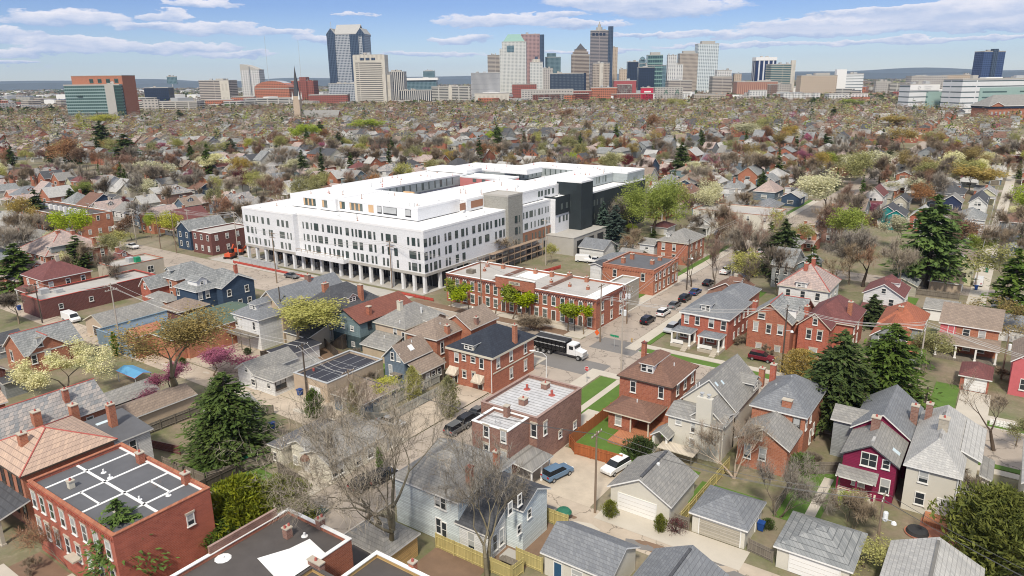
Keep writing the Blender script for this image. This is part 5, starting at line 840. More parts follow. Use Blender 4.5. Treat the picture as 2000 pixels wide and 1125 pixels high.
# ---------------- vehicles ----------------
def prism(mb, prof, w0, w1=None, mi=0):
    w1 = w1 or w0; n = len(prof); a = [(x, -w0/2, z) for x, z in prof]; b = [(x, w0/2, z) for x, z in prof]
    mb.face(a, mi); mb.face(b[::-1], mi)
    for i in range(n): j = (i+1) % n; mb.face([a[j], a[i], b[i], b[j]], mi)
def taper(mb, prof, wb, wt, mi=0):
    zs = [z for _, z in prof]; z0, z1 = min(zs), max(zs); W_ = lambda z: (wb+(wt-wb)*(z-z0)/(z1-z0))/2; n = len(prof)
    a = [(x, -W_(z), z) for x, z in prof]; b = [(x, W_(z), z) for x, z in prof]; mb.face(a, mi); mb.face(b[::-1], mi)
    for i in range(n): j = (i+1) % n; mb.face([a[j], a[i], b[i], b[j]], mi)
KIND = {'sedan': (4.7, [(-2.3,.35),(2.3,.35),(2.34,.62),(2.2,.78),(1.1,.95),(-1.7,1.0),(-2.25,.96),(-2.35,.6)], [(-1.85,.97),(1.05,.93),(.35,1.42),(-1.1,1.45)], 1.8),
 'suv': (4.7, [(-2.3,.4),(2.3,.4),(2.34,.75),(2.15,.98),(1.2,1.1),(-2.2,1.12),(-2.34,.7)], [(-2.2,1.08),(1.15,1.06),(.45,1.66),(-1.95,1.7)], 1.88),
 'pickup': (5.6, [(-2.8,.5),(2.75,.5),(2.8,.95),(2.6,1.15),(1.6,1.25),(-2.8,1.22)], [(-.5,1.2),(1.5,1.2),(.95,1.8),(-.4,1.82)], 1.95),
 'van': (5.4, [(-2.6,.4),(2.65,.4),(2.7,.9),(2.4,1.15),(1.9,1.3),(1.3,2.1),(-2.55,2.15)], [(1.25,1.35),(2.0,1.3),(1.45,2.0),(1.2,2.0)], 1.95)}
VM = {}
def car(kind, color, loc, rz_, label, cat=None, group=None, z=0.02, roofcol=None):
    L_, body, cab, w = KIND[kind]; k = (kind, color)
    if k not in VM:
        mb = MB(); zm = sorted({zz for _, zz in body}); prism(mb, body, w)
        b1 = mb.mesh('body', ['paint_'+color]); bm_bevel(b1, .07)
        mb = MB(); taper(mb, cab, w-.12, w-.5); g1 = mb.mesh('window_glass', ['car_glass']); top = max(zz for _, zz in cab)-.04; xs_ = [x for x, zz in cab if zz > top-.1]; ww = w-.5
        mb = MB(); mb.box(min(xs_)+.05, max(xs_)-.02, -ww/2, ww/2, top-.02, top+.05); r1 = mb.mesh('roof_panel', ['paint_'+(roofcol or color)])
        VM[k] = (b1, g1, r1)
    if 'wheel' not in VM:
        mb = MB(); mb.tube([(0,-.11,0),(0,.11,0)],.34,14); VM['wheel'] = mb.mesh('wheel', ['tyre']); mb = MB(); mb.tube([(0,-.125,0),(0,.125,0)],.2,10); VM['rim'] = mb.mesh('rim', ['rim'])
        mb = MB(); mb.box(-.04,.04,-.18,.18,-.07,.07); VM['hl'] = mb.mesh('headlight', ['lamp_glass']); mb = MB(); mb.box(-.04,.04,-.16,.16,-.1,.1); VM['tl'] = mb.mesh('taillight', ['tail_red'])
    root = empty({'sedan': 'parked_car', 'suv': 'parked_car', 'pickup': 'pickup_truck', 'van': 'parked_van'}[kind], (loc[0], loc[1], z), label, cat or {'pickup': 'pickup truck', 'van': 'van'}.get(kind, 'car'), group, rz_)
    b1, g1, r1 = VM[k]; put('body', b1, root); put('window_glass', g1, root); put('roof_panel', r1, root)
    for x in (-L_*.31, L_*.31):
        for y in (-w/2+.08, w/2-.08): wv = put('wheel', VM['wheel'], root, (x, y, .34)); put('rim', VM['rim'], wv)
    for y in (-w*.34, w*.34): put('headlight', VM['hl'], root, (L_/2-.02, y, .68 if kind == 'sedan' else .85)); put('taillight', VM['tl'], root, (-L_/2+.02, y, .8 if kind == 'sedan' else .95))
    return root
import bmesh
def bm_bevel(me, w):
    bm = bmesh.new(); bm.from_mesh(me); bmesh.ops.remove_doubles(bm, verts=bm.verts, dist=.001); bmesh.ops.recalc_face_normals(bm, faces=bm.faces); bmesh.ops.bevel(bm, geom=bm.edges[:], offset=w, segments=2, affect='EDGES', profile=.5); bm.to_mesh(me); bm.free()
G1 = 'cars parked along the side street'; PY = math.pi/2
for (kind, col, px, py, rz_, lb, g) in [
  ('suv','black',1265,627,PY,'black sport utility car parked nearest the crossing on the left kerb',G1), ('suv','white',1296,612,PY,'white estate car parked on the left kerb, behind the nearest black car',G1), ('sedan','grey',1317,597,PY,'dark grey saloon between white estate car and black people carrier on left kerb',G1), ('suv','black',1338,584,PY,'black people carrier fourth from the crossing on the left kerb',G1), ('sedan','blue',1358,571,PY,'blue saloon fifth from the crossing on the left kerb',G1), ('sedan','black',1383,553,PY,'black saloon parked by the lawns before the white pickup',G1),
  ('suv','silver',1311,644,-PY,'silver hatchback parked beside the duplex with twin white porches',G1), ('sedan','black',1333,633,-PY,'dark saloon half hidden by duplex roof, behind silver hatchback',G1), ('pickup','white',1418,531,PY,'white pickup on the left kerb beyond the small lawns',G1), ('sedan','black',1447,512,PY,'black car beyond the white pickup on left kerb',G1), ('suv','blue',1465,504,PY,'blue car beyond the black car on left kerb under bare trees',G1), ('suv','maroon',1468,535,-PY,'maroon car parked on the right kerb under bare sycamores',G1), ('suv','black',1449,549,-PY,'black car parked on the right kerb in front of the maroon car',G1), ('sedan','silver',1488,491,PY,'silver car far up the side street beneath the sycamores',G1), ('sedan','white',1480,519,-PY,'white car on right kerb just beyond the maroon car',G1), ('suv','grey',1500,481,-PY,'grey car farthest up the side street on the right kerb',G1),
  ('suv','steel blue',1088,926,PY-.25,'blue sports utility car with open black roof in the gravel yard',None), ('suv','white',1203,914,-PY-.2,'white people carrier parked against the beige double garage',None), ('suv','black',713,946,PY*.95,'black car at kerb under the big bare tree',None), ('suv','black',745,934,PY*.95,'second black car by the ivy-covered pole outside cream bungalow',None), ('sedan','dark green',606,1012,PY,'dark green car at kerb behind the brown commercial roof',None),
  ('sedan','silver',764,826,0.1,'silver saloon behind the tangle of bare shrubs',None), ('suv','grey',893,838,PY,'grey car parked left of the brown brick block, nearest the alley',None), ('suv','black',915,822,PY,'black car beside brown brick block, between two grey cars',None), ('sedan','grey',935,806,PY,'dark grey saloon beside the fence, last left of the brown brick block',None),
  ('van','white',139,624,0,'white van with windows behind the brick cottage',None), ('suv','blue',207,478,0,'blue car below the red-capped shop on the left',None), ('pickup','white',258,483,0,'white pickup beside utility poles on the left avenue',None), ('van','white',1141,509,.3,'white van in the rear lot behind the brick row',None), ('pickup','white',1160,511,.3,'white pickup beside the van in the rear lot',None), ('van','white',1911,553,PY,'white delivery van in long right-hand alley',None), ('suv','black',1662,825,0,'black car glimpsed beneath the twin spruces',None), ('suv','maroon',1487,700,0,'maroon car on the avenue behind the orange chimneys',None), ('sedan','grey',570,540,0,'grey saloon driving past the white building arcade',None)]:
    car(kind, col, P(px, py, .4), rz_, lb, None, g, .3 if col == 'steel blue' and 0 else .02)
# dump truck
tx, ty = P(1098, 693, 0); s = empty('dump_truck', (tx, ty, .02), 'black tipper lorry with white cab turning through the street crossing', 'lorry')
mb = MB(); mb.box(-5.6,1.9,-.9,.9,.9,1.2); mb.obj('chassis', ['rubber_black'], s)
mb = MB(); prism(mb, [(-5.9,1.2),(1.4,1.2),(1.4,3.3),(-5.9,3.2)], 2.45); 
for k in range(8): x = -5.6+.95*k; mb.box(x,x+.12,-1.32,-1.22,1.3,3.2,0)
mb.obj('tipper_body', ['paint_black'], s); mb = MB(); mb.box(-5.95,1.45,-1.33,-1.2,3.2,3.38); mb.box(-5.95,1.45,1.2,1.33,3.2,3.38); mb.box(-5.8,1.3,-1.25,-1.21,2.1,2.25); mb.obj('side_rail', ['steel'], s); mb = MB(); mb.box(-5.7,1.2,-1.1,1.1,3.3,3.33); mb.obj('tarpaulin', ['rubber_black'], s)
mb = MB(); prism(mb, [(1.7,.9),(3.6,.9),(3.6,1.9),(3.2,2.9),(1.7,2.95)], 2.3); mb.obj('cab', ['paint_white'], s); mb = MB(); mb.box(3.24,3.5,-1.,1.,1.95,2.7); mb.box(2.2,3.1,-1.17,1.17,1.95,2.65); mb.obj('window', ['car_glass'], s); mb = MB(); prism(mb, [(3.55,.8),(5.,.8),(5.05,1.6),(3.55,1.9)], 1.9); mb.obj('bonnet', ['paint_white'], s); mb = MB(); mb.box(4.98,5.12,-.7,.7,.9,1.5); mb.obj('grille', ['rim'], s); mb = MB(); mb.box(5.,5.25,-1.15,1.15,.5,.8); mb.obj('bumper', ['rim'], s)
for x in (-4.9,-3.6,-2.3,4.2):
    for y in (-1.02,1.02): w_ = put('wheel', VM['wheel'], s, (x, y, .5)); w_.scale = (1.5,1.8,1.5); put('rim', VM['rim'], w_)
for y in (-.9,.9): put('headlight', VM['hl'], s, (5.08,y,1.1)); put('taillight', VM['tl'], s, (-5.9,y,1.))
# ---------------- street furniture ----------------
def hsolve(x, y, py):
    lo, hi = 1., 30.
    for _ in range(30):
        m = (lo+hi)/2
        if proj(x, y, m)[1] > py: lo = m
        else: hi = m
    return (lo+hi)/2
POLES = {}
def pole(key, px, py, top, lb, arms=2, mat='pole_wood', ax='y', tr=0, lamp=False, g='utility poles'):
    x, y = P(px, py, 0); hh = min(14., hsolve(x, y, top)); s = empty('utility_pole', (x, y, 0), lb, 'utility pole', g)
    mb = MB(); mb.tube([(0,0,0),(0,0,hh)], .17, 8, r1=.11); mb.obj('pole', [mat], s)
    for i in range(arms):
        z = hh-.35-1.1*i; mb = MB()
        if ax == 'y': mb.box(-.07,.07,-1.25,1.25,z-.07,z+.07); ins = [(0,u,z) for u in (-1.15,-.45,.45,1.15)]
        else: mb.box(-1.25,1.25,-.07,.07,z-.07,z+.07); ins = [(u,0,z) for u in (-1.15,-.45,.45,1.15)]
        a = mb.obj('crossarm', [mat], s)
        for p in ins: mb = MB(); mb.lathe(p[0],p[1],[(p[2]+.07,.05),(p[2]+.25,.04)],6); mb.obj('insulator', ['steel_white'], a)
    for i in range(tr): mb = MB(); mb.lathe(.42*math.cos(i*2.2),.42*math.sin(i*2.2),[(hh-3.1,.24),(hh-3.,.27),(hh-2.1,.27),(hh-2.,.2)],12); mb.obj('transformer', ['steel_white'], s)
    if lamp: mb = MB(); mb.tube([(0,0,hh*.62),(1.2,-.9,hh*.62+.5)],.05,5); mb.lathe(1.4,-1.05,[(hh*.62+.3,.3),(hh*.62+.5,.24),(hh*.62+.65,.08)],10); mb.obj('lamp', ['steel_white'], s)
    POLES[key] = (x, y, hh, ax); return s
pole('p1',1213,726,545,'tall brown utility pole behind corner house with brown hipped roof',2,'pole_light','y',2); pole('p1b',1172,668,555,'slim pole carrying an orange road sign at the crossing',1,'pole_wood'); pole('p1c',1224,632,556,'utility pole with transformers beside the brick row gable wall',2,'pole_wood','x',3)
pole('p2',1162,1001,843,'brown utility pole standing in gravel yard before beige double garage',1,'pole_wood','y'); pole('p3',1790,757,627,'pale utility pole rising behind the right-hand twin spruce',2,'pole_light','y'); pole('p4',1710,1083,966,'utility pole with white transformer and floodlight beside magenta house',1,'pole_wood','y',1,True)
pole('p5',1800,835,756,'dark thin pole between magenta house and pale grey house chimneys',0,'wood_dark'); pole('p6',1526,727,595,'dark pole before gabled brick house with striped slate roof',1,'wood_dark','y',0,True); pole('p7',600,776,671,'leaning dark pole beside blue bin and tan workshop',1,'wood_dark'); pole('p8',688,830,722,'weathered pole rising from yellow shrubs and bare tangle',1,'pole_wood')
pole('p9',237,682,548,'pale pole wrapped by ivy stump near the blue wall workshop',2,'pole_light'); pole('p10',83,631,553,'dark pole above red-ridged cottage on the left',1,'wood_dark'); pole('p11',541,553,427,'tall pole before left half of white building',2,'pole_wood','x'); pole('p12',766,563,470,'brown pole before right half of white building',2,'pole_wood','x'); pole('p13',868,556,487,'pole at corner of white building and brick row',2,'pole_light','x',0)
pole('p13b',941,627,508,'pole on the pavement before brick row, left of pediment',1,'pole_wood','x'); pole('p14',268,482,407,'pole above the flat grey shop roof',2,'pole_light','x'); pole('p15',314,486,414,'pole left of blue Victorian house',2,'pole_wood','x'); pole('p16',345,494,410,'pole before the blue Victorian gable',2,'pole_wood','x'); pole('p17',466,500,385,'pole right of dark red brick building',2,'pole_light','x'); pole('p18',372,470,409,'pole with white brackets before the dark brick building',1,'pole_light','x'); pole('p19',180,457,396,'pole before the long orange brick row',1,'pole_wood','x')
pole('p20',1066,518,429,'pole behind brick row beside green shrubs',1,'pole_light','x'); pole('p21',1905,561,498,'pale pole beside white delivery van in alley',1,'pole_light'); pole('p22',1942,410,366,'pole halfway up long right-hand alley',1,'pole_light'); pole('p23',1978,615,525,'pale bare pole at right edge among straw-coloured branches',0,'pole_light'); pole('p24',1341,566,467,'dark pole with street lamp arm beside side street lawns',1,'wood_dark','y',0,True); pole('p25',1174,560,527,'thin pole behind brick row roof centre',1,'pole_light','x'); pole('p26',65,560,505,'pole with cross bar and two transformers at left edge spruce',1,'pole_light','x',2)
pole('p27',1955,740,650,'pole with white transformer before pink-painted house',1,'pole_wood','y',1,True); pole('p28',555,665,560,'thin pole in front of grey ribbed roof',0,'wood_dark')
WIREC = 0
def span(a, b, n=3, sag=.9, lb=None, dz=-.1, mat='wire', r=.03):
    global WIREC
    (x0,y0,h0,ax0), (x1,y1,h1,ax1) = (POLES[k] if isinstance(k, str) else k for k in (a, b))
    for i in range(n):
        u = (i-(n-1)/2)*.95 if n > 1 else 0; vz = (0, -.5, -.15, -.9)[i % 4]; hh_ = sag*(1+.12*i); o0 = (u,0) if ax0 == 'x' else (0,u); o1 = (u,0) if ax1 == 'x' else (0,u)
        pts = [(x0+o0[0]+(x1+o1[0]-x0-o0[0])*t, y0+o0[1]+(y1+o1[1]-y0-o0[1])*t, h0+dz+vz+(h1-h0)*t-4*hh_*t*(1-t)) for t in [k/14 for k in range(15)]]
        org = pts[0]; mb = MB(); mb.tube(pts, r, 4, cap=False); o = mb.obj('overhead_wire', [mat], None, org); o['label'] = lb; o['category'] = 'wire'; o['group'] = 'wires '+lb
        WIREC += 1
for a, b, n, sg, lb, m in [('p1','p6',4,1.,'bundle of pale overhead wires from corner pole towards gabled brick houses','wire'),('p6','p3',4,1.2,'bundle of wires passing before red gables and twin spruces','wire'),('p3',(30,120.5,11.,'y'),4,1.,'wires running off right edge over pink and brick houses','wire'),('p1','p13b',3,1.,'wires crossing before the brick row facade','wire'),('p13b','p12',3,1.,'wires before arcade corner of white building','wire'),('p12','p11',3,1.4,'wires before long facade of white building','wire'),('p11','p17',3,1.3,'wires from white building towards dark brick building','wire'),('p17','p16',3,.8,'wires above dark red brick building','wire'),('p16','p15',3,.6,'wires beside blue Victorian house','wire'),('p15','p14',3,.8,'wires above flat grey shop','wire'),('p14','p19',3,1.,'wires towards the orange brick row','wire'),
  ('p2','p8',2,1.2,'dark wires above brown brick block and bare shrubs','wire_dark'),('p8','p7',3,1.,'pale wires above tan workshop roof','wire'),('p7','p9',3,1.3,'wires above the green hall and alley bend','wire'),('p9','p10',3,1.,'wires above red-ridged brick cottage','wire'),('p2','p4',3,1.3,'dark wires sagging across both beige garages','wire_dark'),('p4',(26,66,8.5,'y'),3,1.,'dark wires over pale roof in lower right corner','wire_dark'),('p1','p24',2,1.2,'wires following the side street over parked cars','wire'),('p1c','p25',3,.8,'wires over the roof of brick row','wire'),('p24',(-72,300,11,'y'),2,1.5,'wires vanishing up the side street through sycamores','wire'),('p1c','p1',3,.4,'short wires linking two poles at brick row corner','wire'),('p21','p22',2,1.,'wires along the long right-hand alley','wire'),('p18','p17',2,.8,'wires from white-bracket pole over dark brick roof','wire'),('p1','p1c',2,.5,'crossed short wires above the street corner','wire')]:
    span(a, b, n, sg, lb, -.1, m)
def lamp(px, py, top, lb, dx=-2., dy=-1., mat='steel_white'):
    x, y = P(px, py, 0); hh = min(11, hsolve(x, y, top)+.2); s = empty('street_lamp', (x,y,0), lb, 'street lamp', 'street lamps'); mb = MB(); mb.tube([(0,0,0),(0,0,hh*.8)],.1,8,r1=.07); mb.obj('pole', [mat], s)
    mb = MB(); mb.tube([(0,0,hh*.8),(dx*.3,dy*.3,hh*.93),(dx,dy,hh)],.06,6); mb.obj('arm', [mat], s); mb = MB(); mb.tube([(dx*.95,dy*.95,hh),(dx*1.35,dy*1.35,hh-.05)],.2,8,r1=.14); mb.obj('lamp_head', [mat], s)
lamp(1067,738,688,'white curved street lamp on the corner beside navy-roofed house'); lamp(452,1082,1032,'white curved street lamp by the yellow-green conifers, bottom left',-2.,.6); lamp(1427,548,488,'tall steel street lamp beside bare sycamores on the side street',1.5,-.8)
for px, py, lb in ((924,632,'small white globe lamp on pavement left of brick row centre'),(1018,632,'small white globe lamp near bare bushes before brick row'),(1122,648,'small white globe lamp before the paired street trees')):
    x, y = P(px, py, 0); s = empty('globe_lamp', (x,y,0), lb, 'street lamp', 'globe lamps'); mb = MB(); mb.tube([(0,0,0),(0,0,3.4)],.07,6); mb.obj('pole', ['rubber_black'], s); mb = MB(); mb.lathe(0,0,[(3.4,.1),(3.5,.2),(3.75,.22),(3.95,.1)],8); mb.obj('globe', ['lamp_glass'], s)
x, y = P(1146, 748, 0); s = empty('stop_sign', (x,y,0), 'red octagonal stop sign at the corner of the bright green lawn', 'road sign'); mb = MB(); mb.tube([(0,0,0),(0,0,3.1)],.045,6); mb.obj('post', ['steel'], s)
def octo(r, y0, y1, mat, nm, n=8):
    mb = MB(); a = [(r*math.cos(2*math.pi*(k+.5)/n), y0, 2.75+r*math.sin(2*math.pi*(k+.5)/n)) for k in range(n)]; b = [(x_, y1, z_) for x_, _, z_ in a]; mb.face(a[::-1] if 0 else a); mb.face(b[::-1])
    for k in range(n): mb.face([a[(k+1)%n], a[k], b[k], b[(k+1)%n]])
    return mb.obj(nm, [mat], s)
rp = octo(.46, -.08, -.05, 'white', 'border'); rp = octo(.42, -.095, -.078, 'sign_red', 'plate'); text('STOP', 'lettering', .34, (0,-.1,2.75), 0, 'white', s)
x, y = P(1204, 684, 0); s = empty('street_name_sign', (x-.5,y,0), 'green street name sign hanging near the tall corner utility pole', 'street sign'); mb = MB(); mb.tube([(0,0,0),(0,0,3.)],.04,6); mb.obj('post', ['steel'], s); mb = MB(); mb.box(-.9,.9,-.03,.03,2.7,3.1); mb.obj('plate', ['sign_green'], s)
x, y = P(1172, 662, 0); s = empty('road_works_sign', (x-.3,y-.8,0), 'orange diamond road works sign on the pavement before the brick row', 'road sign'); mb = MB(); mb.tube([(0,0,0),(0,0,1.2)],.05,6); mb.obj('post', ['steel'], s); mb = MB(); mb.face([(0,-.06,.9),(.6,-.06,1.6),(0,-.06,2.3),(-.6,-.06,1.6)]); mb.face([(0,-.02,.9),(-.6,-.02,1.6),(0,-.02,2.3),(.6,-.02,1.6)]); mb.obj('plate', ['orange_tarp'], s)
x, y = P(1234,668,0); s = empty('fire_hydrant', (x,y,.1), 'small yellow fire hydrant on the verge beyond the crossing', 'hydrant'); mb = MB(); mb.lathe(0,0,[(0,.16),(.1,.12),(.6,.12),(.65,.17),(.8,.05)],10); mb.obj('body', ['ochre'], s); mb = MB(); mb.tube([(-.25,0,.5),(.25,0,.5)],.07,8); mb.obj('nozzle', ['ochre'], s)
for px, py, lb, m in ((586,772,'blue wheeled bin beside tan workshop wall','bin_blue'),(532,838,'blue wheeled bin by shed below white cottage','bin_blue'),(422,902,'blue wheeled bin behind garden fence near the big spruce','bin_blue'),(1486,1036,'blue wheeled bin right of beige wide-door garage','bin_blue'),(1906,566,'blue wheeled bin beside white delivery van','bin_blue'),(1927,532,'green wheeled bin at alley side by pale garage','bin_green'),(1858,1040,'grey wheeled bin by cream house steps','steel'),(38,606,'blue wheeled bin by dark brick shop','bin_blue'),(480,908,'green wheeled bin behind grey garden fence','bin_green')):
    x, y = P(px, py, 0); s = empty('wheeled_bin', (x,y,.03), lb, 'bin', 'wheeled bins'); mb = MB(); v0 = .3; mb.v = [(-v0,-v0,.08),(v0,-v0,.08),(v0,v0,.08),(-v0,v0,.08),(-.38,-.4,1.05),(.38,-.4,1.05),(.38,.4,1.05),(-.38,.4,1.05)]; mb.f = [(3,2,1,0),(4,5,6,7),(1,2,6,5),(0,1,5,4),(3,0,4,7),(2,3,7,6)]; mb.m = [0]*6; mb.obj('body', [m], s); mb = MB(); mb.box(-.42,.42,-.45,.42,1.05,1.15); mb.obj('lid', [m], s)
    for xx in (-.3,.3): mb = MB(); mb.tube([(xx-.04,.38,.12),(xx+.04,.38,.12)],.12,8); mb.obj('wheel', ['tyre'], s)
x, y = P(1101,1014,0); s = empty('garden_parasol', (x,y,0), 'round green canopy lid by alley next to new yellow fence', 'parasol'); mb = MB(); mb.lathe(0,0,[(.9,.9),(1.05,1.),(1.35,.75),(1.5,.05)],14); mb.obj('canopy', ['bin_green'], s); mb = MB(); mb.tube([(0,0,0),(0,0,1.)],.05,6); mb.obj('pole', ['steel'], s)
x, y = P(1791,1042,0); s = empty('fire_pit', (x,y,.05), 'black covered round fire pit on the brick patio behind the pale grey house', 'fire pit'); mb = MB(); mb.lathe(0,0,[(0,1.15),(.1,1.25),(.5,1.1),(.62,.2)],16); mb.obj('cover', ['rubber_black'], s); mb = MB(); mb.lathe(0,0,[(0,1.4),(.12,1.4)],18); mb.obj('kerb', ['brick_paving'], s)
for i, (x, y, lb) in enumerate(((-44.,54.7,'outdoor air conditioner nearest yellow shed behind new fence'),(-42.4,54.7,'outdoor air conditioner by the blue wall below lean-to window'))):
    s = empty('air_conditioner', (x,y,0), lb, 'air conditioner', 'air conditioners'); mb = MB(); mb.box(-.4,.4,-.4,.4,.05,.8); mb.obj('cabinet', ['steel'], s); mb = MB(); mb.lathe(0,0,[(.8,.33),(.84,.33)],12); mb.obj('fan_guard', ['rubber_black'], s)
x, y = P(992,1105,0); s = empty('picnic_table', (x,y,0), 'weathered picnic table leaning beside second bare tree and blue house', 'table'); mb = MB(); mb.box(-1,1,-.4,.4,.7,.76); mb.obj('tabletop', ['wood_grey'], s)
for yy in (-.75,.75): mb = MB(); mb.box(-1,1,yy-.14,yy+.14,.4,.45); mb.obj('bench', ['wood_grey'], s)
for xx in (-.7,.7): mb = MB(); mb.tube([(xx,-.7,0),(xx,-.2,.7)],.05,4); mb.tube([(xx,.7,0),(xx,.2,.7)],.05,4); mb.obj('leg', ['wood_grey'], s)
x, y = P(265,748,0); s = empty('garden_canopy', (x,y,0), 'small blue canopy with pink end over a garden between redbuds', 'canopy'); mb = MB(); roof_into(mb, (-3.2,3.2,-1.6,1.6), 2.2, 'gx', .35, .1); mb.obj('canopy', ['pool_blue','pink_paint'], s)
for a in (-3,3):
    for b in (-1.4,1.4): mb = MB(); mb.box(a-.06,a+.06,b-.06,b+.06,0,2.15); mb.obj('leg', ['steel'], s)
# fences
def fence(lb, pts, hh, mat, px=True, name='wooden_fence', gap=2.4, post='same', cat='fence', z0=0.):
    if px: pts = [P(*p, 0) for p in pts]
    x0, y0 = pts[0]; s = empty(name, (x0,y0,0), lb, cat, None); pm = mat if post == 'same' else post
    for (a, b), (c, d) in zip(pts, pts[1:]):
        l = math.hypot(c-a, d-b); ux, uy = (c-a)/l, (d-b)/l; nx, ny = -uy*.03, ux*.03; mb = MB(); z1 = z0+.05
        A = [(a-nx,b-ny),(c-nx,d-ny),(c+nx,d+ny),(a+nx,b+ny)]
        mb.v = [(x,y,z1) for x,y in A]+[(x,y,hh) for x,y in A]; mb.f = [(3,2,1,0),(4,5,6,7),(1,2,6,5),(0,1,5,4),(3,0,4,7),(2,3,7,6)]; mb.m = [0]*6
        for zz in (.35, hh-.35): 
            k = 2; mb.tube([(a-nx*2.5,b-ny*2.5,zz),(c-nx*2.5,d-ny*2.5,zz)],.05,4)
        mb.obj('panel', [mat], s, (x0,y0,0)); n = max(1, round(l/gap))
        for k in range(n+1): x, y = a+(c-a)*k/n-nx*2, b+(d-b)*k/n-ny*2; mb = MB(); mb.box(x-.07,x+.07,y-.07,y+.07,0,hh+.1); mb.obj('post', [pm], s, (x0,y0,0))
    return s
fence('new yellow board fence with braces beside the pale blue house', [(-49.2,54.2),(-38.6,54.2)], 1.9, 'wood_new', False); fence('new yellow board fence enclosing the dirt yard next to dark garage', [(-38.6,54.2),(-38.4,56.)], 1.9, 'wood_new', False); fence('new yellow fence along the alley corner near the green canopy', [(-42.2,65.7),(-38.4,65.7),(-37.6,64.2)], 1.9, 'wood_new', False); fence('short yellow fence between pale blue house and dark garage', [(-40.,57.2),(-36.6,57.2)], 1.9, 'wood_new', False)
fence('rust-stained fence around the back lawn of the brown-roofed brick house', [(-48.6,99.),(-48.6,83.4),(-46.8,81.9),(-39.6,82.3)], 1.9, 'wood_stain', False); fence('grey panel fence running between navy-roofed house and parked cars', [(-79.6,72.5),(-76.4,74),(-76.2,90.5)], 1.8, 'vinyl_grey', False, 'panel_fence'); fence('grey panel fence in garden left of navy-roofed house', [(-80.3,75.),(-80.,90.8)], 1.8, 'vinyl_grey', False, 'panel_fence'); fence('second grey garden fence beyond pale column trees', [(-84.,93.4),(-84,83)], 1.8, 'vinyl_grey', False, 'panel_fence')
fence('grey picket fence between the two beige garages', [(-28.2,73.6),(-26.4,73.6)], 1.6, 'wood_grey', False); fence('weathered fence right of the wide-door garage', [(-19.3,73.6),(-16.4,73.)], 1.6, 'wood_grey', False); fence('tan stained fence between bare white-barked trees and garages', [(-27.6,74),(-27.2,90)], 1.8, 'wood_new', False); fence('grey garden fence left of magenta house', [(-18.8,82),(-18.8,94),(-14.4,97)], 1.8, 'wood_grey', False)
fence('grey fence around garden behind the brick flats', [(-84,47.5),(-80.4,58.4)], 1.7, 'wood_grey', False); fence('dark fence between yellow-green conifers and cream bungalow', [(-82.6,44.),(-82.4,55.4)], 1.8, 'wood_dark', False); fence('dark fence behind the cream bungalow patio', [(-78.,54.6),(-71.,53.8)], 1.8, 'wood_dark', False); fence('grey fence below the big spruce', [(-93,46.6),(-84,47.2)], 1.7, 'wood_grey', False); fence('grey fence with bare posts beside redbud tree', [(-104.6,48.),(-104.4,60.),(-94,66)], 1.7, 'wood_grey', False)
fence('dark wooden fence behind tan workshop garden', [(-112.5,92.4),(-103.4,88.4)], 1.9, 'wood_dark', False); fence('dark wooden fence between willow and two-tone house', [(-116,80),(-112.5,92.4)], 1.9, 'wood_dark', False); fence('grey fence behind orange-roofed house lawn', [(-24,172),(-14,172)], 1.8, 'wood_grey', False); fence('pale fence behind the orange roofs', [(-20,164),(-12,164)], 1.8, 'cream_trim', False); fence('white picket fence by red garage drive', [(-8.4,124.6),(-5.4,124.6)], 1., 'white', False, 'picket_fence', .4); fence('white picket fence on avenue right of the red garage drive', [(1.6,125.),(4.6,125.)], 1., 'white', False, 'picket_fence', .4)
fence('red and white construction barrier in front of white building arcade', [(-190,125.4),(-150,125.6)], .8, 'barrier_red', False, 'construction_barrier', 3); fence('wire construction fence behind red barrier', [(-190,127.4),(-172,127.4)], 1.9, 'steel', False, 'construction_fence', 3); fence('red construction barrier at right end of arcade', [(-125,128.),(-113.5,128.)], .8, 'barrier_red', False, 'construction_barrier', 3); fence('black wire fence of rear lot behind brick row', [(-107,158),(-90,158)], 1.6, 'wood_dark', False, 'wire_fence'); fence('red construction barrier behind brick row near white building', [(-115,150),(-106,160),(-104,172)], 1., 'barrier_red', False, 'construction_barrier', 3)
fence('dark garden fence behind the pale house row on the right', [(-24,196),(-8,197)], 1.6, 'wood_grey', False)
fence('brick garden wall below redbud and spruce', [(-103.,48.),(-94.5,50.)], 1.4, 'brick_dark', False, 'garden_wall', 6, cat='wall')
for i, r in enumerate([(-57.5,-45,129.4,129.6)]): pass
# ---------------- trees ----------------
class Arr:
    def __init__(s): s.v = []; s.f3 = []; s.f4 = []; s.n = 0
    def add(s, v, f):
        v = np.asarray(v, float).reshape(-1, 3); f = np.asarray(f)
        (s.f3 if f.shape[1] == 3 else s.f4).append(f+s.n); s.v.append(v); s.n += len(v)
    def mesh(s, name, mat, mi=None):
        v = np.concatenate(s.v) if s.v else np.zeros((0,3)); me = bpy.data.meshes.new(name)
        a = np.concatenate(s.f3) if s.f3 else np.zeros((0,3), int); b = np.concatenate(s.f4) if s.f4 else np.zeros((0,4), int)
        me.vertices.add(len(v)); me.vertices.foreach_set('co', v.ravel()); nl = a.size+b.size; me.loops.add(nl); me.loops.foreach_set('vertex_index', np.concatenate([a.ravel(), b.ravel()]).astype(np.int32))
        me.polygons.add(len(a)+len(b)); me.polygons.foreach_set('loop_start', np.concatenate([np.arange(len(a))*3, a.size+np.arange(len(b))*4]).astype(np.int32)); me.polygons.foreach_set('loop_total', np.concatenate([np.full(len(a),3), np.full(len(b),4)]).astype(np.int32))
        for m in (mat if isinstance(mat, list) else [mat]): me.materials.append(M[m])
        me.update(calc_edges=True); return me
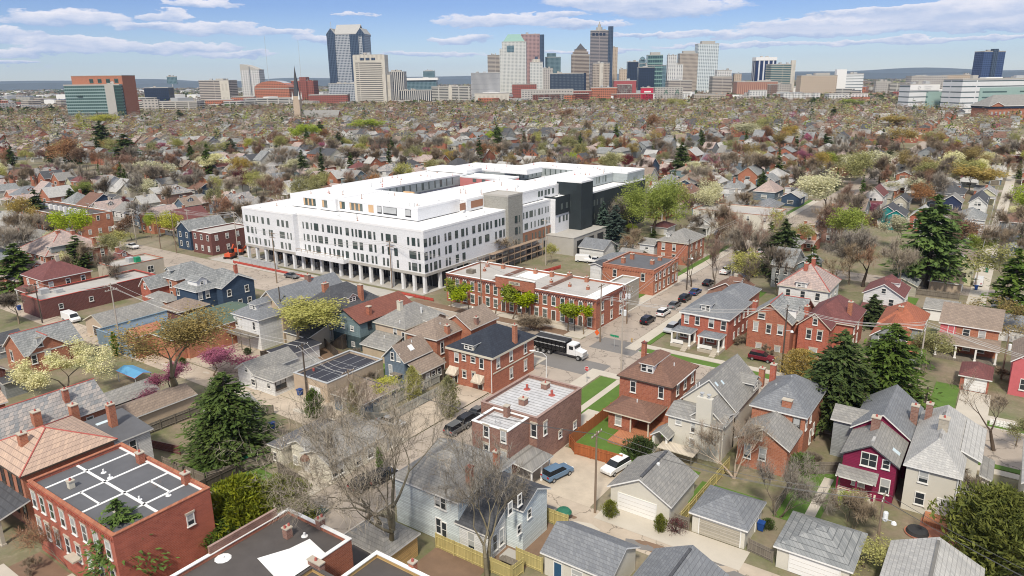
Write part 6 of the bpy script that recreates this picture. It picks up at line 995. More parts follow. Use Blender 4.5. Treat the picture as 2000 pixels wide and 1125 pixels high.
def frame(d):
    d = d/np.linalg.norm(d, axis=1, keepdims=True); r = np.where(np.abs(d[:, 2:3]) < .9, [[0,0,1.]], [[1.,0,0]]); u = np.cross(d, r); u /= np.linalg.norm(u, axis=1, keepdims=True); return u, np.cross(d, u)
def tubes(ar, p0, p1, r0, r1, n=4):
    p0, p1, r0, r1 = map(np.asarray, (p0, p1, r0, r1)); 
    if len(p0) == 0: return
    u, w = frame(p1-p0); k = len(p0); t = 2*np.pi*np.arange(n)/n; c, s_ = np.cos(t), np.sin(t)
    ring = u[:, None]*c[None, :, None]+w[:, None]*s_[None, :, None]; v = np.concatenate([p0[:, None]+ring*r0[:, None, None], p1[:, None]+ring*r1[:, None, None]], 1)
    j = np.arange(n); q4 = np.stack([j, (j+1) % n, n+(j+1) % n, n+j], 1); f = (np.arange(k)[:, None, None]*2*n+q4[None]).reshape(-1, 4); ar.add(v, f)
def grow(rg, H, spread=.5, levels=5, kids=(2,3), r0=None, trunk=.28, up=.35, nseg=3, multi=1, ratio=.74, fill=.45, taper_=.68):
    segs = []; tips = []
    def br(p, d, l, r, lev):
        for i in range(nseg):
            d = d+rg.normal(0, .11, 3)+np.array([0,0,up*.12]); d /= np.linalg.norm(d); p2 = p+d*l/nseg; r2 = r*(.86 if i < nseg-1 else .78); segs.append((p, p2, r, r2, lev)); p, r = p2, r2
            if lev >= 2 and i < nseg-1 and lev < levels and rg.random() < .55: sp(p, d, l*.6, r*.5, lev+1)
        if lev >= levels: tips.append((p, d, r)); return
        for _ in range(rg.integers(kids[0], kids[1]+1)): sp(p, d, l*ratio*rg.uniform(.8,1.15), r*taper_, lev+1)
    def sp(p, d, l, r, lev):
        a = rg.normal(0,1,3); a -= a.dot(d)*d; a /= np.linalg.norm(a); e = d+a*spread*rg.uniform(.5,1.25); e[2] += up*.3; e /= np.linalg.norm(e); br(p, e, l, r, lev)
    r0 = r0 or H*.018
    for m in range(multi): br(np.array([rg.normal(0,.1)*(multi>1),rg.normal(0,.1)*(multi>1),0.]), np.array([rg.normal(0,.03+.25*(multi>1)),rg.normal(0,.03+.25*(multi>1)),1.]), H*trunk, r0/(multi**.5), 0)
    ex = [(b, (b-a)/(np.linalg.norm(b-a)+1e-9), d) for a, b, c, d, e in segs if e >= max(2, levels-2) and rg.random() < fill]; tips = tips+ex
    mz = max(t[0][2] for t in tips); k = H*.97/mz
    return [(a*k, b*k, c, d, e) for a, b, c, d, e in segs], [(p*k, d, r) for p, d, r in tips]
def wood(segs, mat, thin=0, n=5, tl=None):
    ar = Arr(); A = [s for s in segs if s[4] <= 2]; B = [s for s in segs if s[4] > 2]
    for S_, k in ((A, n), (B, 3)):
        if S_: tubes(ar, [s[0] for s in S_], [s[1] for s in S_], [max(s[2],.012) for s in S_], [max(s[3],.01) for s in S_], k)
    return ar.mesh('trunk', mat)
def twigs(rg, tips, n, l, w, mat, sp_=.7, seg2=True, droop=0.):
    ar = Arr(); P0 = np.repeat([t[0] for t in tips], n, 0); D = np.repeat([t[1] for t in tips], n, 0); k = len(P0)
    d = D+rg.normal(0, sp_, (k,3)); d[:,2] -= droop; d /= np.linalg.norm(d, axis=1, keepdims=True); L_ = l*rg.uniform(.5,1.3,(k,1)); back = rg.uniform(0,.5,(k,1))*l
    p = P0-D*back; m = p+d*L_*.5; d2 = d+rg.normal(0,.35,(k,3)); d2[:,2] -= droop; d2 /= np.linalg.norm(d2, axis=1, keepdims=True); e = m+d2*L_*.5; u, _ = frame(d); u = u*w/2
    v = np.stack([p-u, p+u, m+u*.7, m-u*.7, e], 1); i = np.arange(k)[:,None]*5; n0 = ar.n
    ar.add(v, (i+np.array([[0,1,2,3]]))); ar.f3.append(i+np.array([[3,2,4]])+n0)
    return ar.mesh('crown', mat)
def leaves(rg, tips, n, spread, size, mat, flat=.0, up=False):
    ar = Arr(); c = np.repeat([t[0] for t in tips], n, 0); k = len(c); c = c+rg.normal(0, spread, (k,3))*[1,1,.8]
    a = rg.normal(0,1,(k,3)); 
    if up: a[:,2] += 1.6
    a /= np.linalg.norm(a, axis=1, keepdims=True); u, w = frame(a); s = size*rg.uniform(.5,1.4,(k,1)); v = np.stack([c-u*s, c-w*s*.6, c+u*s, c+w*s*.6], 1)
    ar.add(v, np.arange(k)[:,None]*4+np.arange(4)[None]); return ar.mesh('crown', mat)
def conifer(rg, H, Rm, mat, levels=22, nb=10, clump=9, size=.3, low=.07, pw=.85, droop=.25):
    ar = Arr(); C_ = []; D_ = []; S_ = []
    sg0 = []; 
    for i in range(levels):
        t = i/(levels-1); z = H*(low+(1-low)*t); r = Rm*(1-t)**pw*rg.uniform(.82,1.08)+.02*H
        for j in range(nb if t < .8 else max(4, nb//2)):
            a = rg.uniform(0, 2*np.pi); rr = r*rg.uniform(.72,1.12); dz = -droop*rr*.5; zz = z+rg.normal(0,H*.012); sg0.append(([0,0,zz],[rr*.8*math.cos(a),rr*.8*math.sin(a),zz+dz*.5]))
            for k in range(clump):
                f = .25+.75*(k+rg.random())/clump; sc_ = size*(1.15-.5*f)*(1 if t < .85 else .7); C_.append([rr*f*math.cos(a)+rg.normal(0,.09*rr*f+.03), rr*f*math.sin(a)+rg.normal(0,.09*rr*f+.03), zz+dz*f*f+rg.normal(0,.05)]); D_.append([math.cos(a)+rg.normal(0,.55), math.sin(a)+rg.normal(0,.55), -.25+rg.normal(0,.3)]); S_.append(sc_*rg.uniform(.7,1.4))
    c = np.array(C_); d = np.array(D_); s = np.array(S_)[:,None]; d /= np.linalg.norm(d, axis=1, keepdims=True); u, w = frame(d); tilt = rg.normal(0,.5,(len(c),1)); u2 = u*np.cos(tilt)+w*np.sin(tilt)
    v = np.stack([c-d*s*.9, c+u2*s*.38, c+d*s*1.1, c-u2*s*.38], 1); ar.add(v, np.arange(len(c))[:,None]*4+np.arange(4)[None])
    cr = ar.mesh('crown', mat); aw = Arr(); tubes(aw, [[0,0,0],[0,0,H*.5]], [[0,0,H*.5],[0,0,H*.97]], [H*.018,H*.012], [H*.012,.02], 6); tubes(aw, [s_[0] for s_ in sg0], [s_[1] for s_ in sg0], [.035]*len(sg0), [.012]*len(sg0), 3)
    return aw.mesh('trunk', 'bark_dark'), cr
def bushm(rg, H, Rm, mat, n=1500, size=.16, shape='egg', wisp=.3):
    ar = Arr(); k = n; t = rg.random(k)**.8; a = rg.uniform(0,2*np.pi,k); prof = np.sin(np.pi*np.clip(t*.92+.08,0,1))**.55 if shape == 'egg' else (1-t)**.7; bump = 1+.22*np.sin(3*a+9*t)+.16*np.sin(7*a-5*t+2)+.1*np.sin(11*a+23*t); rr = Rm*prof*bump*rg.uniform(.4,1.05,k); c = np.stack([rr*np.cos(a), rr*np.sin(a), H*t*rg.uniform(.94,1.06,k)+.05], 1)
    d = np.stack([np.cos(a)*.5, np.sin(a)*.5, np.full(k,1.)],1)+rg.normal(0,wisp,(k,3)); d /= np.linalg.norm(d,axis=1,keepdims=True); u, w = frame(d); th = rg.uniform(0,np.pi,(k,1)); u = u*np.cos(th)+w*np.sin(th); s = size*rg.uniform(.6,1.5,(k,1)); v = np.stack([c-d*s*.9, c+u*s*.3, c+d*s*1.4, c-u*s*.3], 1); ar.add(v, np.arange(k)[:,None]*4+np.arange(4)[None])
    aw = Arr(); p1 = c[:24]*.8; tubes(aw, np.zeros((24,3))+[0,0,.0], p1, [.04]*24, [.015]*24, 3); return aw.mesh('stem', 'bark_dark'), ar.mesh('foliage', mat)
PROTO = {}
def proto(kind, i):
    k = (kind, i)
    if k in PROTO: return PROTO[k]
    rg = np.random.default_rng(abs(hash_(kind))*7+i); H = 10.
    if kind in ('bare', 'bare_grey', 'rust'):
        sg, tp = grow(rg, H, .62, 5, (2,3), r0=.16, trunk=.15, up=.12); PROTO[k] = (wood(sg, 'bark'), twigs(rg, tp, 4, 1.25, .05, {'bare': 'twig', 'bare_grey': 'twig_grey', 'rust': 'twig_red'}[kind], .75))
    elif kind in ('blossom', 'yellow', 'lime', 'mustard', 'olive', 'magenta', 'maroon', 'rustleaf'):
        sg, tp = grow(rg, H, .7, 4, (2,4), r0=.17, trunk=.13, up=.12, ratio=.78); n = {'blossom': 26, 'lime': 20, 'mustard': 16, 'olive': 14, 'yellow': 16, 'magenta': 20, 'maroon': 22, 'rustleaf': 15}[kind]
        cap = 300
        if len(tp) > cap: tp2 = [tp[j] for j in rg.choice(len(tp), cap, replace=False)]
        else: tp2 = tp
        PROTO[k] = (wood(sg, 'bark_dark' if kind in ('blossom','maroon') else 'bark'), leaves(rg, tp2, int(n*1.15), .5, .15, {'rustleaf': 'leaf_rust'}.get(kind, 'leaf_'+kind)))
    elif kind in ('spruce', 'pine', 'blue'):
        PROTO[k] = conifer(rg, H, {'spruce': 2.6, 'pine': 3.4, 'blue': 2.2}[kind], {'spruce': 'needle', 'pine': 'needle', 'blue': 'needle_blue'}[kind], 20, 10, 8, .55 if kind == 'pine' else .45, .06, .8 if kind != 'pine' else .6)
    elif kind == 'cone': PROTO[k] = conifer(rg, H, 1.7, 'needle', 20, 10, 6, .4, .02, .75)
    elif kind == 'bush': PROTO[k] = bushm(rg, 2., 1.2, 'needle', 900, .16)
    elif kind == 'tangle': sg, tp = grow(rg, 4., .8, 3, (3,4), r0=.07, trunk=.12, up=.2, multi=4); PROTO[k] = (wood(sg, 'bark'), twigs(rg, tp, 9, .8, .035, 'twig', .7))
    return PROTO[k]
def hash_(s): return sum(ord(c)*(i+3) for i, c in enumerate(s))
NAMEK = {'bare': ('bare_tree', 'tree'), 'bare_grey': ('bare_tree', 'tree'), 'rust': ('budding_tree', 'tree'), 'rustleaf': ('budding_tree', 'tree'), 'blossom': ('pear_tree', 'tree'), 'yellow': ('willow_tree', 'tree'), 'lime': ('lime_tree', 'tree'), 'mustard': ('budding_tree', 'tree'), 'olive': ('budding_tree', 'tree'), 'magenta': ('redbud_tree', 'tree'), 'maroon': ('plum_tree', 'tree'), 'spruce': ('spruce_tree', 'tree'), 'pine': ('pine_tree', 'tree'), 'blue': ('blue_spruce', 'tree'), 'cone': ('cypress_tree', 'tree'), 'bush': ('evergreen_bush', 'bush'), 'tangle': ('bare_shrub', 'shrub')}
TPOS = []
def plant(kind, x, y, H, label, group=None, wide=1., name=None, meshes=None, base=None, z=0.):
    if base is None: base = {'tangle': 4., 'bush': 2.}.get(kind, 10.) if not meshes else 10.
    me = meshes or proto(kind, len(TPOS) % 3); nm, cat = name or NAMEK[kind]; r = empty(nm, (x, y, z), label, cat, group, rz=(x*3.7+y*1.3) % 6.28); s = H/base; r.scale = (s*wide, s*wide, s)
    nm2 = ('stem', 'foliage') if cat in ('bush', 'shrub', 'hedge') else ('trunk', 'crown')
    put(nm2[0], me[0], r); put(nm2[1], me[1], r); TPOS.append((x, y, kind, H)); return r
def at(px, py, zc): return P(px, py, zc)
WR = {'bare': .62, 'bare_grey': .62, 'rust': .62, 'rustleaf': .6, 'blossom': .62, 'yellow': .6, 'lime': .6, 'mustard': .6, 'olive': .6, 'magenta': .6, 'maroon': .6, 'spruce': .5, 'pine': .62, 'blue': .44, 'cone': .36, 'bush': 1.2, 'tangle': 1.2}
def T(kind, cx, cy, wpx, hpx, label, group=None, **kw):
    """tree whose crown is seen centred at (cx, cy), wpx wide and hpx tall in the photograph"""
    me = kw.get('meshes') or proto(kind, len(TPOS) % 3); kw['meshes'] = me; kw.pop('wide', 0)
    cr = me[1]; co = np.empty(len(cr.vertices)*3); cr.vertices.foreach_get('co', co); co = co.reshape(-1, 3); zt = np.percentile(co[:, 2], 99); rad = np.percentile(np.hypot(co[:, 0]-np.median(co[:, 0]), co[:, 1]-np.median(co[:, 1])), 93)
    H = 8.
    for _ in range(8):
        x, y = P(cx, cy, H*.52); d = math.sqrt(x*x+y*y+(HC-H/2)**2); sA = (HC-H/2)/d; cA = math.sqrt(1-sA*sA); vis = hpx/F*d; wm = wpx/F*d; H = H*.5+.5*max((vis-.5*wm*sA)/cA, .4*vis)
    kw['base'] = zt; return plant(kind, x, y, H, label, group, max(.4, min(3., wm/2/(rad*H/zt))), **kw)
SHR = ['beside white cottage wall','at the foot of the grey ribbed-roof house','left of tan workshop','behind the cream bungalow','next to the brown shed','along the brick hall wall','between taupe-roofed brick and slim blue-grey house','behind the brick flats','left of pale blue house','by the garage with wide beige door','right of orange brick house with stub chimney','on the avenue verge before maroon roofs','under the bare sapling by brick flats','at the corner of the brown-roofed brick house','beside the pink-painted house garden','in front of brown brick gabled house','right of the little red garage','by long cream garage','beside brick cottage with cross gable','under the left twin spruce']
rgn = np.random.default_rng(11)
# hero bare trees
def hero_bare(px, py, H, label, seed, mat='bark_moss', tw='twig_grey', multi=1, spread=.52, r0=.36, levels=6, up=.3, tl=1., nt_=2, wtw=.03, trunk=.16, kids=(2,2), fill=.15):
    rg = np.random.default_rng(seed); x, y = P(px, py, 0); H = hsolve(x, y, H) if H > 60 else H; sg, tp = grow(rg, H, spread, levels, kids, r0=r0, trunk=trunk, up=up, multi=multi, ratio=.8, fill=fill, taper_=.75)
    return plant('bare', x, y, H, label, meshes=(wood(sg, mat, n=7), twigs(rg, tp, nt_, tl, wtw, tw, .9)), base=H)
hero_bare(768, 1085, 690, 'huge mossy bare tree rising before the pale blue house, bottom centre', 4, spread=.6, r0=.85, trunk=.18, multi=4, up=.14, tl=1.5, nt_=3, wtw=.035, fill=.25)
hero_bare(952, 1130, 850, 'bare forked tree overlapping the right half of the pale blue house', 8, spread=.55, r0=.42, trunk=.18, multi=2, up=.2, tl=1.2, nt_=3, wtw=.04)
hero_bare(1432, 935, 10., 'white-barked bare tree in front of the cream chimney house', 12, 'bark_white', 'twig', 3, .5, .3, 5, kids=(2,3), tl=.9); hero_bare(1520, 1010, 9., 'bare spreading shrub-like tree between wide-door garage and magenta house', 14, 'bark', 'twig_grey', 3, .6, .2, 5, kids=(2,3), nt_=3)
hero_bare(700, 850, 11., 'tangled bare tree over yellow shrubs by the tan workshop', 15, 'bark', 'twig', 3, .7, .2, 5, kids=(2,3), nt_=3); hero_bare(330, 1085, 9., 'bare reddish tree against side of brick flats', 16, 'bark', 'twig_red', 1, .6, .2, 5, nt_=6); hero_bare(130, 1110, 8., 'thin bare sapling before brick flats facade', 17, 'bark', 'twig_red', 2, .4, .12, 5)
hero_bare(1940, 880, 11., 'bare tree with dark forked trunk by the avenue, right edge', 18, 'bark_dark', 'twig', 1, .6, .3, 5, nt_=6); hero_bare(1985, 1090, 4., 'bare pale twiggy shrub in lower right corner', 19, 'bark', 'twig_grey', 3, .7, .1, 4, nt_=9, name_=None) if 0 else None
hero_bare(1462, 560, 22., 'tallest bare sycamore beside the side street cars', 21, 'bark_white', 'twig_red', 1, .45, .4, 6, nt_=3, tl=1.2, wtw=.045); hero_bare(1395, 580, 15., 'bare sycamore left of side street lawns', 22, 'bark', 'twig_red', 1, .55, .3, 5, kids=(2,3), nt_=3, tl=1.2, wtw=.045); hero_bare(1500, 520, 18., 'bare pale sycamore right of the street cars', 23, 'bark_white', 'twig_grey', 1, .6, .35, 5, kids=(2,3), nt_=4, tl=1.3, wtw=.05); hero_bare(1350, 560, 11., 'bare dark tree before grey hipped brick foursquare', 24, 'bark_dark', 'twig', 1, .5, .22, 5, kids=(2,3), nt_=3, wtw=.045)
hero_bare(1685, 560, 13., 'gnarled bare tree with thick limbs left of the white pine', 25, 'bark_dark', 'twig_red', 1, .75, .45, 5, kids=(2,3), nt_=4, tl=1.3, wtw=.05, up=.12)
# hero leafy and evergreen
def leafy(seed, H, mat, n, size, spread=.6, lv=5, bark='bark', sp=.35, r0=.25, multi=1, trunk=.12, cap=900):
    rg = np.random.default_rng(seed); sg, tp = grow(rg, H, spread, lv, (2,3), r0=r0, trunk=trunk, up=.12, multi=multi)
    if len(tp) > cap: tp = [tp[j] for j in rg.choice(len(tp), cap, replace=False)]
    return wood(sg, bark), leaves(rg, tp, n, sp, size, mat)
def dome(seed, H, Rm, mat, nc=120, per=70, sp=.45, size=.1, z0=.28):
    rg = np.random.default_rng(seed); sg, tp = grow(rg, H*.86, .62, 4, (2,4), r0=.3, trunk=.14, up=.12); v = rg.normal(0, 1, (nc, 3)); v /= np.linalg.norm(v, axis=1, keepdims=True); v *= rg.uniform(.35, 1., (nc, 1))**.6
    c = v*[Rm, Rm, H*(1-z0)/2*.95]+[0, 0, H*(1+z0)/2]; c[:, 2] -= .18*H*(np.hypot(c[:, 0], c[:, 1])/Rm)**2; return wood(sg, 'bark_dark'), leaves(rg, [(p, None, 0) for p in c]+tp[::3], per, sp, size, mat)
T('yellow', 572, 645, 130, 110, 'yellow-green budding tree behind the white cottage', meshes=leafy(31, 10., 'leaf_olive', 20, .09, .5, lv=5, sp=.42), wide=1.05); T('mustard', 335, 690, 175, 190, 'large ochre and green budding tree above redbuds, left of the big spruce', meshes=leafy(32, 10., 'leaf_mustard', 13, .07, .5, sp=.42, r0=.28, bark='bark_moss'), wide=1.1)
T('blossom', 125, 725, 150, 95, 'cream-blossomed spreading tree beside the brick cottage', meshes=leafy(33, 10., 'leaf_blossom', 16, .13, .75, sp=.42, multi=2), wide=1.6)
for a in ((330,735,70,60,'magenta redbud left of the big spruce'),(415,712,90,55,'magenta redbud by white cottage roof'),(300,775,60,40,'small magenta redbud under grey lean-to')): T('magenta', *a, 'redbud trees in the gardens')
def con(seed, H, Rm, mat, lv, nb, cl, size, low=.05, pw=.8, droop=.3): return conifer(np.random.default_rng(seed), H, Rm, mat, lv, nb, cl, size, low, pw, droop)
T('spruce', 443, 808, 150, 175, 'big dark blue-green spruce in the garden below white cottage', meshes=con(41, 10., 3.7, 'needle', 36, 16, 15, .27, .03, .7), wide=1.); T('spruce', 1640, 738, 130, 190, 'left one of twin dark spruces before the red gabled houses', meshes=con(42, 10., 3.5, 'needle', 32, 14, 13, .34, .1, .6), wide=1.); T('spruce', 1737, 725, 135, 185, 'right one of twin dark spruces before the orange-roofed house', meshes=con(43, 10., 3.6, 'needle', 32, 14, 13, .34, .1, .55), wide=1.)
T('pine', 240, 1065, 130, 180, 'bright green young conifer before the brick flats', meshes=con(44, 10., 3.2, 'needle_light', 26, 12, 12, .3, .1, .75), wide=1.); T('pine', 1822, 470, 115, 165, 'great white pine with layered boughs before pale yellow house', meshes=con(45, 10., 3.6, 'needle_light', 22, 11, 14, .42, .18, .6, .1), wide=1.)
T('spruce', 1706, 605, 52, 62, 'small dark spruce behind the twin spruces near maroon roofs'); T('spruce', 1532, 483, 78, 110, 'broad dark spruce right of the bare sycamores', meshes=con(46, 10., 3.6, 'needle', 24, 12, 9, .45), wide=1.)
T('cone', 1975, 560, 60, 130, 'tall ragged evergreen at the right edge by alley', wide=None) if 0 else T('spruce', 1980, 560, 75, 130, 'ragged dark evergreen at right edge beside the alley')
for i, (cx, cy, w, hh, lb) in enumerate(((470,990,110,130,'yellow-green arborvitae, left one of the pair beside the dark fence'),(550,985,100,120,'yellow-green arborvitae, right one of the pair by the cream bungalow'),(1955,1030,140,150,'dense yellow-green arborvitae at right edge by pale grey house'),(420,1045,90,80,'dark green arborvitae below street lamp'))): T('cone', cx, cy, w, hh, lb, meshes=bushm(np.random.default_rng(50+i), 10., 3.9, 'needle_yellow' if i < 3 else 'needle', 11000, .3, 'egg', .65), name=('arborvitae', 'tree'), wide=1.15)
T('bush', 1250, 873, 56, 48, 'round dark evergreen bush between beige garage and wooden deck', meshes=bushm(np.random.default_rng(60), 2., 1.15, 'needle', 2600, .12), base=2., wide=1.); T('bush', 1192, 993, 27, 36, 'clipped egg-shaped bush left of the white garage door', meshes=bushm(np.random.default_rng(61), 2., .72, 'needle_yellow', 2200, .09), base=2., wide=1.); T('bush', 1290, 1021, 22, 36, 'clipped narrow bush right of the white garage door', meshes=bushm(np.random.default_rng(62), 2., .65, 'needle_yellow', 2200, .09), base=2., wide=1.)
T('tangle', 1320, 1025, 45, 32, 'low dark barberry shrub between the two beige garages', meshes=bushm(np.random.default_rng(63), 2., 1.4, 'leaf_maroon', 900, .09, 'egg', .8), base=2., wide=1.); T('bush', 1565, 905, 50, 45, 'dark leafy shrub behind magenta house lawn fence', meshes=bushm(np.random.default_rng(64), 2., 1.2, 'needle_light', 1200, .13), base=2.); T('bush', 612, 788, 32, 60, 'ivy-grown dark bush around leaning pole', meshes=bushm(np.random.default_rng(65), 2., .6, 'needle', 1500, .12), base=2.)
T('bush', 741, 895, 14, 48, 'narrow ivy column on the pole outside cream bungalow', meshes=bushm(np.random.default_rng(66), 2., .35, 'needle_light', 900, .1), base=2.); T('bush', 223, 672, 12, 45, 'ivy-covered stump by the blue wall workshop', meshes=bushm(np.random.default_rng(67), 2., .3, 'needle_light', 800, .1), base=2.)
for i, (cx, cy, w, hh, lb) in enumerate(((806,748,34,70,'pale yellow columnar tree behind the blue-grey slim house'),(876,775,40,85,'pale yellow columnar tree left of navy-roofed house awnings'),(690,800,26,100,'slim yellow-green shrub beside blue garage'))): T('bush', cx, cy, w, hh, lb, meshes=bushm(np.random.default_rng(70+i), 10., 2.2, 'leaf_olive', 3800, .22, 'egg', .5), name=('column_tree', 'tree'))
T('bush', 718, 768, 85, 60, 'yellow-green flowering shrub over blue garage roof', meshes=leafy(75, 10., 'leaf_yellow', 12, .16, .7, 4, multi=3), wide=1.4); T('tangle', 1040, 632, 62, 38, 'reddish bare bushes on pavement left of the lorry', meshes=None) ; T('bush', 1566, 710, 70, 62, 'rounded ochre weeping bush left of twin spruces', meshes=bushm(np.random.default_rng(76), 10., 5., 'leaf_mustard', 5000, .35, 'egg', .7))
T('olive', 1812, 690, 70, 80, 'olive budding tree between utility pole and red garage'); T('yellow', 1925, 618, 130, 90, 'straw-coloured branching tree before brick duplex, right side', meshes=leafy(77, 10., 'leaf_mustard', 8, .1, .6, 5, multi=3), wide=1.3); T('tangle', 1665, 1000, 90, 80, 'wild straw-coloured shrub around transformer pole'); T('lime', 1660, 990, 50, 60, 'small bright green leaning tree before magenta porch'); T('olive', 1690, 1085, 120, 70, 'olive green shrubs between white garage and pale corner roof'); T('olive', 1990, 840, 60, 60, 'green-budding shrub by pink house garden'); T('bare', 1890, 960, 60, 70, 'bare shrub between pale grey house and arborvitae')
T('bare_grey', 1985, 1100, 70, 50, 'pale bare shrub in lower right corner')
T('tangle', 1395, 655, 60, 26, 'low hedge of bare stems before the duplex porches'); T('tangle', 1450, 605+60, 30, 22, 'tan shrub beside duplex side gate'); T('tangle', 1530, 650, 30, 40, 'pruned bare shrub before striped slate house')
for i, (x, y) in enumerate(((-103,83),(-121,80.5),(-100.5,90),(-83.5,66.8),(-106.5,62),(-127,70.3),(-89.6,83.5),(-88,41.5),(-58.8,53),(-18.6,79),(-18.2,96.5),(-27,127.8),(-84,26),(-49.3,110.2),(2.2,146),(-36,136.4),(2.4,134),(-152.6,86),(-156,47),(-24,112.8))): plant(('tangle','bush','tangle','tangle')[i%4], x, y, (1.6,1.3,2.4,1.9)[i%4], ('bare twiggy shrub ','small green bush ')[i%4==1]+SHR[i], 'garden shrubs')
for a in ((880,572,44,62,'first street tree before left end of brick row'),(915,586,44,64,'second street tree along brick row'),(967,588,38,64,'third street tree along brick row'),(1001,597,58,60,'fourth street tree below the pediment'),(1110,617,66,70,'left of paired street trees at brick row corner'),(1140,624,56,66,'right of paired street trees at brick row corner')): T('lime', *a, 'young street trees along the brick row', meshes=leafy(80+a[0]%7, 10., 'leaf_street', 12, .36, .55, 4, sp=.55), wide=1.15)
plant('lime', *P(1276, 460, 0), 21.5, 'great lime-green tree behind the white building black end', meshes=dome(90, 10., 6.4, 'leaf_lime'), wide=1.)
plant('lime', *P(1226, 452, 0), 16., 'smaller lime-green tree leaning against the great lime-green tree', meshes=dome(91, 10., 4.6, 'leaf_lime', 70, 60), wide=1.)
T('bare', 965, 492, 76, 70, 'bare tree behind left end of the brick row by the white building'); T('olive', 1076, 495, 30, 44, 'budding green tree behind the brick row beside scaffolding'); T('blue', 1178, 432, 34, 78, 'left blue spruce beside the white building'); T('blue', 1202, 445, 48, 92, 'right blue spruce beside the white building'); T('rustleaf', 1228, 478, 48, 36, 'low russet tree right of blue spruces'); T('cone', 1276, 458, 24, 26, 'small dark conical bush before lime-green tree'); T('lime', 1232, 440+8, 20, 24, 'little green shrub under lime-green tree')
for i, a in enumerate([('blossom',1372,395,66,80),('spruce',1331,310,42,62),('blossom',1345,335,50,40),('blossom',1616,378,110,82),('blossom',1722,328,86,60),('olive',1690,340,60,80),('spruce',1710,300,22,36),('blossom',1872,325,44,50),('blossom',1802,375,66,50),('mustard',1931,350,80,50),('bare',1800,335,80,50),('blossom',1615,440,62,55),('olive',1567,465,50,60),('bare',1700,480,110,60),('blossom',1763,455,45,62),('lime',1913,485,46,50),('magenta',1706,412,26,30),('cone',1635,350,10,40),('spruce',72,408,50,66),('spruce',138,388,34,36),('spruce',166,376,46,34),('blossom',268,375,56,44),('blossom',287,340,66,44),('cone',309,375,18,32),('spruce',245,292,54,54),('spruce',452,293,36,40),('blossom',410,322,50,42),('blossom',487,352,34,42),('maroon',388,374,50,22),('spruce',33,522,72,85),('cone',150,492,60,60),('bare',195,532,90,70),('lime',292,440,26,46),('olive',228,470,54,36),('blossom',100,510,44,36),('blossom',572,330,50,40),('blossom',607,343,40,34),('magenta',555,342,22,22),('bare',688,312,70,52),('bare',715,340,50,34),('lime',840,300,44,22),('rustleaf',575,362,42,24),('bare',1450,400,80,60),('rust',1400,440,70,80),('bare',1490,330,70,60),('blossom',1190,318,50,40),('bare',1050,300,60,40),('mustard',1130,300,40,34),('magenta',1410,335,24,12),('spruce',1400,360,24,18),('bare',30,600,60,60),('bare',130,560,50,40),('rustleaf',150,300,60,50),('lime',595,265,56,44),('spruce',625,255,26,34),('spruce',197,265,44,50),('lime',720,250,70,34),('rustleaf',1278,245,46,44),('bare',1155,260,66,50),('lime',960,270,30,28),('spruce',350,228,24,24),('yellow',155,240,26,30),('yellow',212,238,46,26),('maroon',900,255,24,30),('lime',985,262,26,30),('spruce',1612,280,60,36),('mustard',1760,240,60,30),('lime',1855,205,44,22),('lime',1660,205,40,20),('spruce',1628,222,18,24),('spruce',1588,200,18,20),('mustard',1770,270,56,40),('rustleaf',600,225,30,18),('olive',1330,205,50,26),('rustleaf',1115,225,30,26),('mustard',1650,300,30,24),('olive',1480,250,60,40),('blossom',1455,260,60,36),('blossom',1320,270,34,24),('olive',1210,345,60,40)]):
    kd = {'bare':'bare brown','spruce':'dark spiky evergreen','blossom':'cream-blossomed','lime':'lime-green','olive':'olive budding','mustard':'mustard-yellow budding','magenta':'magenta-flowered','cone':'narrow dark conical','maroon':'dark maroon','rust':'red-budding bare','rustleaf':'russet budding','yellow':'yellow-leafed'}[a[0]]
    cx, cy = a[1], a[2]
    where = ('beyond the white building roof' if 560 < cx < 1250 and cy < 330 else 'on the left above the brick shops' if cx < 480 and cy > 350 else 'among rooftops on the far left' if cx < 560 else 'before the downtown towers' if cy < 250 else 'near the turquoise house' if cx > 1540 and cy > 300 else 'behind the great lime-green tree' if cx < 1540 and cy > 290 else 'on the right among distant houses')
    T(*a[:5], f'{kd} tree {where}, spot {i}' if 0 else None); r = bpy.data.objects[-1] if 0 else None
    TPOS[-1] = TPOS[-1]+(kd, where)
PEND = [o for o in COL.objects if o.type == 'EMPTY' and o.get('category') == 'tree' and not o.get('label')]
# ---------------- houses and trees of the wider neighbourhood ----------------
rnd = random.Random(77)
def inview(x, y, z=4., m=40):
    a, b = proj(x, y, z); return -m < a < 2000+m and b < 1125+m
def free(r, pad=.6):
    for a in OCC:
        if r[0] < a[1]+pad and r[1] > a[0]-pad and r[2] < a[3]+pad and r[3] > a[2]-pad: return False
    return True
def road(x0, x1, y0, y1):
    for a, b in ((111,124.5),(201.5,211.5),(297.5,306.5),(395.5,404.5)):
        if y0 < b and y1 > a: return True
    if y0 < 72 and y1 > 66 and x1 > -262 or (x1 > -196 and y0 < 66): return True
    for a, b in ((-71,-59),(-6.6,-2.4),(-203.5,-194.5),(-330.5,-321.5),(-470.5,-461.5)):
        if x0 < b and x1 > a and y1 > 100: return True
    return False
WALLC = [('brick','red brick'),('brick_orange','orange brick'),('brick_brown','brown brick'),('white_siding','white'),('cream_siding','cream'),('grey_siding','grey'),('blue_siding','dark blue'),('beige_siding','beige'),('blue_grey_siding','blue-grey'),('pale_teal_siding','pale teal'),('brick','red brick'),('brick_orange','orange brick'),('white_siding','white'),('yellow_siding','pale yellow')]
